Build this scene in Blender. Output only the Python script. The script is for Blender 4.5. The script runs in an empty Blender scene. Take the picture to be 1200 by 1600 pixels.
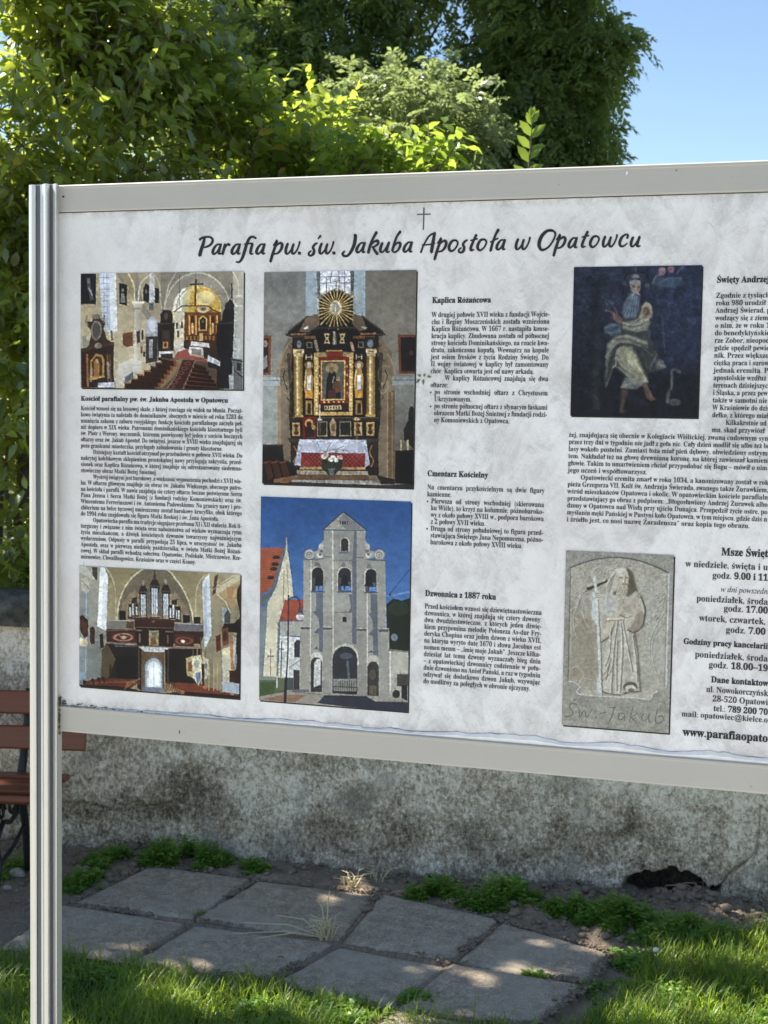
import bpy, math, random
import numpy as np
from mathutils import Vector, Matrix, Euler

rng = np.random.default_rng(7)
random.seed(7)
S = bpy.context.scene
C = S.collection

# ------------------------------------------------------------------ camera
EYE = 2.0
FPX = 2200.0                       # focal length in photo pixels (1200x1600)
Xw = Vector((0.99987812, 0.00108685, 0.01557418))
Dn = Vector((0.01561206, -0.06960754, -0.99745228))   # camera's "down" in the world
Fw = Vector((0.0, 0.99757386, -0.06961602))
cam_data = bpy.data.cameras.new('camera')
cam_data.sensor_fit = 'VERTICAL'
cam_data.sensor_height = 32.0
cam_data.sensor_width = 24.0
cam_data.lens = FPX / 1600 * 32.0
cam_data.clip_start = 0.05
cam_data.clip_end = 2000
cam_data.dof.use_dof = True
cam_data.dof.focus_distance = 2.95
cam_data.dof.aperture_fstop = 10.0
cam = bpy.data.objects.new('camera', cam_data)
C.objects.link(cam)
m = Matrix.Identity(4)
for i in range(3):
    m[i][0] = Xw[i]; m[i][1] = -Dn[i]; m[i][2] = -Fw[i]
m[2][3] = EYE
cam.matrix_world = m
S.camera = cam

# ------------------------------------------------------------------ light
SUN_EL, SUN_AZ = 48.0, -69.0        # azimuth from +Y (ahead of the camera), minus = left
W = bpy.data.worlds.new('World'); S.world = W; W.use_nodes = True
nt = W.node_tree
bg = nt.nodes['Background']
sky = nt.nodes.new('ShaderNodeTexSky'); sky.sky_type = 'NISHITA'; sky.sun_disc = False
sky.sun_elevation = math.radians(SUN_EL); sky.sun_rotation = math.radians(SUN_AZ)
sky.air_density = 1.0; sky.dust_density = 0.1; sky.ozone_density = 1.6
nt.links.new(sky.outputs[0], bg.inputs[0]); bg.inputs[1].default_value = 0.062
sd = bpy.data.lights.new('sun', 'SUN'); sd.energy = 5.0; sd.angle = math.radians(0.5); sd.color = (1, .95, .86)
so = bpy.data.objects.new('sun', sd); C.objects.link(so)
el, az = math.radians(SUN_EL), math.radians(SUN_AZ)
to_sun = Vector((math.cos(el) * math.sin(az), math.cos(el) * math.cos(az), math.sin(el)))
so.rotation_euler = to_sun.to_track_quat('Z', 'Y').to_euler()
S.view_settings.view_transform = 'Standard'
S.view_settings.look = 'None'
S.view_settings.exposure = 1.66
S.view_settings.gamma = 1.0
S.view_settings.use_curve_mapping = False
S.render.engine = 'CYCLES'
S.cycles.max_bounces = 8
S.cycles.transmission_bounces = 4

# ------------------------------------------------------------------ helpers
def lin(c):
    c = np.asarray(c, float) / 255.0
    return np.where(c <= 0.04045, c / 12.92, ((c + 0.055) / 1.055) ** 2.4)

def tag(o, label=None, cat=None, group=None, kind=None):
    if label: o['label'] = label
    if cat: o['category'] = cat
    if group: o['group'] = group
    if kind: o['kind'] = kind
    return o

def empty(name, loc=(0, 0, 0), rz=0.0, parent=None):
    o = bpy.data.objects.new(name, None); C.objects.link(o)
    o.empty_display_size = 0.1
    o.location = loc; o.rotation_euler = (0, 0, rz)
    if parent: o.parent = parent
    return o

def mesh_obj(name, V, F, mat=None, parent=None, smooth=False, loc=None, cols=None, colname='tint'):
    """V (n,3) array, F list of faces or an int array (k,3|4)."""
    me = bpy.data.meshes.new(name)
    V = np.asarray(V, dtype=np.float32)
    if isinstance(F, np.ndarray):
        k, n = F.shape
        me.vertices.add(len(V)); me.vertices.foreach_set('co', V.ravel())
        me.loops.add(k * n); me.loops.foreach_set('vertex_index', F.astype(np.int32).ravel())
        me.polygons.add(k)
        me.polygons.foreach_set('loop_start', np.arange(0, k * n, n, dtype=np.int32))
        me.polygons.foreach_set('loop_total', np.full(k, n, dtype=np.int32))
        me.update(calc_edges=True)
    else:
        me.from_pydata(V.tolist(), [], F); me.update()
    if smooth:
        me.polygons.foreach_set('use_smooth', np.ones(len(me.polygons), dtype=bool))
    if cols is not None:
        at = me.color_attributes.new(colname, 'FLOAT_COLOR', 'POINT')
        cc = np.ones((len(V), 4), dtype=np.float32); cc[:, :3] = np.asarray(cols).reshape(len(V), -1)[:, :3]
        at.data.foreach_set('color', cc.ravel())
    o = bpy.data.objects.new(name, me); C.objects.link(o)
    if mat: me.materials.append(mat)
    if parent: o.parent = parent
    if loc is not None: o.location = loc
    return o

class MB:
    def __init__(s): s.V = []; s.F = []
    def add(s, V, F):
        b = len(s.V); s.V += [tuple(v) for v in V]; s.F += [tuple(i + b for i in f) for f in F]; return s
    def box(s, x0, x1, y0, y1, z0, z1, bev=0.0):
        if bev <= 0:
            V = [(x, y, z) for z in (z0, z1) for y in (y0, y1) for x in (x0, x1)]
            F = [(0, 2, 3, 1), (4, 5, 7, 6), (0, 1, 5, 4), (2, 6, 7, 3), (0, 4, 6, 2), (1, 3, 7, 5)]
            return s.add(V, F)
        b = bev; V = []; F = []
        for sx, X in ((-1, x0), (1, x1)):
            for sy, Y in ((-1, y0), (1, y1)):
                for sz, Z in ((-1, z0), (1, z1)):
                    V += [(X, Y - sy * b, Z - sz * b), (X - sx * b, Y, Z - sz * b), (X - sx * b, Y - sy * b, Z)]
        import itertools
        def idx(i, j, k, a): return ((i * 2 + j) * 2 + k) * 3 + a
        F += [(idx(0,0,0,0), idx(0,0,1,0), idx(0,1,1,0), idx(0,1,0,0)), (idx(1,0,0,0), idx(1,1,0,0), idx(1,1,1,0), idx(1,0,1,0)),
              (idx(0,0,0,1), idx(1,0,0,1), idx(1,0,1,1), idx(0,0,1,1)), (idx(0,1,0,1), idx(0,1,1,1), idx(1,1,1,1), idx(1,1,0,1)),
              (idx(0,0,0,2), idx(0,1,0,2), idx(1,1,0,2), idx(1,0,0,2)), (idx(0,0,1,2), idx(1,0,1,2), idx(1,1,1,2), idx(0,1,1,2))]
        for i in (0, 1):
            for j in (0, 1):
                F.append((idx(i,j,0,0), idx(i,j,0,1), idx(i,j,1,1), idx(i,j,1,0)))
                F.append((idx(i,0,j,0), idx(i,0,j,2), idx(i,1,j,2), idx(i,1,j,0)))
                F.append((idx(0,i,j,1), idx(0,i,j,2), idx(1,i,j,2), idx(1,i,j,1)))
                for k in (0, 1):
                    F.append((idx(i,j,k,0), idx(i,j,k,1), idx(i,j,k,2)))
        return s.add(V, F)
    def tube(s, pts, rad, n=6):
        pts = [Vector(p) for p in pts]
        if not hasattr(rad, '__len__'): rad = [rad] * len(pts)
        V = []; F = []; up = Vector((0.13, 0.31, 0.94)).normalized()
        for i, p in enumerate(pts):
            d = (pts[min(i + 1, len(pts) - 1)] - pts[max(i - 1, 0)]).normalized()
            a = d.cross(up)
            if a.length < 1e-3: a = d.cross(Vector((1, 0, 0)))
            a.normalize(); b = d.cross(a)
            for k in range(n):
                t = 2 * math.pi * k / n
                V.append(p + (a * math.cos(t) + b * math.sin(t)) * rad[i])
        for i in range(len(pts) - 1):
            for k in range(n):
                F.append((i * n + k, i * n + (k + 1) % n, (i + 1) * n + (k + 1) % n, (i + 1) * n + k))
        F.append(tuple(range(n))[::-1]); F.append(tuple((len(pts) - 1) * n + k for k in range(n)))
        return s.add(V, F)
    def prism(s, prof, z0, z1):
        """closed profile [(x,y)] swept from z0 to z1"""
        n = len(prof)
        V = [(x, y, z0) for x, y in prof] + [(x, y, z1) for x, y in prof]
        F = [(i, (i + 1) % n, n + (i + 1) % n, n + i) for i in range(n)]
        F += [tuple(range(n))[::-1], tuple(range(n, 2 * n))]
        return s.add(V, F)
    def obj(s, name, mat, parent=None, smooth=False, loc=None, fix=True):
        o = mesh_obj(name, s.V, s.F, mat, parent, smooth, loc)
        if fix:
            import bmesh
            bm = bmesh.new(); bm.from_mesh(o.data); bmesh.ops.recalc_face_normals(bm, faces=bm.faces); bm.to_mesh(o.data); bm.free()
        return o

def hash2(ix, iy, seed):
    h = (ix.astype(np.int64) * 374761393 + iy.astype(np.int64) * 668265263 + seed * 1442695041) & 0x7fffffff
    h = (h ^ (h >> 13)) * 1274126177 & 0x7fffffff
    h = (h ^ (h >> 16)) & 0xffffff
    return h / float(0xffffff)

def vn(x, y, seed=0):
    x = np.asarray(x, float); y = np.asarray(y, float)
    ix = np.floor(x); iy = np.floor(y); fx = x - ix; fy = y - iy
    fx = fx * fx * (3 - 2 * fx); fy = fy * fy * (3 - 2 * fy)
    a = hash2(ix, iy, seed); b = hash2(ix + 1, iy, seed); c = hash2(ix, iy + 1, seed); d = hash2(ix + 1, iy + 1, seed)
    return (a * (1 - fx) + b * fx) * (1 - fy) + (c * (1 - fx) + d * fx) * fy

def fbm(x, y, seed=0, octv=4):
    s = 0; a = 1; t = 0
    for o in range(octv):
        s = s + a * vn(np.asarray(x) * 2 ** o + 17.3 * o, np.asarray(y) * 2 ** o + 5.7 * o, seed + o); t += a; a *= .5
    return s / t - 0.5

def sstep(a, b, x):
    t = np.clip((x - a) / (b - a), 0, 1); return t * t * (3 - 2 * t)

def ray(x, y):
    r = Xw * ((x - 600) / FPX) + Dn * ((y - 800) / FPX) + Fw
    return r
def at_z(x, y, z=0.0):                # a photo pixel on the horizontal plane z
    r = ray(x, y); s = (z - EYE) / r.z
    return Vector((r.x * s, r.y * s, z))
def at_y(x, y, Y):                    # a photo pixel at world depth Y
    r = ray(x, y); s = Y / r.y
    return Vector((r.x * s, Y, EYE + r.z * s))

# ------------------------------------------------------------------ node materials
class NM:
    def __init__(s, name):
        s.m = bpy.data.materials.new(name); s.m.use_nodes = True; s.t = s.m.node_tree
        s.b = s.t.nodes['Principled BSDF']; s.out = s.t.nodes['Material Output']
        s.co = None
    def n(s, typ, **kw):
        nd = s.t.nodes.new(typ)
        for k, v in kw.items():
            if k.startswith('_'): setattr(nd, k[1:], v)
            else: nd.inputs[k.replace('_', ' ')].default_value = v
        return nd
    def l(s, a, b): s.t.links.new(a, b)
    def obj(s, scale=(1, 1, 1), rot=(0, 0, 0)):
        tc = s.n('ShaderNodeTexCoord'); mp = s.n('ShaderNodeMapping'); s.l(tc.outputs['Object'], mp.inputs[0])
        mp.inputs['Scale'].default_value = scale; mp.inputs['Rotation'].default_value = rot
        return mp.outputs[0]
    def noise(s, vec, scale, detail=6, rough=.6, dist=0):
        nd = s.n('ShaderNodeTexNoise', Scale=scale, Detail=detail, Roughness=rough, Distortion=dist); s.l(vec, nd.inputs['Vector']); return nd.outputs['Fac']
    def voro(s, vec, scale, feature='F1'):
        nd = s.n('ShaderNodeTexVoronoi', Scale=scale); nd.feature = feature; s.l(vec, nd.inputs['Vector']); return nd.outputs['Distance']
    def ramp(s, fac, stops):
        nd = s.n('ShaderNodeValToRGB'); s.l(fac, nd.inputs[0]); e = nd.color_ramp.elements
        while len(e) < len(stops): e.new(.5)
        for i, (p, c) in enumerate(stops):
            e[i].position = p
            if not hasattr(c, '__len__'): c = (c, c, c)
            e[i].color = tuple(c)[:3] + (1,)
        return nd.outputs[0]
    def mix(s, fac, a, b, mode='MIX'):
        nd = s.t.nodes.new('ShaderNodeMix'); nd.data_type = 'RGBA'; nd.blend_type = mode
        for v, i in ((fac, 0), (a, 6), (b, 7)):
            if hasattr(v, 'links') or isinstance(v, bpy.types.NodeSocket): s.l(v, nd.inputs[i])
            elif i == 0: nd.inputs[i].default_value = v
            else: nd.inputs[i].default_value = tuple(v)[:3] + (1,) if hasattr(v, '__len__') else (v, v, v, 1)
        return nd.outputs[2]
    def math(s, op, a, b=None, clamp=False):
        nd = s.n('ShaderNodeMath', _operation=op); nd.use_clamp = clamp
        for v, i in ((a, 0), (b, 1)):
            if v is None: continue
            if isinstance(v, bpy.types.NodeSocket): s.l(v, nd.inputs[i])
            else: nd.inputs[i].default_value = v
        return nd.outputs[0]
    def bump(s, h, strength=.5, dist=.01, nrm=None):
        nd = s.n('ShaderNodeBump', Strength=strength, Distance=dist); s.l(h, nd.inputs['Height'])
        if nrm is not None: s.l(nrm, nd.inputs['Normal'])
        return nd.outputs[0]
    def fin(s, col=None, rough=.7, nrm=None, metal=0, spec=.5):
        if col is not None:
            if isinstance(col, bpy.types.NodeSocket): s.l(col, s.b.inputs['Base Color'])
            else: s.b.inputs['Base Color'].default_value = tuple(col)[:3] + (1,)
        if isinstance(rough, bpy.types.NodeSocket): s.l(rough, s.b.inputs['Roughness'])
        else: s.b.inputs['Roughness'].default_value = rough
        if nrm is not None: s.l(nrm, s.b.inputs['Normal'])
        s.b.inputs['Metallic'].default_value = metal
        s.b.inputs['Specular IOR Level'].default_value = spec
        return s.m
    def attr(s, name='tint'):
        nd = s.n('ShaderNodeAttribute'); nd.attribute_name = name; return nd.outputs['Color']

def leaf_mat(name, c_dark, c_light, trans, tw=.45, rough=.42, spec=.5):
    k = NM(name); a = k.attr('tint')
    sep = k.n('ShaderNodeSeparateColor'); k.l(a, sep.inputs[0])
    col = k.ramp(sep.outputs[0], [(0, c_dark), (1, c_light)])
    dry = k.mix(sep.outputs[1], col, (.30, .22, .05))
    k.fin(dry, rough, spec=spec)
    tr = k.n('ShaderNodeBsdfTranslucent'); tc = k.mix(.75, dry, trans); k.l(tc, tr.inputs[0])
    mx = k.n('ShaderNodeMixShader'); mx.inputs[0].default_value = tw
    k.l(k.b.outputs[0], mx.inputs[1]); k.l(tr.outputs[0], mx.inputs[2]); k.l(mx.outputs[0], k.out.inputs[0])
    return k.m
# ================================================================== INFORMATION BOARD
BZ = 2.48256
BO = Vector((-0.71818, 3.10985, BZ)); BX = Vector((0.957588, -0.288142, 0)); BN = Vector((-0.288142, -0.957588, 0))
BRZ = math.atan2(BX.y, BX.x)
BW = 1.80
def B(x, y):
    r = ray(x, y); c = Vector((0, 0, EYE))
    s = (BO - c).dot(BN) / r.dot(BN); p = c + r * s - BO
    return (p.dot(BX), -p.z)

def alu_mat():
    k = NM('weathered_aluminium'); v = k.obj((1, 1, 1)); vs = k.obj((1, 1, .06))
    a = k.noise(vs, 90, 4, .6); b = k.noise(v, 7, 6, .65)
    col = k.mix(k.math('MULTIPLY', a, .35), (.63, .625, .595), (.50, .505, .495))
    dirt = k.ramp(b, [(.0, 0), (.56, 0), (.8, .45)])
    col = k.mix(dirt, col, (.36, .345, .30))
    sp = k.ramp(k.noise(v, 160, 2, .5), [(0, 0), (.73, 0), (.78, 1)])
    col = k.mix(k.math('MULTIPLY', sp, .5), col, (.2, .19, .16))
    return k.fin(col, .34, k.bump(a, .08, .001), .55, .5)
def rail_mat():
    k = NM('grey_painted_rail'); v = k.obj(); 
    a = k.noise(k.obj((1, 1, 1)), 5, 6, .6); b = k.noise(v, 300, 3, .6); st = k.noise(k.obj((.25, 1, 9)), 14, 5, .6)
    col = k.mix(a, (.40, .385, .355), (.47, .455, .42))
    col = k.mix(k.math('MULTIPLY', st, .4), col, (.35, .34, .31))
    sp = k.ramp(k.noise(v, 70, 3, .6), [(0, 0), (.70, 0), (.76, 1)])
    col = k.mix(k.math('MULTIPLY', sp, .45), col, (.16, .15, .12))
    return k.fin(col, .5, k.bump(b, .12, .001), 0, .4)
M_alu = alu_mat(); M_rail = rail_mat()

def paper_mat():
    k = NM('printed_vinyl_sheet'); tc = k.n('ShaderNodeTexCoord')
    mp = k.n('ShaderNodeMapping'); k.l(tc.outputs['Object'], mp.inputs[0]); mp.inputs['Rotation'].default_value = (0, .62, 0); mp.inputs['Scale'].default_value = (1.45, 1, .8)
    def em(scale, dist, det, off, rough=.55):
        a = k.noise(mp.outputs[0], scale, det, rough, dist)
        ad = k.n('ShaderNodeVectorMath', _operation='ADD'); k.l(mp.outputs[0], ad.inputs[0]); ad.inputs[1].default_value = off
        b = k.noise(ad.outputs[0], scale, det, rough, dist)
        return k.math('SUBTRACT', a, b)
    wv = k.n('ShaderNodeTexNoise', Scale=2.2, Detail=3, Roughness=.5); k.l(mp.outputs[0], wv.inputs['Vector'])
    wsc = k.n('ShaderNodeVectorMath', _operation='SCALE'); k.l(wv.outputs['Color'], wsc.inputs[0]); wsc.inputs['Scale'].default_value = .35
    wp = k.n('ShaderNodeVectorMath', _operation='ADD'); k.l(mp.outputs[0], wp.inputs[0]); k.l(wsc.outputs[0], wp.inputs[1])
    def facet(scale, off, feat='F1'):
        ad = k.n('ShaderNodeVectorMath', _operation='ADD'); k.l(wp.outputs[0], ad.inputs[0]); ad.inputs[1].default_value = off
        return k.math('SUBTRACT', k.voro(ad.outputs[0], scale, feat), k.voro(wp.outputs[0], scale, feat))
    e1 = em(4.0, .7, 4, (.006, 0, .008), .5); e2 = em(16, .4, 5, (.0018, 0, .0022), .6)
    f1 = facet(5.0, (.006, 0, .009)); f2 = facet(11.0, (.003, 0, .004)); f3 = facet(23.0, (-.0012, 0, .0020))
    tot = k.math('ADD', k.math('ADD', k.math('MULTIPLY', e1, 2.0), k.math('MULTIPLY', e2, 2.2)), k.math('ADD', k.math('MULTIPLY', f1, 2.3), k.math('ADD', k.math('MULTIPLY', f2, 1.6), k.math('MULTIPLY', f3, 1.2))))
    # the printed texture fades out towards the left edge
    sx = k.n('ShaderNodeSeparateXYZ'); k.l(tc.outputs['Object'], sx.inputs[0])
    fade = k.n('ShaderNodeMapRange'); k.l(sx.outputs[0], fade.inputs[0]); fade.inputs[1].default_value = .02; fade.inputs[2].default_value = .5; fade.inputs[3].default_value = .35; fade.inputs[4].default_value = 1
    tot = k.math('MULTIPLY', tot, fade.outputs[0])
    f = k.math('ADD', tot, .5, True)
    col = k.ramp(f, [(.0, (.40, .39, .385)), (.36, (.575, .575, .575)), (.5, (.665, .668, .672)), (.64, (.73, .735, .74)), (1, (.82, .82, .82))])
    warm = k.ramp(k.noise(tc.outputs['Object'], 2.3, 4, .6), [(.42, 0), (.72, 1)])
    col = k.mix(k.math('MULTIPLY', warm, .5), col, (.63, .585, .54), 'MIX')
    grain = k.noise(tc.outputs['Object'], 240, 3, .7)
    col = k.mix(.10, col, k.ramp(grain, [(.3, .2), (.7, 1)]), 'OVERLAY')
    sp = k.ramp(k.noise(tc.outputs['Object'], 55, 2, .5), [(0, 0), (.735, 0), (.77, 1)])
    col = k.mix(k.math('MULTIPLY', sp, .55), col, (.22, .2, .16))
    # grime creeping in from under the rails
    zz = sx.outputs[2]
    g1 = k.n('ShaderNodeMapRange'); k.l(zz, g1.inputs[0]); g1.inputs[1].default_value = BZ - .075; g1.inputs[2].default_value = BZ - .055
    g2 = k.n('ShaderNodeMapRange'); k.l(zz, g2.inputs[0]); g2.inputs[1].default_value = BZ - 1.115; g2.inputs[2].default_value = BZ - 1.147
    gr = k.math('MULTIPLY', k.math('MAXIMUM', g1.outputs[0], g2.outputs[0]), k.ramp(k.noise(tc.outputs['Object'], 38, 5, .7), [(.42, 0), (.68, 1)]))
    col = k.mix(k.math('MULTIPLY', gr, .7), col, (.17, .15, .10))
    return k.fin(col, .45, None, 0, .35)

board = empty('information_board', (BO.x, BO.y, 0), BRZ)
tag(board, 'large grey framed parish information board with printed photos and Polish text, in front of the old wall', 'information board')
def bz(v): return BZ - v

# panel ------------------------------------------------------------
pm = MB(); pm.box(-.004, BW + .004, 0, .006, bz(1.150), bz(.050))
panel = pm.obj('printed_panel', paper_mat(), board)
# rails ------------------------------------------------------------
def rail(v0, v1, lipv):
    r = MB()
    prof = [(-.006, bz(v0)), (-.006, bz(v0 + .004)), (-.0045, bz(v0 + .006)), (-.0045, bz(v1 - .0035)), (-.0035, bz(v1)), (.030, bz(v1)), (.030, bz(v0)), (0, bz(v0 - .003)), (-.004, bz(v0 - .002))]
    n = len(prof)
    V = [(x, y, z) for x in (-.003, BW + .003) for y, z in prof]
    r.add(V, [(i, (i + 1) % n, n + (i + 1) % n, n + i) for i in range(n)] + [tuple(range(n)), tuple(range(n, 2 * n))])
    return r
rail(0, .0555, 0).obj('top_rail', M_rail, board)
rail(1.1455, 1.2015, 0).obj('bottom_rail', M_rail, board)
M_dark = NM('shadow_gap_and_crack').fin((.03, .03, .03), .8)
gk = MB(); gk.box(0.0, BW, -.0016, -.0006, bz(.0573), bz(.0552)); gk.obj('shadow_gap_strip', M_dark, board)  # dark strips drawn in for the shade between rails and panel
gk = MB(); gk.box(0.0, BW, -.0016, -.0006, bz(1.1458), bz(1.1449)); gk.obj('shadow_gap_strip', M_dark, board)
# posts ------------------------------------------------------------
def rib(x0, x1, y0, h, n=7):
    return [(x0 + (x1 - x0) * t, y0 - h * math.sin(math.pi * (.06 + .88 * t))) for t in np.linspace(0, 1, n)]
_sk = lambda P: [(x - .585 * y, y) for x, y in P]
prof = [(-.0700, .006), (-.0688, -.002)] + _sk([(-.0752, -.012)] + rib(-.0742, -.0590, -.0165, .0045, 6) + [(-.0572, -.0110), (-.0478, -.0110), (-.0470, -.0185), (-.0430, -.0190)] +
       rib(-.0415, -.0260, -.0180, .0100, 8) + [(-.0245, -.0165), (-.0232, -.0095), (-.0170, -.0095), (-.0165, -.0165)] + rib(-.0150, -.0052, -.0165, .0085, 7) + [(-.0040, -.0100), (-.0038, -.0062)]) + [(-.0006, .006)]
M_post = M_alu
M_groove_shade = NM('groove_shade_paint').fin((.11, .125, .15), .55)  # dark colour stands in for the shade inside the post grooves
for ux, flip in ((0, 1), (BW, -1)):
    pr = [((x * flip) + ux, y) for x, y in prof]
    if flip < 0: pr = pr[::-1]
    q = MB(); q.prism(pr, 0.0, bz(-.003)); post = q.obj('post', M_post, board)
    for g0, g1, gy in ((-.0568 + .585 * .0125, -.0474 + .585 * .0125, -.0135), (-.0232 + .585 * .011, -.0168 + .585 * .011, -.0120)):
        xa, xb = sorted((ux + flip * g0, ux + flip * g1)); q = MB(); q.box(xa, xb, gy, gy + .004, 0.0, bz(-.002)); q.obj('groove_shade_strip', M_groove_shade, board)
    q = MB()
    q.box(min(ux - flip * .0068, ux - flip * .0026), max(ux - flip * .0068, ux - flip * .0026), .0085, .0135, 0.0, bz(1.203)); q.obj('rear_flange', M_post, board)
    q = MB(); q.box(min(ux - flip * .066, ux - flip * .010), max(ux - flip * .066, ux - flip * .010), -.008, .005, bz(-.003), bz(-.0045)); q.obj('end_cap', M_rail, board)
# rivets, holes and drips on the rails ------------------------------
M_hole = NM('dark_hole').fin((.02, .018, .015), .8)
M_chip = NM('white_bird_dropping').fin((.75, .75, .73), .7)
def disc(u, v, r, mat, name, y=-.0072, n=10, sx=1, sy=1):
    q = MB(); V = [(u + r * sx * math.cos(2 * math.pi * i / n), y, bz(v + r * sy * math.sin(2 * math.pi * i / n))) for i in range(n)]
    V2 = [(a, y + .0012, c) for a, b, c in V]
    q.add(V + V2, [tuple(range(n))] + [(i, (i + 1) % n, n + (i + 1) % n, n + i) for i in range(n)]); return q.obj(name, mat, board)
u, v = B(101, 308); disc(u, v, .0022, M_hole, 'rivet_hole', -.0062)
u, v = B(980, 271); disc(u, v, .0030, M_chip, 'chipped_spot', -.0062, 7, .7, 1.5)
u, v = B(1057, 267); disc(u, v, .0012, M_hole, 'rivet_hole', -.0062)
u, v = B(282, 1143); disc(u, v, .0010, M_hole, 'scratch', -.0062, 6, .6, 4.5)
# moss in the lower left corner and the peeling lower edge -----------
k = NM('moss'); M_moss = k.fin(k.mix(k.noise(k.obj(), 300, 3), (.05, .045, .025), (.15, .14, .07)), .9)
q = MB()
for i in range(150):
    t = rng.random() ** 1.5
    if i < 60: uu = .0015 + rng.random() * .002; vv = 1.125 + rng.random() * .085
    else:
        uu = .008 + t * .26; vv = 1.1445 - rng.random() ** 2.5 * (.010 * (1 - t) + .002)
    r = .0005 + rng.random() * .0016 * (1 - .6 * t)
    q.box(uu - r * 1.3, uu + r * 1.3, -.007 if i < 60 else -.003 - rng.random() * .002, 0, bz(vv + r * .7), bz(vv - r * .7), r * .5)
o = q.obj('moss', M_moss, board, fix=False); tag(o, kind='stuff')
k = NM('peeling_white_laminate'); kn = k.noise(k.obj((1, 1, 2)), 60, 5, .6)
M_peel = k.fin(k.mix(kn, (.55, .54, .53), (.86, .87, .88)), .4)
us = np.arange(.10, BW, .004)
h = .004 + .015 * np.clip(fbm(us * 14, us * 0, 3, 3) + .45, 0, 1) * sstep(.1, .75, us) + .004 * fbm(us * 60, us * 0, 5, 3) + .0055 * sstep(.55, 1.1, us)
V = []; F = []
for i, (a, b) in enumerate(zip(us, np.clip(h, .0015, .03))):
    V += [(a, -.0008, bz(1.1450)), (a, -.0030 - .0015 * vn(a * 40, 0, 8), bz(1.1452 - b * .55)), (a, -.0009, bz(1.1455 - b))]
    if i: F += [(3*i-3, 3*i, 3*i+1, 3*i-2), (3*i-2, 3*i+1, 3*i+2, 3*i-1)]
o = mesh_obj('peeling_edge', V, F, M_peel, board)
V = []; F = []
for i, (a, b) in enumerate(zip(us, np.clip(h, .0015, .03))):
    w = .0002 + .0010 * max(0, vn(a * 70, 3, 9) - .5) * (1.4 if a > .25 else .6)
    V += [(a, -.0011, bz(1.1452 - b - .0002)), (a, -.0011, bz(1.1452 - b - .0002 - w))]
    if i: F += [(2*i-2, 2*i, 2*i+1, 2*i-1)]
mesh_obj('edge_crack', V, F, M_dark, board)

# ------------------------------------------------------------------ lettering
class Font:
    """glyph outlines taken once from Blender's built-in font and its mathematical serif letters"""
    def __init__(s, style, offset=0.0, res=2):
        s.style = style; s.off = offset; s.res = res; s.g = {}
    def code(s, ch):
        if s.style == 'italic':
            if ch == 'h': return '\u210e'
            up, lo, dg = 0x1D434, 0x1D44E, None
        else: up, lo, dg = 0x1D400, 0x1D41A, 0x1D7CE
        if 'A' <= ch <= 'Z': return chr(up + ord(ch) - 65)
        if 'a' <= ch <= 'z': return chr(lo + ord(ch) - 97)
        if '0' <= ch <= '9' and dg: return chr(dg + ord(ch) - 48)
        return ch
    def raw(s, body):
        c = bpy.data.curves.new('glyph', 'FONT'); c.body = body; c.size = 1; c.offset = s.off; c.resolution_u = s.res
        o = bpy.data.objects.new('glyph', c); me = bpy.data.meshes.new_from_object(o)
        n = len(me.vertices); V = np.zeros(n * 3, dtype=np.float32); me.vertices.foreach_get('co', V); V = V.reshape(-1, 3)[:, :2]
        me.calc_loop_triangles(); T = np.zeros(len(me.loop_triangles) * 3, dtype=np.int32); me.loop_triangles.foreach_get('vertices', T)
        bpy.data.meshes.remove(me); bpy.data.objects.remove(o); bpy.data.curves.remove(c)
        return V, T.reshape(-1, 3)
    BASE = {'ą': 'a', 'ć': 'c', 'ę': 'e', 'ł': 'l', 'ń': 'n', 'ó': 'o', 'ś': 's', 'ź': 'z', 'ż': 'z', 'Ś': 'S', 'Ż': 'Z', 'Ł': 'L'}
    def get(s, ch):
        if ch in s.g: return s.g[ch]
        b = s.BASE.get(ch, ch); cc = s.code(b)
        if not hasattr(s, 'hh'):
            s.hh = s.raw(s.code('n') * 2)[0][:, 0].max()
        V, T = s.raw(cc)
        W_ = s.raw(s.code('n') + cc + s.code('n'))[0][:, 0].max() - s.hh
        V = V.copy(); V[:, 1] *= 1.0
        if ch != b:
            x0, x1 = V[:, 0].min(), V[:, 0].max(); y1 = V[:, 1].max(); xc = (x0 + x1) / 2; sl = .12 if s.style == 'italic' else 0
            def quad(pts):
                nonlocal V, T
                n0 = len(V); V = np.vstack([V, np.array(pts, dtype=np.float32)]); T = np.vstack([T, [[n0, n0+1, n0+2], [n0, n0+2, n0+3]]])
            if ch in 'ćńóśźŚ': quad([(xc - .05 + sl, y1 + .035), (xc + .02 + sl, y1 + .035), (xc + .15 + sl, y1 + .185), (xc + .03 + sl, y1 + .185)])
            elif ch in 'żŻ': quad([(xc - .055 + sl, y1 + .045), (xc + .055 + sl, y1 + .045), (xc + .055 + sl, y1 + .15), (xc - .055 + sl, y1 + .15)])
            elif ch in 'ąę':
                x = x1 - .12
                quad([(x - .01, .02), (x + .05, .02), (x - .01, -.07), (x - .08, -.06)]); quad([(x - .08, -.05), (x - .01, -.07), (x + .04, -.15), (x - .04, -.19)]); quad([(x - .04, -.19), (x + .02, -.15), (x + .1, -.12), (x + .1, -.17)])
            elif ch in 'łŁ':
                h = .36; quad([(x0 - .06, h - .07), (x0 + .36, h + .12), (x0 + .36, h + .2), (x0 - .06, h + .01)]) if ch == 'ł' else quad([(x0 - .04, .25), (x0 + .42, .42), (x0 + .42, .5), (x0 - .04, .33)])
        s.g[ch] = (V, T, float(W_)); return s.g[ch]
    def width(s, txt, sp=.26):
        return sum(sp if c == ' ' else s.get(c)[2] for c in txt)

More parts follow.
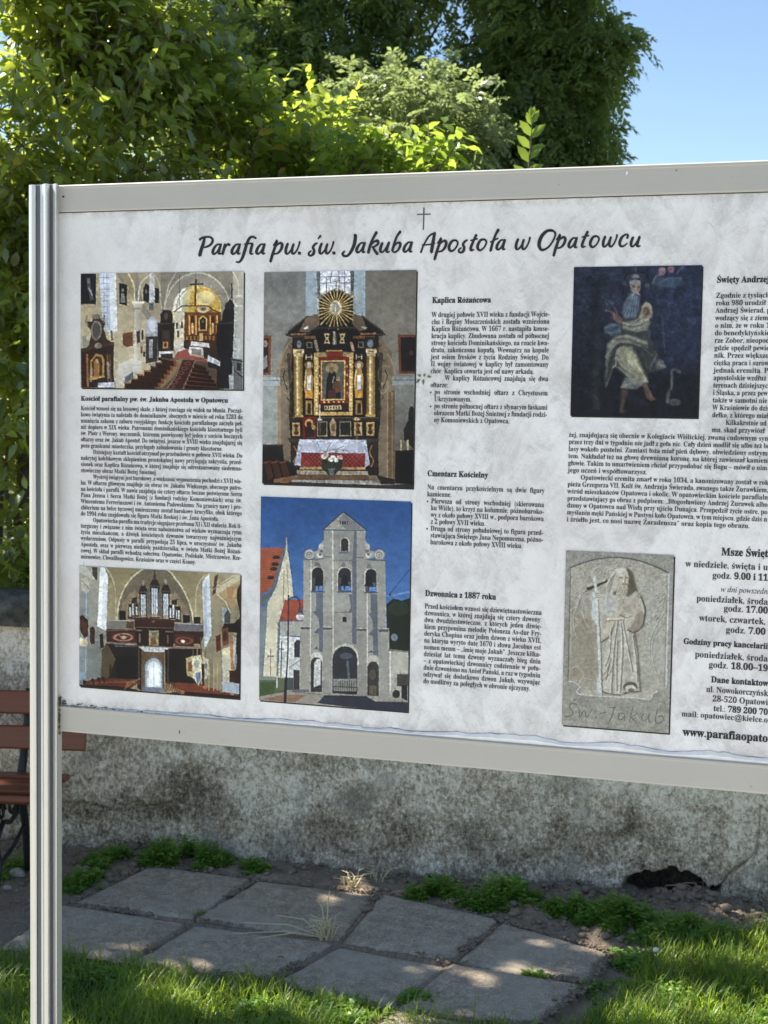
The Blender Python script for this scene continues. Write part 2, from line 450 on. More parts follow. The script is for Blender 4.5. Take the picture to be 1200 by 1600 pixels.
class TextMesh:
    def __init__(s): s.V = []; s.T = []; s.n = 0
    def put(s, font, txt, u, v, size, xs=1.0, space=.26, ys=1.0):
        """u,v of the baseline start in board metres; returns the end u"""
        for c in txt:
            if c == ' ': u += space * size * xs; continue
            V, T, w = font.get(c)
            if len(V):
                P = np.empty((len(V), 3)); P[:, 0] = u + V[:, 0] * size * xs; P[:, 1] = -.0009; P[:, 2] = BZ - v + V[:, 1] * size * ys
                s.V.append(P); s.T.append(T + s.n); s.n += len(V)
            u += w * size * xs
        return u
    def obj(s, name, mat, label=None):
        o = mesh_obj(name, np.vstack(s.V), np.vstack(s.T), mat, board); return tag(o, label)

F_reg = Font('bold', .004); F_bold = Font('bold', .020); F_ital = Font('italic', .004)
M_ink = NM('printed_black_ink').fin((.032, .032, .037), .5, spec=.3)
M_inkb = NM('printed_heading_ink').fin((.020, .020, .024), .5, spec=.3)

def block(name, lines, p0, p1, pr, prl=None, size=.0131, ys=1.07, font=None, xcap=1.08):
    """lines between baseline points p0 (first) and p1 (last), justified to the pixel pr. '|' at start: paragraph indent, '*': bullet, '=': hanging, '$' at end: ragged last line."""
    font = font or F_reg
    u0, v0 = B(*p0); v1 = B(*p1)[1]; uR = B(*pr)[0]; tm = TextMesh(); n = len(lines)
    parsed = []
    for L in lines:
        ind = 0; bul = False; rag = False
        if L[0] == '|': ind = .030; L = L[1:]
        if L[0] == '*': ind = .0085; bul = True; L = L[1:]
        if L[0] == '=': ind = .0085; L = L[1:]
        if L[-1] == '$': rag = True; L = L[:-1]
        parsed.append((L, ind, bul, rag))
    rat = [(uR - u0 - i) / (font.width(L) * size) for L, i, b, r in parsed if not r]
    xs = float(np.percentile(rat, 22)) if rat else 1.0
    for k_, (L, ind, bul, rag) in enumerate(parsed):
        v = v0 + (v1 - v0) * k_ / max(1, n - 1)
        ns = L.count(' '); sp = .26; x_ = xs
        if not rag:
            wl = font.width(L, 0) * size * xs; sp = (uR - u0 - ind - wl) / (size * xs * max(ns, 1))
            if sp < .17: sp = .17; x_ = (uR - u0 - ind) / (font.width(L, sp) * size)
        tm.put(font, L, u0 + ind, v, size, x_, sp, ys)
        if bul:
            P = [(u0 + .0012 + .0018 * math.cos(a_ * math.pi / 4), -.0009, bz(v - .0035 + .0018 * math.sin(a_ * math.pi / 4))) for a_ in range(8)]
            tm.V.append(np.array(P)); tm.T.append(np.array([[0, i, i + 1] for i in range(1, 7)]) + tm.n); tm.n += 8
    return tm.obj(name, M_ink)
def heading(name, txt, p0, pr, size, ys=1.0, font=None):
    u0, v0 = B(*p0); u1 = B(*pr)[0]; font = font or F_bold
    tm = TextMesh(); tm.put(font, txt, u0, v0, size, (u1 - u0) / (font.width(txt) * size), .26, ys); return tm.obj(name, M_inkb)

heading('heading', 'Kościół parafialny pw. św. Jakuba Apostoła w Opatowcu', (126.5, 626), (356.5, 627.5), .0142)
block('paragraph', ['Kościół wznosi się na lessowej skale, z której rozciąga się widok na błonia. Począt-', 'kowo świątynia ta należała do dominikanów, obecnych w mieście od roku 1283 do',
 'usunięcia zakonu z zaboru rosyjskiego; funkcję kościoła parafialnego zaczęła peł-', 'nić dopiero w XIX wieku. Patronami dominikańskiego kościoła klasztornego byli',
 'św. Piotr z Werony, męczennik, któremu poświęcony był jeden z sześciu bocznych', 'ołtarzy oraz św. Jakub Apostoł. Do świątyni, jeszcze w XVIII wieku znajdującej się',
 'poza granicami miasteczka, przylegały zabudowania i grunty klasztorne.$', '|Dzisiejszy kształt kościół otrzymał po przebudowie w połowie XVII wieku. Do',
 'nakrytej kolebkowym sklepieniem prostokątnej nawy przylegają zakrystia, przed-', 'sionek oraz Kaplica Różańcowa, w której znajduje się odrestaurowany siedemna-',
 'stowieczny obraz Matki Bożej Śnieżnej.$', '|Wystrój świątyni jest barokowy, a większość wyposażenia pochodzi z XVII wie-', 'ku. W ołtarzu głównym znajduje się obraz św. Jakuba Większego, obecnego patro-',
 'na kościoła i parafii. W nawie znajdują się cztery ołtarze boczne poświęcone Sercu', 'Pana Jezusa i Sercu Matki Bożej (z fundacji rodziny Komoniewskich) oraz św.',
 'Wincentemu Ferreriuszowi i św. Antoniemu Padewskiemu. Na granicy nawy i pre-', 'zbiterium na belce tęczowej umieszczony został barokowy krucyfiks, obok którego',
 'do 1994 roku znajdowała się figura Matki Boskiej i św. Jana Apostoła.$', '|Opatowiecka parafia ma tradycje sięgające przełomu XI i XII stulecia. Rok li-',
 'turgiczny i związane z nim święta oraz nabożeństwa od wieków wyznaczają rytm', 'życia mieszkańcom, a dźwięk kościelnych dzwonów towarzyszy najważniejszym',
 'wydarzeniom. Odpusty w parafii przypadają 25 lipca, w uroczystość św. Jakuba', 'Apostoła, oraz w pierwszą niedzielę października, w święto Matki Bożej Różań-',
 'cowej. W skład parafii wchodzą sołectwa: Opatowiec, Podskale, Mistrzowice, Rze-', 'mienowice, Chwalibogowice, Kraśniów oraz w części Ksany.$'],
 (126.5, 641), (125.2, 872.5), (379.5, 643), size=.0130)
heading('heading', 'Kaplica Różańcowa', (675.3, 473.4), (767.3, 473.6), .0165)
block('paragraph', ['W drugiej połowie XVII wieku z fundacji Wojcie-', 'cha i Reginy Moszczeńskich została wzniesiona', 'Kaplica Różańcowa. W 1667 r. nastąpiła konse-', 'kracja kaplicy. Zbudowana została od północnej',
 'strony kościoła Dominikańskiego, na rzucie kwa-', 'dratu, zakończona kopułą. Wewnątrz na kopule', 'jest osiem fresków z życia Rodziny Świętej. Do', 'II wojny światowej w kaplicy był zamontowany', 'chór. Kaplica otwarta jest od nawy arkadą.$',
 '|W kaplicy Różańcowej znajdują się dwa', 'ołtarze:$', '*po stronie wschodniej ołtarz z Chrystusem', '=Ukrzyżowanym,$', '*po stronie północnej ołtarz z słynącym łaskami', '=obrazem Matki Bożej Śnieżnej z fundacji rodzi-', '=ny Komoniewskich z Opatowca.$'],
 (674.5, 495.6), (670.5, 659.5), (859, 494.5), size=.0138)
heading('heading', 'Cmentarz Kościelny', (667.8, 743.8), (762.4, 746), .0165)
block('paragraph', ['Na cmentarzu przykościelnym są dwie figury', 'kamienne.$', '*Pierwsza od strony wschodniej (skierowana', '=ku Wiśle), to krzyż na kolumnie, późnobaroko-', '=wy z około połowy XVIII w., podpora barokowa', '=z 2 połowy XVII wieku.$',
 '*Druga od strony południowej to figura przed-', '=stawiająca Świętego Jana Nepomucena, późno-', '=barokowa z około połowy XVIII wieku.$'], (667.6, 764.7), (665.6, 850.2), (850.8, 768.7), size=.0138)
heading('heading', 'Dzwonnica z 1887 roku', (664.3, 931), (775.2, 933.8), .0170)
block('paragraph', ['Przed kościołem wznosi się dziewiętnastowieczna', 'dzwonnica, w której znajdują się cztery dzwony:', 'dwa dwudziestowieczne, z których jeden dźwię-', 'kiem przypomina melodię Poloneza As-dur Fry-', 'deryka Chopina oraz jeden dzwon z wieku XVII,',
 'na którym wyryto datę 1670 i słowa Jacobus est', 'nomen meum – „imię moje Jakub”. Jeszcze kilka-', 'dziesiąt lat temu dzwony wyznaczały bieg dnia', '– z opatowieckiej dzwonnicy codziennie w połu-', 'dnie dzwoniono na Anioł Pański, a raz w tygodniu', 'odzywał się dodatkowo dzwon Jakub, wzywając', 'do modlitwy za poległych w obronie ojczyzny.$'],
 (663.5, 950.5), (661.4, 1067.4), (846.7, 955.5), size=.0138)
heading('heading', 'Święty Andrzej', (1119.7, 441.8), (1202.5, 439.5), .0170)
def openblock(name, lines, p0, p1, size):
    """lines that run on past the right-hand edge: the part before '~' is fitted to end at px 1200"""
    u0, v0 = B(*p0); u1_, v1 = B(*p1); uE = B(1201, (p0[1] + p1[1]) / 2)[0]; tm = TextMesh(); n = len(lines)
    for i, L in enumerate(lines):
        v = v0 + (v1 - v0) * i / (n - 1); ind = 0
        if L[0] == '|': L = L[1:]; ind = .0255
        if '~' in L:
            a, b = L.split('~'); xs = (uE - u0 - ind) / (F_reg.width(a) * size)
            xs2 = min(max(xs, .85), 1.02); wl = F_reg.width(a, 0) * size * xs2; sp = (uE - u0 - ind - wl) / (size * xs2 * max(1, a.count(' ')))
            if sp < .18 or sp > .8: sp = .26; xs2 = xs
            tm.put(F_reg, a + b, u0 + ind, v, size, xs2, sp)
        else: tm.put(F_reg, L, u0 + ind, v, size, .93)
    return tm.obj(name, M_ink)
openblock('paragraph', ['Zgodnie z tysiącle~tnią', 'roku 980 urodził s~ię', 'Andrzej Świerad, p~o-', 'wodzący się z ziemi~', 'o nim, że w roku 1~0', 'do benedyktyńskie~go', 'rze Zobor, nieopod~al', 'gdzie spędził pewie~n', 'nik. Przez większo~ść', 'ciężką praca i surow~ą',
 'jednak eremitą. P~o', 'apostolskie wzdłuż ~w', 'terenach dzisiejszyc~h', 'i Śląska, a przez pew~', 'także w samotni nie~', 'W Kraśniowie do dzi~ś', 'dełko, z którego mia~ł', '|Kilkakrotnie ud~', 'mu, skąd przywiózł ~'], (1118.6, 465.5), (1111.2, 675.2), .0142)
openblock('paragraph', ['żej, znajdującą się obecnie w Kolegiacie Wiślickiej, zwaną cudownym sym~', 'przez trzy dni w tygodniu nie jadł z goła nic. Cały dzień modlił się albo też br~', 'lasy wokoło pustelni. Zamiast łoża miał pień dębowy, obwiedziony ostrym ~', 'tem. Nakładał też na głowę drewnianą koronę, na której zawieszał kamieni~e',
 'głowie. Takim to umartwieniem chciał przypodobać się Bogu – mówił o nim ~', 'jego uczeń i współtowarzysz.', '|Opatowiecki eremita zmarł w roku 1034, a kanonizowany został w rok~u', 'pieża Grzegorza VII. Kult św. Andrzeja Świerada, zwanego także Żurawkiem,~', 'wśród mieszkańców Opatowca i okolic. W opatowieckim kościele parafialn~ym',
 'przedstawiający go obraz z podpisem: „Błogosławiony Andrzej Żurawek albo~', 'dzony w Opatowcu nad Wisłą przy ujściu Dunajca. Przepędził życie ostre, po~', 'myślaniu męki Pańskiej w Pustyni koło Opatowca, w tym miejscu, gdzie dziś n~', 'i źródło jest, co nosi nazwę Zaradeusza” oraz kopia tego obrazu.'], (888.7, 682.7), (885.1, 814.8), .0138)
def centred(name, parts, p0, size, ys=1.0):
    """parts: [(font, text)], '~' marks where the photograph's right edge cuts the line"""
    u0, v0 = B(*p0); uE = B(1200, p0[1] + 4)[0]; w = 0; hit = False
    for f_, t_ in parts:
        w += f_.width(t_.split('~')[0])
        if '~' in t_: break
    xs = (uE - u0) / (w * size); tm = TextMesh(); u = u0
    for f_, t_ in parts: u = tm.put(f_, t_.replace('~', ''), u, v0, size, xs, .26, ys)
    return tm.obj(name, M_inkb if parts[0][0] is F_bold else M_ink)
b_, r_, i_ = F_bold, F_reg, F_ital
for nm, parts, p0, size in [
 ('heading', [(b_, 'Msze Święt~e')], (1127, 867.5), .0210), ('timetable_line', [(r_, 'w niedziele, święta i u~roczystości')], (1071, 885.3), .0180),
 ('timetable_line', [(r_, 'godz. '), (b_, '9.00 i 11~.00')], (1113, 903.3), .0180), ('timetable_line', [(i_, 'w dni powszedn~ie:')], (1126.4, 924.6), .0152),
 ('timetable_line', [(r_, 'poniedziałek, środa~, piątek')], (1088, 939.3), .0180), ('timetable_line', [(r_, 'godz. '), (b_, '17.00~')], (1130.6, 955), .0180),
 ('timetable_line', [(r_, 'wtorek, czwartek, ~sobota')], (1092.4, 970), .0180), ('timetable_line', [(r_, 'godz. '), (b_, '7.00 ~')], (1134, 988.3), .0180),
 ('heading', [(b_, 'Godziny pracy kancelarii~:')], (1067.7, 1005.9), .0158), ('timetable_line', [(r_, 'poniedziałek, środa~')], (1085.5, 1026.6), .0180),
 ('timetable_line', [(r_, 'godz. '), (b_, '18.00–19~.00')], (1107.2, 1042.8), .0180), ('heading', [(b_, 'Dane kontaktow~e')], (1110.8, 1066), .0170),
 ('address_line', [(r_, 'ul. Nowokorczyńsk~a')], (1103.2, 1081), .0168), ('address_line', [(r_, '28-520 Opatowi~ec')], (1113, 1095.8), .0168),
 ('address_line', [(r_, 'tel.: '), (b_, '789 200 70~')], (1114.6, 1110.8), .0168), ('address_line', [(r_, 'mail: opatowiec@kielce.o~')], (1064.6, 1119), .0160),
 ('address_line', [(b_, 'www.parafiaopato~')], (1066.9, 1148.9), .0225)]:
    centred(nm, parts, p0, size)

# ------------------------------------------------------------------ brush-script title, stroke by stroke
def catmull(P, per=6):
    P = np.array(P, float)
    if len(P) == 2: return np.array([P[0] + (P[1] - P[0]) * t for t in np.linspace(0, 1, per)])
    Q = np.vstack([2 * P[0] - P[1], P, 2 * P[-1] - P[-2]]); out = []
    for i in range(1, len(Q) - 2):
        for t in np.linspace(0, 1, per, endpoint=False):
            a, b, c, d = Q[i - 1:i + 3]
            out.append(.5 * ((2 * b) + (-a + c) * t + (2 * a - 5 * b + 4 * c - d) * t * t + (-a + 3 * b - 3 * c + d) * t ** 3))
    out.append(P[-1]); return np.array(out)
GL = {
 'a': [[(50,-71,9),(32,-69,10),(12,-44,14),(3,-16,15),(11,-2,12),(26,-10,9),(42,-37,8),(56,-68,8)], [(58,-73,12),(48,-40,15),(43,-14,15),(49,-3,11),(60,-7,6)]],
 'r': [[(26,-72,13),(18,-38,15),(8,-1,15)], [(18,-30,7),(34,-58,8),(48,-72,13),(60,-66,13)]],
 'f': [[(143,-114,10),(122,-125,11),(98,-118,14),(78,-80,15),(62,-28,16),(44,26,15),(22,56,11),(-2,55,8)], [(60,-73,8),(118,-79,8)]],
 'i': [[(18,-74,13),(8,-34,15),(5,-9,13),(14,-1,9),(24,-6,6)]],
 'p': [[(24,-62,7),(40,-82,10),(50,-96,13),(36,-50,14),(18,4,15),(4,54,14)], [(32,-40,7),(52,-66,9),(76,-80,13),(88,-66,15),(80,-34,14),(58,-8,11),(32,0,8)]],
 'w': [[(22,-76,13),(10,-40,15),(9,-9,14),(22,-3,10),(42,-28,9),(58,-66,9)], [(60,-72,12),(50,-36,14),(51,-9,13),(64,-4,10),(84,-32,9),(97,-70,9),(100,-88,11)]],
 's': [[(66,-84,9),(48,-73,12),(35,-52,13),(43,-30,14),(38,-6,15),(22,7,11),(6,2,11),(6,-14,10),(22,-28,8)]],
 "'": [[(74,-114,7),(92,-136,12)]], '.': [[(0,-2,20),(3,-5,20)]],
 'u': [[(14,-68,14),(1,-28,15),(4,-6,14),(20,-6,9),(44,-44,8),(58,-70,9)], [(58,-73,13),(46,-34,15),(41,-10,14),(50,-2,10),(62,-8,6)]],
 'b': [[(60,-150,15),(34,-112,12),(14,-56,13),(2,-12,13)], [(4,-14,9),(18,-46,8),(40,-68,10),(58,-66,14),(58,-44,14),(42,-14,11),(18,0,10),(2,-10,9)]],
 'k': [[(68,-148,16),(42,-102,13),(22,-54,14),(8,0,15)], [(18,-42,8),(46,-76,10),(74,-86,14),(78,-64,13),(56,-46,10),(34,-40,8)], [(40,-42,11),(56,-14,14),(74,10,15)]],
 'o': [[(46,-80,10),(22,-74,13),(3,-38,15),(5,-10,14),(22,-2,11),(46,-24,9),(60,-58,10),(50,-78,10),(34,-80,7)]],
 't': [[(50,-116,14),(32,-76,13),(12,-28,15),(13,-6,13),(34,-10,7)], [(10,-76,8),(58,-88,9)]],
 'l': [[(60,-152,16),(40,-116,13),(16,-50,14),(4,0,14)], [(2,-62,8),(58,-90,9)]],
 'c': [[(52,-62,12),(56,-84,12),(38,-88,10),(14,-64,14),(2,-28,15),(10,-5,13),(32,-8,9),(52,-26,7)]],
 'P': [[(38,-123,12),(28,-80,16),(10,-26,18),(2,8,18)], [(2,-106,14),(18,-118,12),(48,-126,11),(82,-122,11),(95,-100,13),(82,-72,12),(56,-56,11),(34,-50,8)]],
 'J': [[(86,-130,15),(92,-122,17),(84,-64,18),(62,-14,16),(36,18,13),(10,20,13),(0,4,13),(14,-14,9)]],
 'A': [[(4,4,11),(22,-44,9),(62,-112,10),(104,-137,10)], [(104,-138,14),(92,-72,17),(80,2,17)], [(14,-50,8),(60,-52,8),(104,-62,9)]],
 'O': [[(104,-132,10),(64,-134,15),(20,-92,19),(3,-32,18),(24,4,14),(70,-16,10),(108,-70,10),(120,-116,11),(96,-138,10),(70,-140,8)]]}
SEQ = [('P',55,358),('a',147,357),('r',213,357),('a',284,357),('f',320,357),('i',418,357),('a',462,356),('p',563,356),('w',668,356),('.',774,353),('s',838,360),("'",836,360),('w',912,355),('.',1022,352),
 ('J',1087,349),('a',1184,346),('k',1264,346),('u',1358,344),('b',1443,343),('a',1524,342),('A',1647,340),('p',1746,340),('o',1852,336),('s',1920,338),('t',2000,334),('o',2058,330),('l',2150,332),('a',2194,325),
 ('w',2328,324),('O',2500,322),('p',2604,314),('a',2713,311),('t',2803,310),('o',2870,307),('w',2956,305),('c',3082,304),('u',3165,303)]
tm = TextMesh()
def add_stroke(P, layer):
    n = len(P); L = []; R = []
    for i in range(n):
        d = P[min(i + 1, n - 1), :2] - P[max(i - 1, 0), :2]; d = d / (np.linalg.norm(d) + 1e-9); nn = np.array([-d[1], d[0]]); w = P[i, 2] / 2
        L.append(P[i, :2] + nn * w); R.append(P[i, :2] - nn * w)
    d0 = P[0, :2] - P[1, :2]; d0 /= np.linalg.norm(d0) + 1e-9; d1 = P[-1, :2] - P[-2, :2]; d1 /= np.linalg.norm(d1) + 1e-9
    pts = L + R + [P[0, :2] + d0 * P[0, 2] * .42, P[-1, :2] + d1 * P[-1, 2] * .42]
    T = []
    for i in range(n - 1): T += [[i, i + 1, n + i + 1], [i, n + i + 1, n + i]]
    T += [[0, n, 2 * n], [n - 1, 2 * n - 1, 2 * n + 1]]
    V = []
    for x, y in pts:
        u, v = B(300 + x / 4.615, 320 + y / 4.615); V.append((u, -.0009 - .00012 * layer, bz(v)))
    tm.V.append(np.array(V)); tm.T.append(np.array(T) + tm.n); tm.n += len(V)
for ch, gx, gy in SEQ:
    for li, st in enumerate(GL[ch]):
        add_stroke(catmull([(gx + x, gy + y, w * 1.42) for x, y, w in [(x_ * (1.09 if ch in 'aowcu' else 1.0), y_, w_) for x_, y_, w_ in st]], 6), li)
tm.obj('title_lettering', M_inkb)
tm = TextMesh(); ox = 1061.5
add_stroke(np.array([(ox + 612., 22, 9), (ox + 610, 100, 9), (ox + 607, 180, 9)]), 0)
k = NM('grey_ink'); M_ginK = k.fin((.07, .07, .075), .5); cr = empty('printed_cross', parent=board)
o = tm.obj('upright', M_ginK); o.parent = cr
tm = TextMesh(); add_stroke(np.array([(ox + 564., 70, 8.5), (ox + 610, 69, 8.5), (ox + 658, 68, 8.5)]), 1)
o = tm.obj('crossbar', M_ginK); o.parent = cr
# ================================================================== PRINTED PICTURES (flat print as a colour attribute on a fine grid)
class Cv:
    def __init__(s, q, nx, ny, base):
        (x0, y0), (x1, y1), (x2, y2), (x3, y3) = q
        t, r = np.meshgrid(np.linspace(0, 1, nx), np.linspace(0, 1, ny))
        s.X = (x0 * (1 - t) + x1 * t) * (1 - r) + (x3 * (1 - t) + x2 * t) * r
        s.Y = (y0 * (1 - t) + y1 * t) * (1 - r) + (y3 * (1 - t) + y2 * t) * r
        s.nx, s.ny = nx, ny; s.px = (x1 - x0) / nx
        s.c = np.ones((ny, nx, 3)) * np.array(base, float)
    def _win(s, x0, x1, y0, y1):
        m = (s.X >= x0) & (s.X <= x1) & (s.Y >= y0) & (s.Y <= y1)
        r = np.where(m.any(1))[0]; c = np.where(m.any(0))[0]
        return (slice(r[0], r[-1] + 1), slice(c[0], c[-1] + 1)) if len(r) else None
    def _lay(s, w, a, col):
        a = a[..., None]
        if callable(col): col = col(s.X[w], s.Y[w])
        s.c[w] = s.c[w] * (1 - a) + np.asarray(col, float) * a
    def poly(s, pts, col, al=1.0, soft=None):
        P = np.array(pts, float); so = soft or s.px * .8
        w = s._win(P[:, 0].min() - so * 2, P[:, 0].max() + so * 2, P[:, 1].min() - so * 2, P[:, 1].max() + so * 2)
        if w is None: return s
        X, Y = s.X[w], s.Y[w]; ins = np.zeros(X.shape, bool); D = np.full(X.shape, 1e9)
        for (ax, ay), (bx, by) in zip(P, np.roll(P, -1, 0)):
            if ay != by:
                cnd = ((ay > Y) != (by > Y)) & (X < (bx - ax) * (Y - ay) / (by - ay) + ax); ins ^= cnd
            dx, dy = bx - ax, by - ay; t = np.clip(((X - ax) * dx + (Y - ay) * dy) / (dx * dx + dy * dy + 1e-9), 0, 1)
            D = np.minimum(D, np.hypot(X - ax - t * dx, Y - ay - t * dy))
        a = np.clip(.5 + np.where(ins, D, -D) / (2 * so), 0, 1) * al; s._lay(w, a, col); return s
    def rect(s, x0, y0, x1, y1, col, al=1.0): return s.poly([(x0, y0), (x1, y0), (x1, y1), (x0, y1)], col, al)
    def line(s, pts, wd, col, al=1.0):
        P = np.array(pts, float); so = s.px * .8; r = wd / 2 + so
        w = s._win(P[:, 0].min() - r, P[:, 0].max() + r, P[:, 1].min() - r, P[:, 1].max() + r)
        if w is None: return s
        X, Y = s.X[w], s.Y[w]; D = np.full(X.shape, 1e9)
        for (ax, ay), (bx, by) in zip(P[:-1], P[1:]):
            dx, dy = bx - ax, by - ay; t = np.clip(((X - ax) * dx + (Y - ay) * dy) / (dx * dx + dy * dy + 1e-9), 0, 1)
            D = np.minimum(D, np.hypot(X - ax - t * dx, Y - ay - t * dy))
        s._lay(w, np.clip(.5 + (wd / 2 - D) / (2 * so), 0, 1) * al, col); return s
    def curve(s, pts, wd, col, al=1.0):
        P = catmull([(x, y, 1) for x, y in pts], 6)[:, :2]; return s.line(P, wd, col, al)
    def ell(s, cx, cy, rx, ry, col, al=1.0, ring=None, cut=None):
        w = s._win(cx - rx - 6, cx + rx + 6, cy - ry - 6, cy + ry + 6)
        if w is None: return s
        X, Y = s.X[w], s.Y[w]; e = np.hypot((X - cx) / rx, (Y - cy) / ry); d = (1 - e) * min(rx, ry); so = s.px * .8
        a = np.clip(.5 + d / (2 * so), 0, 1)
        if ring: a = a * np.clip(.5 + (ring - d) / (2 * so), 0, 1)
        if cut is not None: a = a * (Y < cut)
        s._lay(w, a * al, col); return s
    def grain(s, amp, sc, seed, octv=4, box=None):
        n = fbm(s.X / sc, s.Y / sc, seed, octv)[..., None] * 2
        if box is not None:
            m = ((s.X > box[0]) & (s.X < box[2]) & (s.Y > box[1]) & (s.Y < box[3]))[..., None]; n = n * m
        s.c = s.c * (1 + n * amp); return s
def _soft(s, n=1):
    for _ in range(n):
        a = np.pad(s.c, ((1, 1), (1, 1), (0, 0)), 'edge'); s.c = (a[1:-1, 1:-1] * 3 + a[:-2, 1:-1] + a[2:, 1:-1] + a[1:-1, :-2] + a[1:-1, 2:]) / 7
    return s
Cv.soft = _soft
def _warp(s, amp, sc, seed):
    """slightly hand-held, irregular edges instead of ruled ones"""
    dx = fbm(s.X / sc, s.Y / sc, seed, 3); dy = fbm(s.X / sc + 31, s.Y / sc + 7, seed + 5, 3); s.X = s.X + dx * amp * 2; s.Y = s.Y + dy * amp * 2; return s
def _boxb(a, r):
    for ax_ in (0, 1):
        p = np.pad(a, [(r + 1, r) if i == ax_ else (0, 0) for i in range(3)], 'edge'); cs = np.cumsum(p, ax_)
        n = a.shape[ax_]; hi_ = [slice(None)] * 3; lo_ = [slice(None)] * 3; hi_[ax_] = slice(2 * r + 1, 2 * r + 1 + n); lo_[ax_] = slice(0, n); a = (cs[tuple(hi_)] - cs[tuple(lo_)]) / (2 * r + 1)
    return a
def _photo(s, seed, detail=.16, sat=.80, gam=1.22, glow=.22, sc=1.0):
    g = s.c.mean(2, keepdims=True); s.c = g + (s.c - g) * sat
    big = _boxb(_boxb(s.c, 9), 9); s.c = s.c * (1 - glow * .7) + big * glow * .7
    d1 = fbm(s.X / (13 * sc), s.Y / (13 * sc), seed, 3)[..., None]; d2 = fbm(s.X / (34 * sc), s.Y / (30 * sc), seed + 3, 3)[..., None]; d3 = fbm(s.X / (150 * sc), s.Y / (150 * sc), seed + 6, 3)[..., None]
    gm = np.abs(s.c - _boxb(s.c, 4)).mean(2, keepdims=True); busy = np.clip(_boxb(gm, 3) / 14, .25, 1.6)      # more fine detail where the picture is busy
    s.c = s.c * (1 + (d1 * 2.4 * busy + d2 * 1.5 + d3 * 1.3) * detail)
    l_ = np.clip(s.c / 255, 0, 1); s.c = 255 * l_ ** gam; s.c = np.clip(s.c + (s.c - _boxb(s.c, 1)) * 1.1, 0, 255); return s
Cv.warp = _warp; Cv.photo = _photo
def vg(y0, c0, y1, c1):
    c0 = np.array(c0, float); c1 = np.array(c1, float)
    return lambda X, Y: c0 + (c1 - c0) * np.clip((Y - y0) / (y1 - y0), 0, 1)[..., None]
def hg(x0, c0, x1, c1):
    c0 = np.array(c0, float); c1 = np.array(c1, float)
    return lambda X, Y: c0 + (c1 - c0) * np.clip((X - x0) / (x1 - x0), 0, 1)[..., None]
k = NM('photo_print'); M_print = k.fin(k.attr('print'), .42, spec=.18)
PRINT_GAIN = 1.06
def picture(name, label, rect, cv, shadow=(.0026, .0030)):
    u0, u1, v0, v1 = rect; nx, ny = cv.nx, cv.ny
    U, Vv = np.meshgrid(np.linspace(u0, u1, nx), np.linspace(v0, v1, ny))
    P = np.stack([U, np.full(U.shape, -.0014), BZ - Vv], -1).reshape(-1, 3)
    i = np.arange(nx * ny).reshape(ny, nx); F = np.stack([i[:-1, :-1], i[1:, :-1], i[1:, 1:], i[:-1, 1:]], -1).reshape(-1, 4)
    cols = lin(np.clip(cv.c, 0, 255)).reshape(-1, 3) * PRINT_GAIN
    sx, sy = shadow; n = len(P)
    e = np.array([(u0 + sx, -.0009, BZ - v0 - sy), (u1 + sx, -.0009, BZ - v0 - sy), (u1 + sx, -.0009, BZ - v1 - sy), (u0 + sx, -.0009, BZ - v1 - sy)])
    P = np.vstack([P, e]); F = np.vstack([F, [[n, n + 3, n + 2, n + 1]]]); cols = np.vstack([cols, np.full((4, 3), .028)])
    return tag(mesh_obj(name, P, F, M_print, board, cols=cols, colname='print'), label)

# ---- 1 church interior ------------------------------------------------------
c = Cv([(72, 70), (1128, 66), (1124, 820), (82, 815)], 250, 165, (190, 178, 150)).warp(2.6, 14, 101)
c.poly([(72, 60), (640, 60), (600, 650), (360, 815), (72, 815)], vg(70, (186, 172, 138), 800, (205, 194, 170)))
c.poly([(300, 60), (1130, 60), (1130, 480), (590, 480)], (150, 144, 130))
c.poly([(330, 60), (440, 60), (425, 250)], (168, 154, 120)); c.poly([(450, 60), (600, 60), (600, 420), (480, 260)], (176, 164, 138))
c.curve([(385, 66), (425, 150), (432, 255)], 8, (215, 208, 188)); c.curve([(455, 255), (470, 140), (545, 68)], 9, (218, 212, 195)); c.curve([(550, 70), (590, 140), (606, 300)], 6, (200, 192, 172))
c.curve([(700, 68), (650, 160), (625, 300)], 8, (196, 190, 175)); c.ell(835, 330, 215, 262, (160, 154, 142)); c.ell(835, 330, 215, 262, (205, 200, 186), ring=9)
c.ell(832, 312, 156, 158, (226, 204, 122)); c.ell(870, 290, 110, 120, (214, 178, 80)); c.ell(885, 235, 62, 46, (236, 222, 178), .8)
for a in range(14):
    t = a * math.pi / 7 + .2; c.line([(882, 238), (882 + 105 * math.cos(t), 238 + 90 * math.sin(t))], 4, (238, 224, 165), .55)
c.poly([(680, 330), (690, 240), (740, 175), (770, 165), (735, 330)], (236, 236, 226)); c.poly([(735, 330), (745, 220), (800, 165), (775, 330)], (222, 210, 165))
c.curve([(700, 330), (715, 240), (770, 172)], 5, (150, 145, 130))
c.poly([(1060, 60), (1130, 60), (1130, 820), (1005, 820), (1062, 520)], vg(60, (196, 190, 172), 820, (186, 192, 194)))
c.curve([(1060, 70), (1090, 130), (1096, 220)], 8, (225, 218, 198)); c.rect(1056, 218, 1124, 236, (222, 218, 205)); c.rect(1062, 280, 1120, 292, (225, 222, 212)); c.line([(1068, 292), (1048, 620), (1010, 818)], 8, (210, 214, 214))
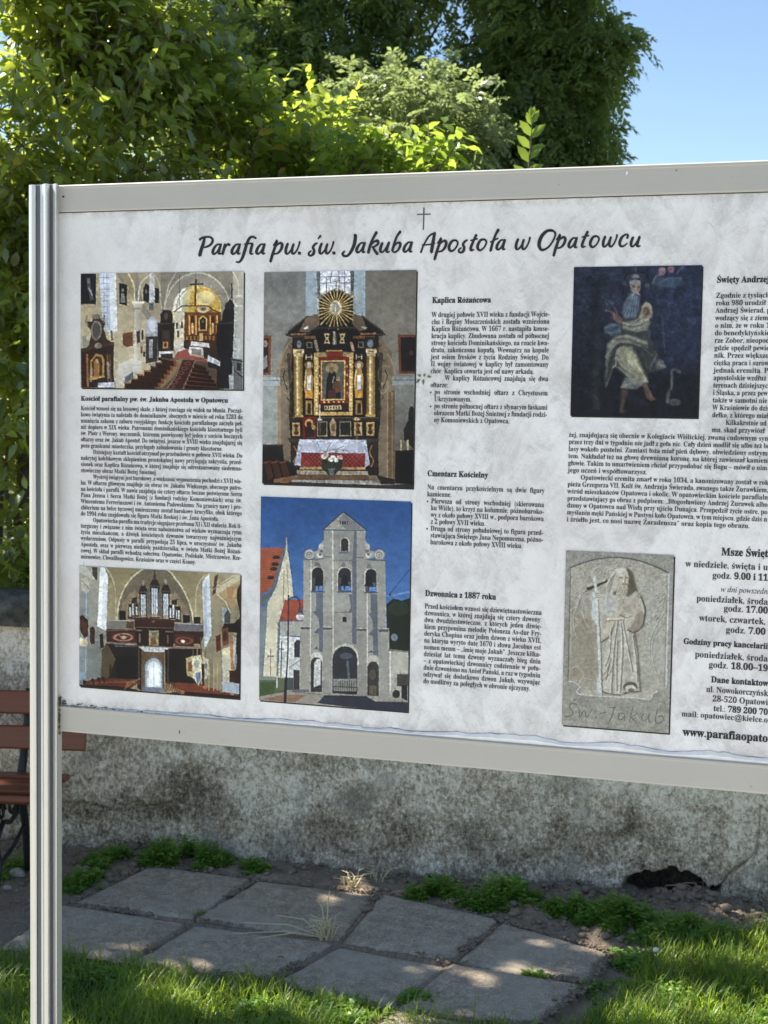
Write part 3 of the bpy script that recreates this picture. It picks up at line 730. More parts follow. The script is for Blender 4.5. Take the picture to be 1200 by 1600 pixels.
# left wall
c.poly([(195, 60), (305, 60), (320, 445), (262, 470), (215, 330)], vg(60, (212, 222, 236), 450, (196, 206, 222))); c.poly([(262, 60), (305, 60), (320, 445), (275, 440)], (236, 240, 244))
for yy in range(95, 420, 38): c.line([(203, yy), (262, yy + 4)], 2.5, (150, 155, 165))
for xx in (225, 245): c.line([(xx, 70), (xx + 10, 420)], 2, (160, 165, 175))
c.rect(72, 70, 175, 268, (38, 37, 40)); c.poly([(110, 100), (135, 95), (140, 150), (165, 240), (140, 245), (120, 170)], (98, 100, 104)); c.ell(124, 120, 9, 13, (150, 132, 112)); c.line([(128, 165), (150, 210)], 8, (185, 188, 190))
c.poly([(328, 132), (380, 145), (382, 280), (332, 270)], (34, 34, 36)); c.ell(352, 180, 9, 12, (150, 140, 125)); c.poly([(342, 200), (364, 200), (372, 260), (340, 258)], (150, 150, 150))
c.rect(526, 85, 562, 265, (206, 206, 208)); c.poly([(486, 170), (503, 138), (525, 150), (525, 262), (488, 252)], (40, 40, 42)); c.ell(505, 190, 7, 14, (120, 112, 100)); c.poly([(562, 165), (590, 172), (590, 266), (563, 264)], (40, 40, 44)); c.rect(526, 262, 556, 310, (108, 122, 132)); c.line([(530, 275), (552, 276)], 3, (60, 66, 74)); c.line([(530, 292), (552, 293)], 3, (60, 66, 74))
c.poly([(420, 258), (488, 258), (478, 300), (470, 660), (432, 660), (430, 300)], hg(425, (222, 216, 205), 475, (180, 172, 158))); c.rect(414, 252, 494, 268, (228, 222, 208)); c.rect(424, 296, 482, 304, (170, 164, 150)); c.rect(418, 660, 480, 672, (150, 140, 126)); c.poly([(330, 660), (420, 620), (480, 640), (480, 700), (360, 790), (310, 780)], (216, 214, 206), .8)
c.poly([(356, 462), (375, 455), (420, 448), (424, 540), (385, 548), (358, 532)], (120, 76, 48)); c.poly([(444, 448), (468, 440), (470, 515), (450, 524)], (70, 56, 46)); c.poly([(478, 440), (492, 436), (492, 500), (480, 506)], (76, 58, 46)); c.poly([(472, 545), (486, 542), (486, 586), (474, 588)], (110, 84, 60)); c.rect(490, 580, 504, 612, (60, 50, 44))
c.ell(548, 420, 40, 68, (182, 186, 196)); c.rect(510, 420, 586, 480, (180, 184, 192)); c.ell(548, 410, 26, 40, (205, 210, 220)); c.poly([(508, 480), (586, 480), (582, 640), (508, 655)], (70, 62, 58)); c.rect(528, 500, 552, 620, (168, 170, 176))
# left side altar
c.poly([(80, 562), (120, 550), (150, 510), (290, 515), (300, 530), (296, 720), (312, 815), (86, 815)], (62, 44, 38)); c.poly([(132, 545), (150, 440), (120, 410), (110, 385), (150, 380), (180, 335), (210, 365), (240, 395), (228, 430), (255, 500), (290, 520)], (74, 56, 46))
c.poly([(76, 560), (296, 516), (298, 534), (80, 582)], (92, 64, 50)); c.ell(181, 440, 36, 64, (150, 142, 126)); c.ell(181, 440, 26, 52, (96, 96, 92)); c.ell(178, 350, 26, 18, (136, 130, 118)); c.line([(118, 345), (108, 380), (122, 405)], 12, (160, 148, 124)); c.line([(234, 345), (230, 385)], 10, (130, 126, 120)); c.poly([(88, 480), (112, 470), (130, 540), (96, 552)], (150, 152, 148)); c.line([(280, 445), (286, 500)], 13, (128, 116, 96)); c.ell(194, 540, 24, 18, (160, 152, 138))
c.poly([(140, 770), (142, 640), (180, 590), (225, 600), (238, 640), (236, 740)], (186, 150, 84)); c.poly([(152, 740), (155, 645), (182, 608), (216, 615), (224, 650), (222, 735)], (88, 66, 50)); c.poly([(165, 690), (170, 640), (192, 625), (206, 660), (204, 740), (170, 748)], (178, 132, 78)); c.ell(186, 640, 9, 14, (206, 180, 140))
for x0, w_ in ((122, 14), (256, 13), (274, 8)): c.line([(x0, 600), (x0 + 8, 800)], w_, (170, 116, 72) if x0 == 122 else (120, 88, 66))
c.line([(152, 690), (150, 770)], 14, (180, 172, 150)); c.line([(262, 650), (266, 745)], 16, (150, 148, 140)); c.poly([(200, 782), (305, 776), (308, 812), (196, 812)], (214, 220, 232)); c.line([(140, 760), (236, 742)], 8, (196, 168, 104))
# centre
c.poly([(690, 318), (770, 326), (770, 560), (745, 590), (690, 560), (676, 420)], (222, 214, 192)); c.rect(692, 318, 772, 328, (200, 192, 172)); 
for x0, y0 in ((700, 390), (732, 385), (708, 442)): c.rect(x0, y0, x0 + 13, y0 + 42, (96, 78, 58))
c.poly([(755, 325), (985, 325), (990, 560), (752, 560)], (122, 78, 42)); c.poly([(815, 325), (830, 290), (860, 280), (925, 290), (935, 330)], (150, 104, 56)); c.ell(874, 306, 42, 24, (214, 196, 160)); c.ell(876, 305, 18, 12, (120, 110, 96))
for x0 in (785, 826, 918, 960): c.line([(x0, 350), (x0, 470)], 11, (206, 148, 74)); c.line([(x0 + 3, 350), (x0 + 3, 470)], 4, (238, 196, 120))
for x0 in (806, 934): c.ell(x0, 378, 12, 26, (64, 48, 38)); c.line([(x0, 400), (x0, 455)], 13, (226, 190, 140))
c.poly([(845, 445), (845, 365), (872, 345), (898, 365), (898, 445)], (222, 190, 128)); c.poly([(853, 436), (853, 370), (872, 355), (890, 370), (890, 436)], (44, 52, 50)); c.ell(872, 385, 8, 12, (120, 100, 76))
c.rect(760, 470, 985, 560, (92, 60, 38)); 
for x0 in range(765, 985, 24): c.rect(x0, 478, x0 + 13, 505, (176, 124, 68))
c.rect(850, 460, 872, 510, (212, 186, 130))
c.poly([(800, 512), (910, 524), (915, 552), (795, 540)], (228, 226, 224)); c.poly([(785, 546), (872, 552), (870, 600), (784, 590)], (222, 222, 224)); c.poly([(800, 560), (862, 565), (862, 600), (802, 594)], (150, 142, 136)); c.poly([(752, 505), (790, 500), (780, 560), (750, 560)], (58, 46, 40)); c.poly([(876, 556), (990, 560), (980, 630), (880, 622)], (70, 54, 46))
c.line([(688, 322), (722, 296), (740, 284), (905, 286), (935, 312), (975, 326)], 8, (92, 74, 58)); c.line([(826, 118), (822, 282)], 11, (66, 54, 48)); c.line([(790, 148), (868, 144)], 10, (80, 62, 52)); c.line([(828, 160), (824, 205)], 7, (112, 92, 76)); c.line([(826, 66), (826, 118)], 2, (90, 86, 80)); c.line([(722, 90), (720, 280)], 2.5, (100, 96, 88))
c.poly([(600, 340), (618, 308), (665, 312), (680, 345), (676, 392), (692, 402), (684, 628), (588, 636), (582, 402), (600, 390)], (50, 40, 38)); c.poly([(612, 440), (660, 440), (664, 570), (612, 572)], (88, 58, 46)); c.ell(637, 352, 14, 22, (96, 86, 76)); c.ell(636, 470, 16, 24, (76, 74, 76)); c.rect(616, 514, 652, 556, (190, 152, 96)); c.ell(634, 534, 10, 14, (100, 70, 50)); c.line([(584, 398), (690, 398)], 9, (84, 66, 56)); c.poly([(592, 578), (686, 574), (692, 612), (590, 616)], (220, 222, 224)); c.poly([(604, 594), (680, 590), (682, 640), (606, 645)], (64, 60, 58))
c.poly([(690, 545), (735, 535), (760, 560), (705, 585)], (216, 214, 206)); c.poly([(712, 580), (775, 560), (790, 600), (900, 625), (900, 642), (690, 618)], (164, 92, 80))
# floor
c.poly([(370, 815), (600, 650), (690, 618), (900, 642), (1010, 700), (1005, 820)], (112, 96, 78)); c.poly([(690, 632), (742, 626), (690, 740), (610, 815), (560, 815), (640, 720)], (158, 138, 104)); c.poly([(742, 632), (826, 632), (800, 700), (745, 820), (640, 820), (700, 740)], (84, 46, 42))
for q in range(6): c.ell(778 - q * 22, 655 + q * 30, 20 + q * 2, 11 + q, (128, 84, 72), .9); c.ell(778 - q * 22, 655 + q * 30, 10, 6, (60, 36, 36))
c.line([(742, 632), (700, 740), (644, 818)], 5, (168, 140, 112)); c.line([(826, 632), (800, 700), (748, 818)], 5, (168, 140, 112))
for q in range(7):
    x0, y0, x1, y1 = 372 + q * 42 - (q > 4) * 10, 790 - q * 26, 575 + q * 20, 812 - q * 27
    c.poly([(x0, y0 - 14), (x1, y1 - 14), (x1 + 4, y1 + 24), (x0, y0 + 26)], (64, 40, 30)); c.line([(x0, y0 - 12), (x1, y1 - 12)], 9, (178, 116, 70) if q < 4 else (128, 84, 58)); c.poly([(x1 - 10, y1 - 18), (x1 + 10, y1 - 10), (x1 + 10, y1 + 26), (x1 - 6, y1 + 26)], (146, 92, 56))
for q in range(6):
    x0, y0, x1, y1 = 758 + q * 12, 800 - q * 27, 975 - q * 16, 815 - q * 25
    c.poly([(x0, y0 - 10), (x1, y1 - 12), (x1, y1 + 16), (x0, y0 + 18)], (58, 36, 28)); c.line([(x0, y0 - 9), (x1, y1 - 10)], 8, (150, 88, 54) if q < 4 else (104, 66, 48))
c.poly([(372, 745), (425, 710), (428, 745), (376, 790)], (104, 116, 128))
# right pulpit
c.poly([(960, 400), (990, 380), (1000, 320), (1040, 240), (1060, 260), (1070, 340), (1062, 560), (1058, 720), (1010, 740), (960, 700), (962, 560), (955, 520)], (44, 40, 42)); c.line([(1052, 150), (1055, 235)], 9, (62, 58, 58)); c.ell(1040, 285, 30, 26, (54, 50, 52)); c.line([(955, 402), (1062, 392)], 10, (72, 64, 62)); c.poly([(985, 600), (1030, 610), (1040, 815), (960, 815), (965, 640)], (46, 42, 44)); c.poly([(905, 600), (982, 640), (980, 672), (903, 640)], (216, 222, 228)); c.poly([(905, 640), (972, 668), (968, 690), (905, 680)], (50, 48, 52))
c.line([(1096, 500), (1100, 560), (1085, 620)], 18, (204, 206, 204)); c.line([(1072, 560), (1104, 548)], 9, (196, 198, 196)); c.poly([(1050, 620), (1120, 625), (1122, 820), (1066, 820), (1068, 700)], (120, 122, 124)); c.line([(1050, 628), (1118, 640)], 9, (52, 46, 44)); c.line([(1072, 700), (1118, 740)], 8, (70, 60, 56)); c.rect(1086, 650, 1112, 700, (60, 52, 48))
c.photo(3, .115, .84, 1.32)
picture('photo_of_church_interior', 'colour photo of the church nave with pews, carpet and golden altar', (.0525, .4350, .1886, .4362), c)

# ---- 2 altar ------------------------------------------------------------------
c = Cv([(62, 65), (1088, 55), (1060, 1530), (38, 1490)], 230, 315, (138, 136, 128)).warp(2.8, 14, 102)
c.poly([(30, 50), (350, 50), (350, 470), (225, 480), (200, 780), (30, 780)], vg(60, (138, 139, 136), 760, (160, 160, 152)))
c.poly([(745, 50), (1100, 50), (1090, 780), (930, 780), (860, 470), (745, 440)], vg(60, (128, 124, 114), 780, (150, 146, 136)))
c.poly([(350, 50), (428, 50), (432, 240), (440, 380), (360, 440), (345, 380)], (168, 182, 190)); c.poly([(420, 50), (447, 50), (450, 210), (432, 230)], (104, 112, 114)); c.rect(447, 50, 652, 215, (226, 230, 240)); c.poly([(650, 50), (678, 50), (680, 250), (655, 215)], (92, 100, 98)); c.poly([(678, 50), (750, 50), (748, 440), (665, 370)], (170, 186, 194))
for yy in (98, 140): c.line([(448, yy), (650, yy - 2)], 4, (90, 96, 104))
for xx, y0, y1 in ((488, 98, 205), (525, 60, 98), (515, 98, 140), (572, 60, 100), (575, 98, 180), (612, 60, 140), (490, 140, 200), (612, 140, 200)): c.line([(xx, y0), (xx, y1)], 4, (96, 102, 110))
c.poly([(140, 780), (200, 560), (260, 480), (830, 480), (920, 600), (945, 780), (945, 1500), (130, 1480)], (138, 124, 104)); c.poly([(170, 820), (215, 800), (215, 1220), (160, 1230)], (146, 132, 114)); c.poly([(135, 840), (175, 820), (170, 1225), (130, 1225)], (176, 150, 118)); c.curve([(152, 790), (180, 640), (235, 530)], 12, (178, 152, 120)); c.curve([(900, 620), (935, 700), (945, 800)], 10, (170, 148, 120)); c.poly([(890, 880), (945, 860), (945, 1480), (888, 1480)], (122, 100, 78)); c.line([(895, 880), (892, 1475)], 8, (176, 152, 122)); c.line([(925, 880), (925, 1475)], 6, (158, 132, 102))
c.rect(45, 770, 168, 830, (186, 194, 198)); c.line([(45, 792), (165, 792)], 6, (142, 150, 154)); c.rect(45, 830, 150, 1230, (168, 174, 170)); c.rect(925, 770, 1085, 830, (158, 164, 164)); c.line([(928, 795), (1085, 795)], 7, (120, 128, 130)); c.poly([(945, 830), (1085, 830), (1070, 1290), (940, 1290)], vg(830, (146, 148, 142), 1290, (112, 106, 98)))
c.poly([(45, 490), (108, 488), (102, 752), (45, 756)], (142, 84, 54)); c.poly([(45, 508), (90, 506), (86, 738), (45, 740)], (52, 48, 50)); c.ell(66, 545, 16, 22, (178, 150, 134)); c.poly([(48, 640), (78, 620), (82, 700), (48, 720)], (150, 148, 148)); c.poly([(965, 488), (1086, 490), (1078, 752), (972, 750)], (122, 74, 50)); c.poly([(982, 505), (1084, 506), (1078, 735), (986, 735)], (40, 36, 40)); c.ell(1052, 612, 14, 18, (90, 66, 56))
K = (40, 36, 36); K2 = (62, 56, 52); Gd = (196, 158, 82); Gl = (226, 202, 140); Gp = (206, 192, 156)
c.poly([(232, 455), (355, 360), (440, 365), (440, 240), (500, 200), (555, 180), (610, 200), (668, 240), (668, 365), (728, 360), (865, 460), (878, 490), (838, 500), (850, 1045), (830, 1190), (835, 1440), (235, 1440), (240, 1190), (228, 1045), (255, 500), (210, 490)], K)
c.poly([(355, 362), (440, 345), (440, 420), (370, 470), (300, 462)], (132, 112, 92)); c.poly([(664, 345), (728, 362), (760, 450), (700, 465), (660, 410)], (128, 108, 88)); c.line([(228, 462), (360, 362)], 9, (92, 84, 78)); c.line([(728, 362), (862, 462)], 9, (92, 84, 78)); c.poly([(330, 440), (365, 425), (362, 445), (340, 452)], (210, 214, 220)); c.poly([(720, 430), (760, 440), (745, 452)], (210, 214, 220))
c.curve([(430, 236), (480, 222), (520, 192), (555, 182), (590, 192), (630, 222), (676, 236)], 9, (120, 114, 108)); c.line([(425, 210), (445, 240)], 12, (152, 138, 118)); c.line([(660, 200), (672, 238)], 12, (152, 138, 118)); c.line([(556, 130), (556, 185)], 6, (92, 92, 92)); c.line([(532, 128), (580, 126)], 5, (100, 100, 100)); c.ell(556, 186, 10, 12, (170, 160, 140))
for a in range(30):
    t = a * math.pi / 15; r1 = 130 + 22 * (a % 2) * 1; r1 = min(r1, 118 / max(.45, abs(math.cos(t)))); cx, cy = 551, 308
    c.line([(cx + 40 * math.cos(t), cy + 44 * math.sin(t)), (cx + r1 * math.cos(t), cy + r1 * .95 * math.sin(t))], 6.5, Gl if a % 2 else (188, 158, 92))
c.ell(551, 306, 40, 48, (206, 200, 188)); c.ell(551, 306, 26, 32, (164, 160, 152)); c.line([(552, 290), (548, 330)], 8, (226, 222, 214)); c.ell(551, 306, 40, 48, (222, 206, 160), ring=6)
c.line([(212, 486), (360, 486), (380, 462), (420, 440), (680, 440), (700, 462), (740, 484), (876, 486)], 12, (70, 64, 62)); c.rect(410, 455, 690, 575, K)
for x0 in (490, 594): c.poly([(x0 - 20, 478), (x0 + 20, 478), (x0 + 10, 512), (x0 + 20, 546), (x0 - 20, 546), (x0 - 10, 512)], (214, 194, 142)); c.ell(x0, 496, 8, 7, K); c.ell(x0, 530, 8, 7, K)
c.poly([(532, 465), (550, 465), (552, 500), (556, 550), (528, 552)], (160, 150, 134)); c.line([(540, 470), (540, 548)], 6, (220, 212, 196))
for x0 in (250, 720):
    c.line([(x0, 482), (x0 + 95, 480)], 12, (164, 122, 80)); c.line([(x0 + 10, 500), (x0 + 90, 500)], 8, (100, 78, 58)); c.rect(x0 + 18, 510, x0 + 84, 578, (52, 50, 52))
c.rect(335, 494, 415, 514, (140, 104, 66)); c.rect(665, 494, 745, 514, (140, 104, 66)); c.ell(300, 548, 16, 26, (126, 132, 138)); c.ell(781, 548, 20, 26, (140, 150, 162))
for x0 in (352, 700): c.poly([(x0, 535), (x0 + 38, 535), (x0 + 38, 575), (x0, 575)], (150, 140, 124)); c.rect(x0 + 6, 541, x0 + 32, 569, (44, 40, 40))
c.line([(412, 530), (425, 590)], 20, (176, 160, 142)); c.line([(655, 545), (668, 590)], 20, (196, 156, 136))
for x0, x1 in ((262, 322), (756, 812)):
    w_ = x1 - x0; c.poly([(x0, 590), (x1, 590), (x1 - 3, 1040), (x0 - 4, 1040)], hg(x0, (120, 88, 44), x0 + w_ * .45, (216, 188, 118))); c.poly([(x0 + w_ * .5, 625), (x1, 625), (x1 - 4, 1035), (x0 + w_ * .5, 1035)], hg(x0 + w_ * .5, (214, 184, 112), x1, (128, 98, 54))); c.line([(x0 + w_ * .42, 640), (x0 + w_ * .40, 1030)], 8, (244, 232, 190)); c.poly([(x0 - 4, 582), (x1 + 12, 582), (x1 + 4, 632), (x0 + 6, 632)], (206, 186, 140)); c.line([(x0 + 4, 600), (x1 + 4, 602)], 6, (110, 82, 48)); c.ell(x0 + 6, 602, 10, 12, (232, 214, 170)); c.ell(x1 + 2, 602, 10, 12, (232, 214, 170)); c.rect(x0 - 8, 1026, x1 + 4, 1042, (190, 156, 92))
for x0 in (367, 706):
    c.rect(x0 - 26, 615, x0 + 26, 655, (56, 50, 48)); c.line([(x0 - 18, 622), (x0 - 18, 650)], 6, Gp); c.line([(x0 + 18, 622), (x0 + 18, 650)], 6, Gp); c.line([(x0 - 18, 636), (x0 + 18, 636)], 6, Gp)
    c.ell(x0, 690, 30, 26, (166, 132, 74)); c.ell(x0, 692, 14, 20, (214, 206, 196)); c.poly([(x0 - 22, 715), (x0 + 14, 712), (x0 + 30, 780), (x0 + 22, 905), (x0 - 26, 905), (x0 - 34, 800)], (182, 146, 84)); c.poly([(x0 - 12, 760), (x0 + 14, 760), (x0 + 12, 860), (x0 - 14, 860)], (224, 222, 220)); c.poly([(x0 - 24, 862), (x0 + 22, 862), (x0 + 26, 915), (x0 - 26, 915)], (214, 160, 74)); c.line([(x0 - 20, 730), (x0 - 30, 840)], 6, (236, 214, 156))
    c.poly([(x0 - 24, 930), (x0 + 18, 930), (x0 + 22, 1025), (x0 - 26, 1025)], (176, 142, 84)); c.poly([(x0 - 10, 950), (x0 + 10, 950), (x0 + 12, 1018), (x0 - 12, 1018)], (58, 46, 38))
c.poly([(402, 608), (478, 606), (490, 590), (590, 590), (604, 606), (668, 606), (662, 1032), (400, 1030)], (212, 180, 110)); c.poly([(434, 632), (478, 628), (640, 628), (636, 1008), (432, 1008)], (52, 40, 36)); c.poly([(436, 634), (470, 632), (636, 632), (634, 950), (436, 950)], (140, 44, 38))
for y0 in range(620, 1025, 22): c.ell(418, y0, 7, 7, (240, 222, 170)); c.ell(650, y0, 7, 7, (240, 222, 170))
c.poly([(478, 598), (606, 596), (598, 630), (486, 632)], (120, 90, 52)); c.poly([(496, 604), (586, 602), (582, 632), (500, 632)], (150, 50, 42)); c.poly([(410, 608), (475, 604), (490, 634), (420, 640)], (186, 164, 118)); c.poly([(608, 604), (664, 608), (656, 640), (600, 632)], (186, 164, 118))
c.poly([(448, 660), (615, 658), (612, 928), (448, 930)], (226, 196, 124)); c.poly([(456, 668), (606, 667), (603, 920), (456, 921)], (106, 108, 98)); c.ell(524, 715, 44, 36, (176, 158, 112)); c.poly([(488, 790), (505, 730), (545, 735), (556, 790), (585, 850), (580, 915), (478, 915)], (38, 44, 50)); c.ell(522, 722, 17, 24, (146, 120, 98)); c.ell(524, 692, 22, 12, (186, 166, 116)); c.ell(564, 785, 13, 16, (170, 140, 112)); c.poly([(535, 800), (572, 800), (590, 870), (545, 880), (525, 840)], (126, 86, 70)); c.poly([(500, 860), (545, 850), (550, 915), (495, 915)], (98, 60, 54)); c.line([(536, 770), (528, 808)], 6, (206, 196, 180))
for x0 in (470, 500, 535, 570, 600): c.ell(x0, 940, 7, 5, (236, 210, 150))
for y0 in (700, 760, 820, 880): c.ell(441, y0, 4, 8, (226, 190, 120)); c.ell(626, y0, 4, 8, (226, 190, 120))
c.poly([(470, 965), (585, 962), (585, 992), (472, 994)], (206, 188, 148)); 
for x0 in range(480, 580, 18): c.ell(x0, 978, 5, 8, (70, 56, 46))
for sx, x0 in ((1, 170), (-1, 912)):
    X_ = lambda d: x0 + sx * d
    c.curve([(X_(5), 705), (X_(40), 700), (X_(70), 720), (X_(75), 790), (X_(50), 820), (X_(20), 800), (X_(15), 850), (X_(50), 885), (X_(72), 850)], 11, (166, 146, 108)); c.curve([(X_(60), 560), (X_(80), 590), (X_(70), 640), (X_(40), 660)], 12, (112, 92, 66)); c.curve([(X_(45), 910), (X_(70), 940), (X_(60), 990), (X_(78), 1030)], 11, (104, 84, 62)); c.curve([(X_(30), 730), (X_(20), 770), (X_(45), 850)], 6, (50, 44, 42)); c.line([(X_(58), 620), (X_(85), 1030)], 26, (46, 40, 40), .6)
c.rect(232, 1045, 842, 1075, (56, 48, 46)); c.line([(235, 1045), (840, 1048)], 5, (110, 96, 84)); c.rect(238, 1072, 832, 1190, K)
for x0 in (276, 698, 780): c.rect(x0 - 27, 1078, x0 + 27, 1170, (198, 172, 120)); c.ell(x0, 1102, 16, 14, (104, 50, 40)); c.ell(x0, 1146, 16, 14, (104, 50, 40)); c.ell(x0, 1124, 10, 8, (70, 70, 50))
c.rect(322, 1040, 412, 1182, (136, 36, 32)); c.ell(366, 1085, 30, 30, (206, 172, 104)); c.ell(366, 1092, 17, 22, (66, 48, 44)); c.poly([(340, 1110), (395, 1105), (405, 1175), (338, 1178)], (60, 40, 40)); c.ell(396, 1112, 12, 16, (196, 160, 96))
for x0, x1 in ((420, 490), (572, 652)): c.rect(x0, 1072, x1, 1172, (170, 160, 132)); c.rect(x0 + 6, 1078, x1 - 6, 1166, (50, 50, 48))
c.poly([(505, 1080), (530, 1050), (552, 1080), (548, 1170), (512, 1170)], (176, 150, 110)); c.ell(530, 1115, 14, 26, (120, 100, 80)); c.ell(530, 1060, 9, 12, (186, 180, 170)); c.line([(438, 960), (440, 1060)], 7, (222, 214, 200)); c.ell(440, 1058, 16, 9, (220, 224, 226)); c.line([(440, 1065), (440, 1185)], 7, (120, 104, 84)); c.ell(690, 1056, 22, 10, (226, 200, 150)); c.line([(690, 1060), (690, 1190)], 8, (140, 104, 66))
c.poly([(220, 1182), (842, 1190), (830, 1215), (232, 1212)], (74, 66, 62)); c.rect(240, 1215, 300, 1400, (56, 44, 38)); c.rect(770, 1215, 830, 1400, (58, 46, 38)); c.curve([(262, 1240), (285, 1290), (258, 1340), (280, 1385)], 7, (166, 132, 76)); c.curve([(790, 1240), (775, 1290), (800, 1340), (780, 1390)], 7, (166, 132, 76))
c.poly([(306, 1285), (746, 1285), (746, 1390), (308, 1380)], (150, 56, 52))
for a in range(0, 13): c.line([(310 + a * 28, 1288), (310 + a * 28 + 92, 1382)], 3, (84, 34, 36)); c.line([(310 + a * 28 + 92, 1288), (310 + a * 28, 1382)], 3, (206, 160, 130), .4)
c.poly([(246, 1380), (306, 1285), (306, 1382)], (30, 26, 28)); c.rect(238, 1384, 306, 1420, K); c.rect(748, 1384, 832, 1425, K)
c.poly([(300, 1192), (752, 1198), (776, 1368), (742, 1385), (744, 1290), (312, 1282), (308, 1372), (262, 1366)], vg(1195, (212, 216, 230), 1300, (186, 194, 214))); c.curve([(420, 1205), (440, 1270)], 4, (164, 172, 194)); c.curve([(640, 1205), (620, 1275)], 4, (168, 176, 198)); c.curve([(440, 1262), (480, 1275), (540, 1262), (620, 1270)], 8, (146, 142, 130), .7)
c.poly([(300, 1378), (748, 1384), (748, 1400), (300, 1396)], (190, 160, 110)); c.poly([(280, 1402), (760, 1412), (768, 1440), (280, 1432)], (168, 160, 144)); c.poly([(290, 1430), (770, 1440), (770, 1478), (280, 1470)], (116, 90, 66)); c.poly([(235, 1468), (790, 1476), (858, 1508), (220, 1490)], (176, 176, 170)); c.poly([(30, 1490), (220, 1480), (860, 1508), (1065, 1500), (1065, 1540), (30, 1510)], (62, 62, 62)); c.poly([(820, 1440), (940, 1470), (940, 1500), (850, 1500)], (46, 40, 40))
for x0, y0, c0 in ((466, 1310, (230, 226, 220)), (510, 1335, (236, 236, 236)), (545, 1338, (232, 234, 228)), (575, 1318, (232, 186, 176)), (480, 1300, (220, 200, 180)), (528, 1318, (226, 226, 216))): c.ell(x0, y0, 19, 17, c0)
c.poly([(450, 1330), (592, 1330), (588, 1390), (530, 1440), (500, 1440), (452, 1390)], (54, 66, 50)); c.ell(512, 1333, 16, 13, (238, 238, 236)); c.ell(548, 1336, 15, 13, (234, 236, 230)); c.curve([(470, 1300), (500, 1240), (520, 1215)], 4, (110, 120, 100)); c.curve([(540, 1300), (560, 1260), (600, 1240)], 4, (120, 124, 104)); c.poly([(492, 1392), (542, 1392), (530, 1440), (508, 1440)], (120, 124, 128))
c.poly([(38, 1225), (185, 1228), (190, 1330), (240, 1350), (240, 1500), (36, 1490)], (46, 42, 42))
for x0 in (50, 105, 165): c.poly([(x0, 1345), (x0 + 45, 1335), (x0 + 72, 1440), (x0 + 30, 1470)], (92, 58, 44)); c.line([(x0, 1350), (x0 + 46, 1340)], 10, (134, 88, 66)); c.line([(x0 + 42, 1340), (x0 + 70, 1440)], 6, (40, 34, 34))
c.poly([(120, 1460), (300, 1435), (250, 1470), (215, 1490), (120, 1485)], (150, 114, 84)); c.line([(45, 1232), (185, 1232)], 7, (74, 66, 62))
c.poly([(945, 1275), (1066, 1268), (1062, 1505), (942, 1495)], (32, 30, 34)); c.poly([(1000, 1130), (1030, 1070), (1035, 1000), (1050, 960), (1070, 990), (1066, 1260), (1005, 1200)], (44, 42, 48)); c.line([(983, 1205), (983, 1265)], 13, (202, 184, 140)); c.line([(1027, 1205), (1027, 1265)], 13, (202, 184, 140)); c.ell(1054, 965, 8, 8, (160, 160, 160))
c.photo(31, .14, .84, 1.28, .22)
picture('photo_of_side_altar', 'colour photo of a black and gilded side altar with white cloth', (.4807, .8112, .1915, .6335), c)

# ---- 3 belfry ------------------------------------------------------------------
c = Cv([(82, 25), (1120, 62), (1103, 1520), (65, 1440)], 230, 310, (50, 88, 150)).warp(1.6, 14, 103)
c.poly([(60, 10), (1130, 10), (1130, 800), (60, 800)], vg(20, (36, 76, 138), 760, (66, 112, 176))); c.poly([(60, 1200), (1130, 1120), (1130, 1540), (60, 1540)], (150, 148, 138)); c.line([(930, 720), (1110, 685)], 14, (110, 150, 205), .7); c.line([(975, 705), (1110, 530)], 4, (34, 50, 80)); c.ell(980, 705, 7, 7, (26, 34, 48))
c.poly([(955, 770), (1000, 730), (1060, 745), (1115, 725), (1115, 1130), (970, 1100)], (30, 38, 34)); c.ell(1040, 800, 70, 50, (40, 52, 40)); c.ell(1010, 1000, 22, 26, (180, 200, 220), .5)
Wt = (196, 192, 176); Gy = (140, 142, 138); Sh = (92, 100, 112)
c.poly([(78, 380), (255, 378), (235, 440), (165, 640), (110, 690), (70, 695)], (166, 82, 54))
for q in range(22): c.line([(78, 386 + q * 14), (252 - q * 6, 386 + q * 14)], 3, (120, 54, 38), .7)
c.poly([(72, 700), (130, 700), (160, 640), (190, 560), (240, 380), (268, 385), (230, 480), (200, 600), (160, 700), (100, 775), (72, 790)], (96, 100, 104)); c.line([(262, 310), (264, 390)], 9, (176, 172, 156))
for x0, y0 in ((190, 445), (182, 492), (172, 525), (150, 585)): c.ell(x0, y0, 26, 13, (42, 40, 42))
c.poly([(262, 380), (275, 420), (295, 560), (312, 720), (250, 760), (205, 900), (200, 1275), (95, 1270), (120, 900), (125, 770), (190, 650), (230, 500)], (206, 200, 172)); c.poly([(70, 800), (125, 770), (115, 950), (95, 1270), (66, 1290)], (116, 126, 134)); c.line([(246, 540), (240, 760)], 7, (150, 140, 112)); c.line([(266, 500), (276, 690)], 6, (160, 150, 120)); c.line([(205, 900), (196, 1275)], 10, (108, 124, 110))
c.poly([(250, 740), (380, 738), (385, 885), (215, 885)], (168, 74, 52))
for q in range(10): c.line([(245 - q * 3, 748 + q * 14), (382, 748 + q * 14)], 3, (122, 50, 38), .6)
c.poly([(215, 890), (385, 890), (380, 990), (218, 990)], (166, 168, 160)); c.poly([(215, 990), (360, 1000), (360, 1280), (205, 1280)], (206, 210, 206)); c.poly([(316, 1040), (335, 1018), (360, 1022), (358, 1140), (318, 1140)], (42, 48, 58)); c.line([(285, 1210), (350, 1165)], 12, (120, 130, 150), .7); c.rect(312, 1228, 358, 1375, (52, 50, 50)); c.rect(260, 1285, 312, 1370, (70, 76, 78))
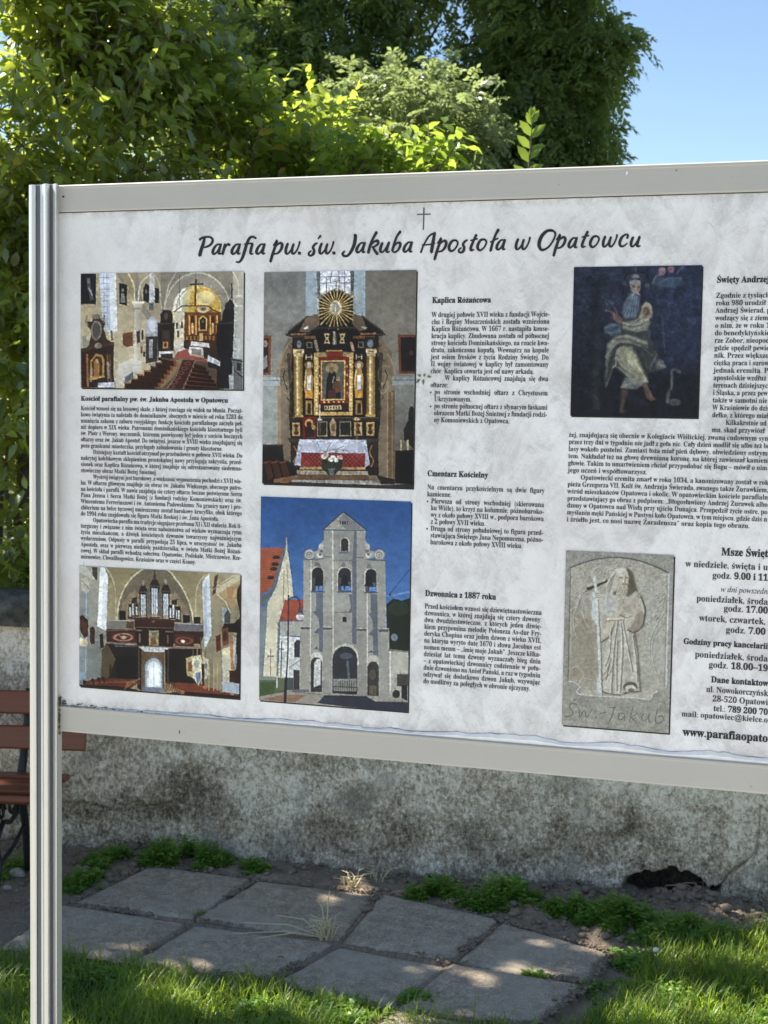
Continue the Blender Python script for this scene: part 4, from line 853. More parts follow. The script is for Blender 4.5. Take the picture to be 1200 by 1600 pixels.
c.poly([(66, 1275), (190, 1280), (250, 1290), (255, 1385), (70, 1415)], (84, 100, 74)); c.poly([(66, 1275), (190, 1280), (190, 1300), (66, 1300)], (124, 136, 128)); c.poly([(76, 1320), (180, 1310), (180, 1390), (70, 1415)], (66, 90, 50))
c.line([(150, 1080), (148, 1270)], 5, (110, 96, 84)); c.line([(130, 1132), (168, 1132)], 9, (92, 96, 100)); c.line([(228, 1030), (222, 1275)], 8, (98, 60, 52)); c.line([(208, 1080), (243, 1084)], 8, (98, 60, 52)); c.line([(196, 1275), (194, 1350)], 8, (200, 200, 190))
# belfry body
c.poly([(383, 460), (525, 450), (600, 455), (750, 455), (945, 475), (955, 935), (975, 950), (978, 1420), (355, 1378), (365, 930), (380, 920)], (150, 150, 142))
c.poly([(525, 255), (812, 258), (808, 460), (525, 455)], (146, 147, 140)); c.poly([(580, 262), (745, 262), (745, 460), (585, 458)], (134, 136, 132)); c.poly([(735, 262), (752, 262), (752, 1050), (722, 1040), (722, 480)], Sh); c.line([(586, 262), (590, 1100)], 9, (206, 204, 192))
c.poly([(522, 252), (655, 135), (815, 255)], (154, 152, 142)); c.poly([(655, 135), (640, 170), (622, 195), (680, 252), (815, 255)], (118, 120, 122)); c.line([(520, 253), (655, 134), (668, 134), (818, 256)], 7, (54, 56, 62)); c.line([(522, 257), (816, 260)], 5, (70, 74, 80))
for x0, ch in ((640, 1), (656, 8), (672, 8), (688, 7)): c.line([(x0, 196), (x0, 216)], 5, (50, 48, 48)); (c.ell(x0, 202, 6, 6, (50, 48, 48)), c.ell(x0, 212, 6, 6, (50, 48, 48))) if ch == 8 else None
c.line([(684, 197), (692, 197)], 4, (50, 48, 48))
def arch(x0, x1, yt, yb, col):
    r = (x1 - x0) / 2; P = [(x0, yb)] + [((x0 + x1) / 2 - r * math.cos(t), yt + r * 1.05 - r * 1.05 * math.sin(t)) for t in np.linspace(0, math.pi, 11)] + [(x1, yb)]; c.poly(P, col)
arch(640, 702, 308, 405, (196, 194, 182)); arch(643, 694, 312, 402, (48, 42, 44)); c.poly([(620, 420), (648, 402), (700, 404), (690, 420)], Sh)
for x0, sx in ((424, 1), (906, -1)):
    c.ell(x0, 428, 40, 40, (128, 132, 130)); c.ell(x0, 426, 31, 31, (182, 180, 168), ring=8); c.ell(x0, 428, 14, 14, (180, 178, 166), ring=6); c.ell(x0 - 3, 422, 42, 42, (72, 80, 92), ring=4, cut=410)
    c.poly([(x0 + sx * 40, 450), (x0 + sx * 30, 405), (x0 + sx * 58, 400), (x0 + sx * 74, 360), (x0 + sx * 92, 330), (x0 + sx * 103, 325), (x0 + sx * 103, 458)], (150, 150, 142)); c.ell(x0 + sx * 72, 432, 22, 18, (200, 198, 186)); c.ell(x0 + sx * 82, 372, 17, 22, (176, 174, 162)); c.ell(x0 + sx * 74, 425, 10, 9, (96, 100, 106)); c.ell(x0 + sx * 84, 402, 12, 9, (92, 98, 106))
c.line([(378, 458), (470, 462), (525, 452)], 7, (88, 94, 104)); c.line([(525, 440), (580, 442)], 6, (86, 92, 102)); c.line([(752, 445), (795, 447)], 6, (80, 88, 100)); c.line([(850, 465), (955, 470)], 7, (82, 90, 102)); c.line([(592, 464), (738, 466)], 5, (96, 102, 110))
for q in range(9): c.line([(598 + q * 15, 464), (600 + q * 15, 476)], 5, (104, 108, 114))
# side bays and buttresses
c.poly([(385, 470), (432, 470), (430, 930), (362, 930), (385, 900)], (160, 158, 146)); c.poly([(362, 945), (432, 945), (428, 1375), (355, 1370)], (152, 150, 140)); c.poly([(525, 455), (584, 455), (584, 930), (520, 930)], (152, 152, 144)); c.poly([(520, 945), (586, 945), (584, 1395), (518, 1385)], (148, 147, 139)); c.poly([(755, 455), (822, 460), (822, 940), (755, 935)], (148, 148, 140)); c.poly([(757, 950), (822, 952), (826, 1410), (762, 1400)], (140, 140, 133)); c.poly([(892, 470), (945, 475), (956, 935), (900, 935)], (152, 152, 142)); c.poly([(902, 950), (972, 955), (978, 1420), (906, 1410)], (146, 146, 138))
for x0, x1, y0, y1 in ((362, 436, 925, 945), (515, 588, 930, 948), (750, 822, 938, 955), (900, 972, 940, 962)): c.poly([(x0, y0), (x1, y0), (x1 - 4, y1), (x0 + 6, y1)], (74, 80, 92)); c.line([(x0, y0), (x1, y0)], 5, (186, 184, 172))
c.line([(436, 470), (430, 1130)], 7, (214, 212, 200)); c.line([(824, 690), (828, 1160)], 6, (214, 212, 200)); c.poly([(470, 690), (520, 690), (520, 1110), (492, 1095), (492, 980), (455, 965), (494, 930), (490, 870), (446, 820), (470, 815)], Sh); c.poly([(845, 700), (892, 700), (902, 1130), (868, 1120), (864, 990), (832, 980), (866, 940), (862, 880), (832, 835), (850, 828)], Sh); c.poly([(700, 700), (722, 700), (722, 830), (600, 828), (700, 820), (712, 790)], Sh); c.poly([(690, 975), (752, 935), (752, 1040), (730, 1020), (728, 960)], Sh)
for (x0, x1, yt, yb) in ((442, 522, 512, 685), (624, 714, 516, 685), (812, 888, 524, 690)):
    arch(x0 - 6, x1 + 2, yt - 6, yb, (206, 204, 192)); arch(x0, x1, yt, yb, (40, 40, 46)); xc = (x0 + x1) / 2 + (8 if x0 < 500 else 0) - (14 if x0 > 800 else 0)
    c.poly([(x0 + 24, yb - 40), (x1 - 2, yb - 40), (x1 - 2, yb - 8), (x0 + 24, yb - 8)], (84, 130, 196)); c.poly([(x0 + 12, yb - 70), (x1 - 4, yb - 70), (x1 - 4, yb - 44), (x0 + 12, yb - 44)], (110, 124, 140), .6); c.poly([(x0, yb - 100), (x0 + 22, yb - 100), (x0 + 22, yb), (x0, yb)], (70, 70, 76))
    c.poly([(xc - 14, yb - 118), (xc + 14, yb - 118), (xc + 20, yb - 75), (xc + 32, yb - 45), (xc - 32, yb - 45), (xc - 20, yb - 75)], (30, 32, 38)); c.line([(xc, yb - 45), (xc, yb - 20)], 6, (26, 26, 30)); c.line([(x0 - 4, yb), (x1 + 4, yb)], 10, (82, 90, 104))
c.poly([(458, 512), (465, 480), (492, 482), (505, 515), (480, 508)], (100, 106, 114)); c.poly([(645, 510), (655, 480), (670, 480), (680, 512)], (110, 114, 120)); c.poly([(822, 520), (828, 488), (848, 490), (858, 524)], (104, 110, 118))
arch(655, 684, 856, 893, (40, 38, 42))
arch(582, 768, 1042, 1200, (186, 184, 172)); arch(586, 758, 1062, 1405, (44, 48, 54)); c.poly([(590, 1290), (755, 1290), (756, 1380), (590, 1375)], (130, 132, 126)); c.ell(680, 1130, 44, 22, (90, 104, 122), .6); c.line([(690, 1170), (700, 1285)], 16, (84, 94, 106))
for q in range(14): c.line([(592 + q * 12.5, 1305), (592 + q * 12.5, 1392)], 3, (36, 36, 40))
c.line([(588, 1345), (756, 1350)], 4, (36, 36, 40)); c.rect(588, 1380, 757, 1408, (40, 40, 44))
arch(430, 518, 1102, 1180, (196, 194, 182)); arch(434, 512, 1140, 1382, (48, 46, 48)); c.poly([(458, 1180), (480, 1150), (504, 1155), (502, 1330), (455, 1350)], (196, 200, 198)); c.line([(452, 1160), (448, 1375)], 5, (40, 38, 40)); c.line([(440, 1355), (510, 1360)], 5, (70, 64, 60)); c.poly([(455, 1085), (475, 1062), (490, 1085)], (84, 90, 100))
arch(822, 905, 1125, 1200, (190, 188, 176)); arch(828, 905, 1168, 1410, (52, 50, 50)); c.ell(862, 1260, 24, 36, (78, 74, 68)); 
for q in range(5): c.line([(845 + q * 10, 1340), (845 + q * 10, 1400)], 4, (120, 110, 80))
c.poly([(830, 1105), (858, 1090), (880, 1110)], (84, 90, 100)); c.poly([(976, 1090), (1105, 1100), (1100, 1420), (980, 1400)], (168, 168, 156)); c.line([(975, 1088), (1108, 1100)], 12, (112, 112, 108)); c.line([(982, 1100), (984, 1390)], 9, (210, 208, 196)); c.rect(1030, 1255, 1105, 1340, (62, 60, 58)); c.poly([(1060, 1330), (1100, 1335), (1100, 1445), (1060, 1420)], (36, 36, 40)); c.ell(1025, 1395, 26, 28, (46, 46, 44))
c.poly([(66, 1415), (240, 1385), (500, 1385), (820, 1405), (1105, 1440), (1105, 1530), (66, 1450)], (146, 142, 130)); c.poly([(90, 1432), (240, 1400), (400, 1405), (330, 1450), (250, 1452)], (140, 104, 84)); c.poly([(530, 1405), (820, 1410), (1105, 1455), (1105, 1540), (480, 1460)], (44, 48, 62)); c.poly([(820, 1412), (1000, 1420), (1060, 1450), (880, 1448)], (150, 148, 138)); c.line([(280, 1380), (500, 1400)], 5, (110, 108, 100)); c.rect(300, 1366, 420, 1384, (96, 98, 98))
c.line([(277, 710), (272, 1100), (252, 1452)], 11, (44, 48, 56)); c.line([(258, 1290), (252, 1452)], 20, (36, 38, 44)); c.curve([(278, 745), (300, 722), (335, 722), (355, 755), (357, 800)], 9, (48, 52, 62)); c.poly([(340, 830), (348, 790), (368, 790), (382, 835)], (58, 66, 84)); c.ell(358, 858, 28, 24, (214, 216, 214)); c.line([(335, 838), (384, 840)], 8, (70, 78, 96)); c.ell(366, 866, 14, 12, (168, 176, 184))
c.photo(41, .12, .84, 1.02, .12)
picture('photo_of_belfry', 'colour photo of the grey belfry with three bells under a blue sky', (.4783, .8083, .6612, 1.0967), c)

# ---- 4 organ gallery -------------------------------------------------------------
c = Cv([(62, 18), (1100, 68), (1095, 875), (57, 795)], 250, 190, (170, 160, 130)).warp(2.6, 14, 104)
c.poly([(60, 10), (260, 20), (240, 440), (200, 760), (57, 800)], vg(20, (176, 174, 158), 780, (132, 140, 138))); c.poly([(235, 20), (870, 60), (860, 380), (240, 370)], vg(30, (150, 140, 108), 380, (184, 172, 138))); c.poly([(870, 50), (1110, 60), (1100, 880), (880, 830), (870, 440)], vg(60, (176, 164, 132), 860, (140, 136, 120)))
c.curve([(240, 30), (275, 90), (300, 180), (300, 360)], 9, (196, 186, 158)); c.curve([(870, 80), (825, 170), (818, 370)], 9, (196, 188, 164))
P = [(310, 370), (318, 280), (345, 190), (395, 110), (470, 45), (555, 20), (640, 45), (700, 110), (750, 190), (790, 290), (805, 380)]
c.poly(P, (128, 120, 102)); c.poly([(330, 370), (345, 260), (400, 190), (700, 195), (760, 280), (785, 375)], (160, 144, 116)); c.curve(P, 11, (214, 206, 178)); c.line([(345, 225), (740, 235)], 5, (120, 110, 96))
c.poly([(200, 25), (228, 25), (252, 90), (240, 440), (180, 405)], (226, 234, 240)); c.poly([(200, 80), (222, 90), (205, 420), (182, 405)], (250, 252, 252)); c.poly([(860, 120), (905, 62), (912, 200), (920, 460), (875, 560)], (212, 222, 232)); c.poly([(868, 150), (890, 110), (890, 440), (876, 520)], (190, 202, 216))
c.poly([(60, 20), (100, 20), (170, 90), (160, 110), (60, 60)], (196, 196, 186)); c.poly([(148, 25), (182, 28), (180, 115), (150, 80)], (78, 68, 58)); c.poly([(72, 100), (110, 90), (130, 140), (124, 190), (80, 180)], (196, 192, 180)); c.line([(80, 115), (125, 165)], 5, (140, 136, 124)); c.poly([(76, 180), (124, 190), (110, 700), (60, 760), (60, 500), (78, 420)], (150, 160, 166)); c.line([(108, 170), (100, 700)], 8, (182, 188, 190))
c.poly([(62, 345), (80, 335), (118, 368), (116, 470), (95, 485), (66, 440)], (74, 42, 34)); c.poly([(72, 365), (108, 380), (106, 455), (76, 440)], (98, 56, 42)); c.poly([(130, 420), (148, 408), (164, 425), (160, 520), (140, 522), (130, 505)], (70, 42, 34)); c.poly([(194, 462), (218, 452), (222, 545), (200, 550)], (50, 36, 32)); c.ell(85, 515, 30, 24, (222, 206, 166)); c.ell(72, 500, 14, 22, (236, 230, 200))
c.poly([(60, 700), (105, 700), (104, 745), (58, 760)], (150, 172, 192)); c.poly([(210, 560), (240, 520), (300, 520), (300, 750), (200, 750)], (104, 92, 70)); c.poly([(245, 520), (450, 535), (450, 760), (250, 745), (300, 620)], (46, 42, 44)); c.poly([(300, 600), (440, 600), (440, 750), (305, 745)], (30, 30, 34)); c.poly([(640, 550), (860, 550), (850, 780), (640, 770)], (40, 36, 38)); c.ell(265, 690, 9, 38, (64, 50, 42))
# gallery
c.poly([(240, 368), (425, 372), (425, 425), (240, 425)], (140, 138, 130)); c.line([(242, 368), (420, 372)], 5, (196, 196, 190)); c.poly([(685, 388), (868, 394), (868, 440), (685, 436)], (124, 124, 130)); c.line([(685, 388), (868, 394)], 5, (190, 192, 196)); c.poly([(375, 376), (420, 378), (420, 424), (370, 420)], (98, 70, 58)); c.poly([(240, 425), (868, 440), (868, 470), (850, 520), (240, 512)], (70, 42, 36)); c.poly([(270, 446), (425, 446), (430, 514), (270, 508)], (92, 54, 46)); c.ell(350, 478, 66, 26, (206, 160, 138), ring=6); c.ell(352, 480, 20, 12, (230, 206, 180)); c.curve([(290, 480), (320, 462), (350, 490), (390, 466), (412, 484)], 5, (190, 140, 120)); c.poly([(690, 460), (810, 465), (808, 540), (690, 532)], (96, 56, 48)); c.ell(745, 500, 58, 24, (150, 96, 82), ring=7); c.ell(738, 503, 14, 11, (240, 226, 200)); c.line([(240, 436), (425, 430)], 9, (118, 94, 80)); c.line([(240, 512), (440, 526), (640, 545), (850, 545)], 10, (150, 134, 122)); c.poly([(290, 520), (420, 524), (440, 540), (300, 536)], (180, 184, 184)); c.line([(240, 524), (440, 536)], 9, (64, 44, 40))
c.poly([(425, 355), (685, 372), (682, 418), (425, 412)], (74, 46, 40)); c.line([(425, 356), (685, 373)], 7, (112, 78, 66)); c.poly([(432, 415), (680, 420), (676, 540), (440, 532)], (54, 38, 36)); c.rect(519, 434, 582, 532, (176, 168, 132)); c.poly([(532, 480), (560, 470), (570, 525), (530, 528)], (150, 106, 62)); c.poly([(535, 445), (570, 445), (566, 475), (540, 475)], (128, 134, 118)); c.line([(458, 460), (460, 505)], 13, (150, 130, 114)); c.line([(640, 470), (642, 512)], 12, (132, 112, 98)); c.line([(435, 432), (470, 434)], 9, (140, 122, 110)); c.line([(630, 440), (672, 442)], 9, (128, 110, 100)); c.ell(548, 376, 12, 8, (130, 96, 80))
# organ pipes
for x0, x1, y0, y1 in ((466, 498, 190, 340), (536, 576, 150, 338), (612, 644, 185, 350)):
    c.poly([(x0 - 10, y0 - 10), (x1 + 10, y0 - 10), (x1 + 6, y1 + 6), (x0 - 6, y1 + 6)], (52, 44, 40)); c.rect(x0, y0, x1, y1, (150, 158, 166)); w_ = (x1 - x0) / 3
    for q in range(3): c.line([(x0 + w_ * (q + .5), y0 + 4), (x0 + w_ * (q + .5), y1 - 20)], w_ * .6, (206, 214, 222)); c.line([(x0 + w_ * (q + .5), y1 - 24), (x0 + w_ * (q + .5), y1 - 4)], 4, (226, 220, 204))
    xc = (x0 + x1) / 2; c.poly([(x0 - 16, y0 - 6), (xc - 14, y0 - 45), (xc + 14, y0 - 45), (x1 + 16, y0 - 2), (x1 + 14, y0 + 14), (x0 - 12, y0 + 10)], (56, 48, 44)); c.line([(x0 - 14, y0 - 4), (x1 + 14, y0 - 2)], 5, (112, 98, 82)); c.poly([(xc - 11, y0 - 45), (xc, y0 - 98), (xc + 11, y0 - 45)], (92, 84, 72)); c.ell(xc, y0 - 66, 9, 18, (170, 166, 150) if y0 > 160 else (72, 64, 56))
    c.ell(xc, y1 + 4, (x1 - x0) * .62, 9, (188, 166, 150)); c.line([(x0 - 8, y1 + 14), (x1 + 8, y1 + 14)], 9, (60, 40, 36))
for x0, y0, y1 in ((398, 285, 345), (416, 262, 335), (440, 282, 335), (660, 290, 350), (678, 268, 350), (700, 300, 358), (712, 302, 360)):
    c.rect(x0 - 11, y0 - 22, x0 + 11, y1 + 10, (56, 46, 42)); c.rect(x0 - 6, y0, x0 + 6, y1, (176, 182, 186)); c.line([(x0 - 2, y0 + 4), (x0 - 2, y1 - 4)], 4, (222, 226, 228))
c.poly([(408, 230), (440, 215), (442, 260), (408, 256)], (58, 48, 42)); c.ell(426, 190, 7, 22, (150, 146, 132)); c.poly([(665, 240), (700, 232), (700, 268), (668, 266)], (58, 48, 42)); c.ell(686, 202, 7, 22, (150, 146, 132)); c.rect(505, 190, 530, 330, (120, 116, 106)); c.rect(580, 190, 606, 340, (112, 108, 98)); c.line([(385, 352), (720, 374)], 11, (76, 48, 42)); c.rect(326, 308, 368, 366, (32, 32, 34)); c.rect(738, 335, 782, 384, (32, 32, 34)); c.rect(806, 345, 850, 388, (46, 40, 38)); c.line([(555, 50), (556, 100)], 8, (80, 72, 60))
c.curve([(410, 280), (470, 110), (545, 46)], 4, (98, 90, 76), .0)
# door and columns
c.poly([(470, 560), (620, 565), (616, 700), (620, 830), (470, 830)], (120, 98, 66)); c.poly([(455, 540), (650, 545), (610, 575), (490, 572)], (206, 212, 216)); c.poly([(440, 545), (470, 550), (470, 830), (442, 800)], (52, 40, 38)); c.line([(452, 550), (452, 780)], 8, (98, 84, 76)); c.poly([(622, 555), (656, 560), (652, 800), (625, 830)], (46, 36, 34)); c.line([(644, 560), (640, 780)], 7, (92, 78, 70))
def arch4(x0, x1, yt, yb, col):
    r = (x1 - x0) / 2; c.poly([(x0, yb)] + [((x0 + x1) / 2 - r * math.cos(t), yt + r * 1.05 - r * 1.05 * math.sin(t)) for t in np.linspace(0, math.pi, 11)] + [(x1, yb)], col)
arch4(486, 610, 604, 815, (110, 116, 122)); arch4(494, 603, 614, 812, (176, 186, 194)); arch4(506, 594, 632, 800, (222, 230, 238)); arch4(516, 584, 645, 790, (240, 246, 250)); c.line([(550, 650), (550, 790)], 3, (170, 180, 190)); c.poly([(480, 800), (612, 806), (620, 832), (470, 826)], (120, 132, 152)); c.poly([(505, 690), (520, 690), (518, 740), (508, 740)], (196, 204, 212))
# pews
c.poly([(80, 768), (200, 742), (450, 750), (440, 780), (390, 815), (90, 800)], (112, 62, 44)); c.poly([(57, 785), (300, 795), (430, 815), (470, 830), (57, 805)], (48, 36, 36))
for q in range(6): c.line([(110 + q * 45, 778 - q * 5), (430, 765 + q * 3)], 4, (150, 88, 62))
for x0, y0 in ((92, 768), (146, 756), (186, 750), (218, 745)): c.ell(x0, y0, 12, 11, (50, 34, 30)); c.line([(x0, y0), (x0 + 8, y0 + 24)], 9, (64, 42, 36))
for q in range(9): c.line([(362 + q * 12, 812 - q * 8), (378 + q * 10, 770 - q * 3)], 6, (176, 132, 96)); c.line([(368 + q * 12, 812 - q * 8), (384 + q * 10, 774 - q * 3)], 4, (56, 36, 30))
c.poly([(650, 770), (860, 780), (1000, 830), (1095, 850), (1095, 875), (740, 850), (700, 830)], (118, 64, 44)); c.poly([(700, 828), (1095, 856), (1095, 880), (640, 842)], (50, 34, 32))
for q in range(6): c.line([(690, 780 + q * 8), (900 + q * 30, 795 + q * 9)], 4, (156, 90, 62))
for q in range(10): c.line([(622 + q * 12, 772 + q * 6), (632 + q * 12, 818 + q * 3)], 6, (180, 140, 106)); c.line([(628 + q * 12, 774 + q * 6), (638 + q * 12, 818 + q * 3)], 4, (60, 38, 32))
for x0, y0 in ((735, 832), (985, 826), (1052, 842), (880, 800)): c.ell(x0, y0, 15, 11, (190, 138, 96))
# banners, right wall
c.poly([(870, 600), (900, 640), (1000, 700), (1000, 830), (870, 790)], (148, 138, 112)); c.poly([(930, 600), (985, 590), (985, 820), (935, 810)], (164, 154, 124))
for x0 in (905, 935, 958): c.line([(x0, 650), (x0 - 2, 820)], 6, (186, 176, 144))
c.poly([(758, 612), (800, 600), (802, 740), (765, 728), (760, 700)], (196, 180, 136)); c.poly([(770, 640), (795, 632), (795, 700), (772, 700)], (140, 90, 60)); c.poly([(795, 600), (855, 590), (860, 740), (838, 790), (800, 740)], (226, 220, 190)); c.ell(826, 650, 17, 26, (168, 174, 168)); c.poly([(816, 710), (850, 700), (850, 755), (830, 785)], (122, 140, 180)); c.poly([(866, 600), (900, 620), (902, 720), (872, 760)], (200, 196, 172)); c.ell(884, 664, 10, 20, (132, 134, 124)); c.line([(803, 560), (803, 610)], 5, (130, 110, 76)); c.line([(850, 480), (855, 600)], 6, (112, 96, 66)); c.line([(882, 540), (880, 610)], 5, (130, 110, 76)); c.line([(829, 540), (829, 600)], 5, (160, 140, 100)); c.poly([(856, 650), (874, 650), (874, 790), (862, 790)], (42, 36, 40))
c.poly([(930, 160), (1060, 70), (1100, 75), (1100, 110), (960, 200)], (206, 198, 172)); c.poly([(955, 200), (1090, 110), (1080, 250), (1040, 290), (1000, 240)], (190, 168, 124)); c.poly([(1015, 150), (1060, 150), (1050, 230), (1020, 225)], (176, 130, 92), .7); c.poly([(940, 85), (962, 66), (945, 190), (924, 205)], (96, 66, 48)); c.line([(935, 165), (1055, 90)], 6, (156, 146, 120)); c.line([(955, 200), (1010, 250), (1030, 300)], 9, (212, 206, 184))
c.poly([(985, 280), (1040, 300), (1035, 400), (990, 420)], (170, 186, 192)); c.poly([(1000, 330), (1022, 292), (1040, 330), (1036, 385), (1000, 385)], (84, 86, 82)); c.poly([(985, 415), (1000, 388), (1060, 385), (1100, 350), (1100, 450), (1000, 440)], (44, 36, 36)); c.poly([(1080, 170), (1100, 130), (1100, 880), (1060, 800), (1075, 480), (1100, 330), (1078, 230)], (46, 38, 36)); c.poly([(946, 470), (975, 455), (980, 560), (950, 572)], (104, 48, 36)); c.poly([(982, 420), (1025, 412), (1028, 520), (990, 535)], (126, 82, 56)); c.ell(1004, 470, 15, 32, (84, 52, 42)); c.line([(1040, 480), (1050, 690)], 15, (206, 138, 74)); c.poly([(1055, 470), (1075, 480), (1070, 680), (1056, 640)], (196, 196, 192)); c.poly([(985, 560), (1035, 530), (1045, 770), (990, 770)], (206, 204, 186)); c.ell(1012, 570, 24, 24, (232, 224, 190)); c.line([(1075, 590), (1068, 680)], 14, (150, 152, 150)); c.poly([(1032, 690), (1100, 695), (1098, 770), (1034, 765)], (70, 40, 34)); c.poly([(985, 768), (1095, 776), (1094, 845), (990, 828)], (186, 200, 214))
c.photo(51, .11, .84, 1.32)
picture('photo_of_organ_gallery', 'colour photo of the pipe organ gallery above the bright church door', (.0496, .4330, .8281, 1.0971), c)

# ---- 5 painting -------------------------------------------------------------------
c = Cv([(68, 53), (1160, 38), (1122, 1340), (32, 1318)], 210, 250, (34, 42, 60)).warp(5, 30, 105)
c.poly([(0, 0), (1300, 0), (1300, 1400), (0, 1400)], vg(60, (37, 45, 64), 1300, (19, 22, 30)))
c.poly([(730, 0), (1300, 0), (1300, 900), (800, 900), (760, 400)], (38, 48, 76), .8, 90); c.poly([(0, 900), (1300, 1000), (1300, 1400), (0, 1400)], (22, 26, 36), .6, 120); c.poly([(200, 150), (310, 120), (300, 1300), (180, 1300)], (24, 28, 38), .55, 30)
c.poly([(235, 640), (300, 620), (290, 1280), (225, 1280)], (48, 58, 60), .45, 20); c.grain(.30, 50, 61, 5); c.grain(.20, 12, 62, 3)
r2 = np.random.default_rng(8)
for i in range(230):
    q_ = i % 3; x0, y0 = ((90 + r2.random() * 120, 230 + r2.random() * 420) if q_ == 0 else (300 + r2.random() * 110, 270 + r2.random() * 160) if q_ == 1 else (860 + r2.random() * 250, 230 + r2.random() * 420))
    a = r2.normal() * .8 + 1.2; L_ = 10 + r2.random() * 28; c.line([(x0, y0), (x0 + L_ * math.cos(a), y0 + L_ * math.sin(a))], 3 + 2 * r2.random(), (86, 108, 134), .15 + .28 * r2.random())
def br(P, w, col, al=.8):
    c.curve(P, w * 1.7, col, al * .35); c.curve(P, w, col, al * .75)
c.line([(600, 50), (602, 120)], 5, (108, 116, 134), .7); c.line([(822, 460), (846, 780)], 14, (62, 80, 104), .5); c.line([(810, 610), (890, 640)], 8, (74, 88, 108), .5)
br([(745, 190), (775, 130), (800, 120)], 9, (132, 142, 156), .7); c.poly([(745, 190), (790, 130), (900, 150), (985, 130), (1000, 190), (940, 230), (800, 225)], (66, 84, 108), .7, 14); br([(800, 190), (880, 150), (980, 150)], 9, (96, 114, 138), .6); br([(950, 110), (975, 70), (1000, 50)], 9, (120, 130, 150), .6)
c.ell(822, 88, 30, 36, (140, 104, 116), .95); c.ell(826, 76, 18, 12, (164, 150, 152), .7); c.line([(808, 92), (840, 100)], 6, (104, 60, 80), .8); c.ell(900, 72, 28, 30, (134, 92, 110), .95); c.line([(885, 75), (915, 80)], 6, (100, 56, 76), .8)
br([(500, 150), (540, 112), (620, 100), (690, 120), (715, 160)], 13, (20, 26, 36), .9); br([(520, 135), (600, 108), (680, 118)], 5, (104, 92, 92), .5); c.ell(598, 134, 34, 16, (140, 148, 150), .8); c.ell(700, 208, 22, 16, (92, 92, 96), .8); c.ell(505, 190, 16, 22, (66, 70, 80), .7)
# cloak and body, dark under-painting first
c.poly([(330, 560), (400, 520), (470, 560), (480, 480), (620, 400), (680, 340), (740, 400), (740, 500), (725, 650), (790, 800), (860, 910), (780, 940), (700, 960), (705, 1035), (600, 1095), (470, 1085), (500, 980), (410, 900), (370, 1000), (340, 1075), (325, 1000), (350, 720), (400, 640), (330, 620)], (52, 58, 60), 1, 10)
c.poly([(440, 760), (490, 722), (560, 728), (600, 790), (650, 900), (705, 1030), (640, 1020), (540, 990), (460, 890), (430, 820)], (132, 132, 112), 1, 12); c.poly([(500, 760), (560, 745), (600, 830), (640, 940), (600, 940), (530, 870)], (166, 164, 134), .8, 16)
c.poly([(480, 1050), (520, 990), (640, 1010), (700, 1035), (600, 1090), (470, 1085)], (104, 108, 106), 1, 8); br([(480, 1075), (560, 1040), (680, 1025)], 10, (146, 146, 134), .7)
c.poly([(480, 520), (560, 510), (620, 490), (690, 470), (725, 520), (700, 590), (600, 605), (490, 575)], (118, 120, 110), 1, 9); c.poly([(640, 440), (660, 380), (690, 345), (735, 390), (742, 470), (690, 520), (620, 520)], (142, 138, 122), 1, 8); c.ell(690, 430, 25, 40, (88, 64, 52)); c.ell(683, 430, 16, 30, (112, 84, 66)); c.poly([(335, 560), (380, 530), (470, 535), (470, 610), (400, 640), (335, 610)], (66, 84, 100), 1, 9)
c.poly([(360, 700), (430, 640), (520, 625), (700, 680), (700, 735), (560, 700), (450, 700), (380, 780), (350, 900), (340, 820)], (108, 112, 104), 1, 10)
c.poly([(760, 820), (830, 850), (860, 905), (800, 925), (770, 900)], (78, 84, 90), 1, 8)
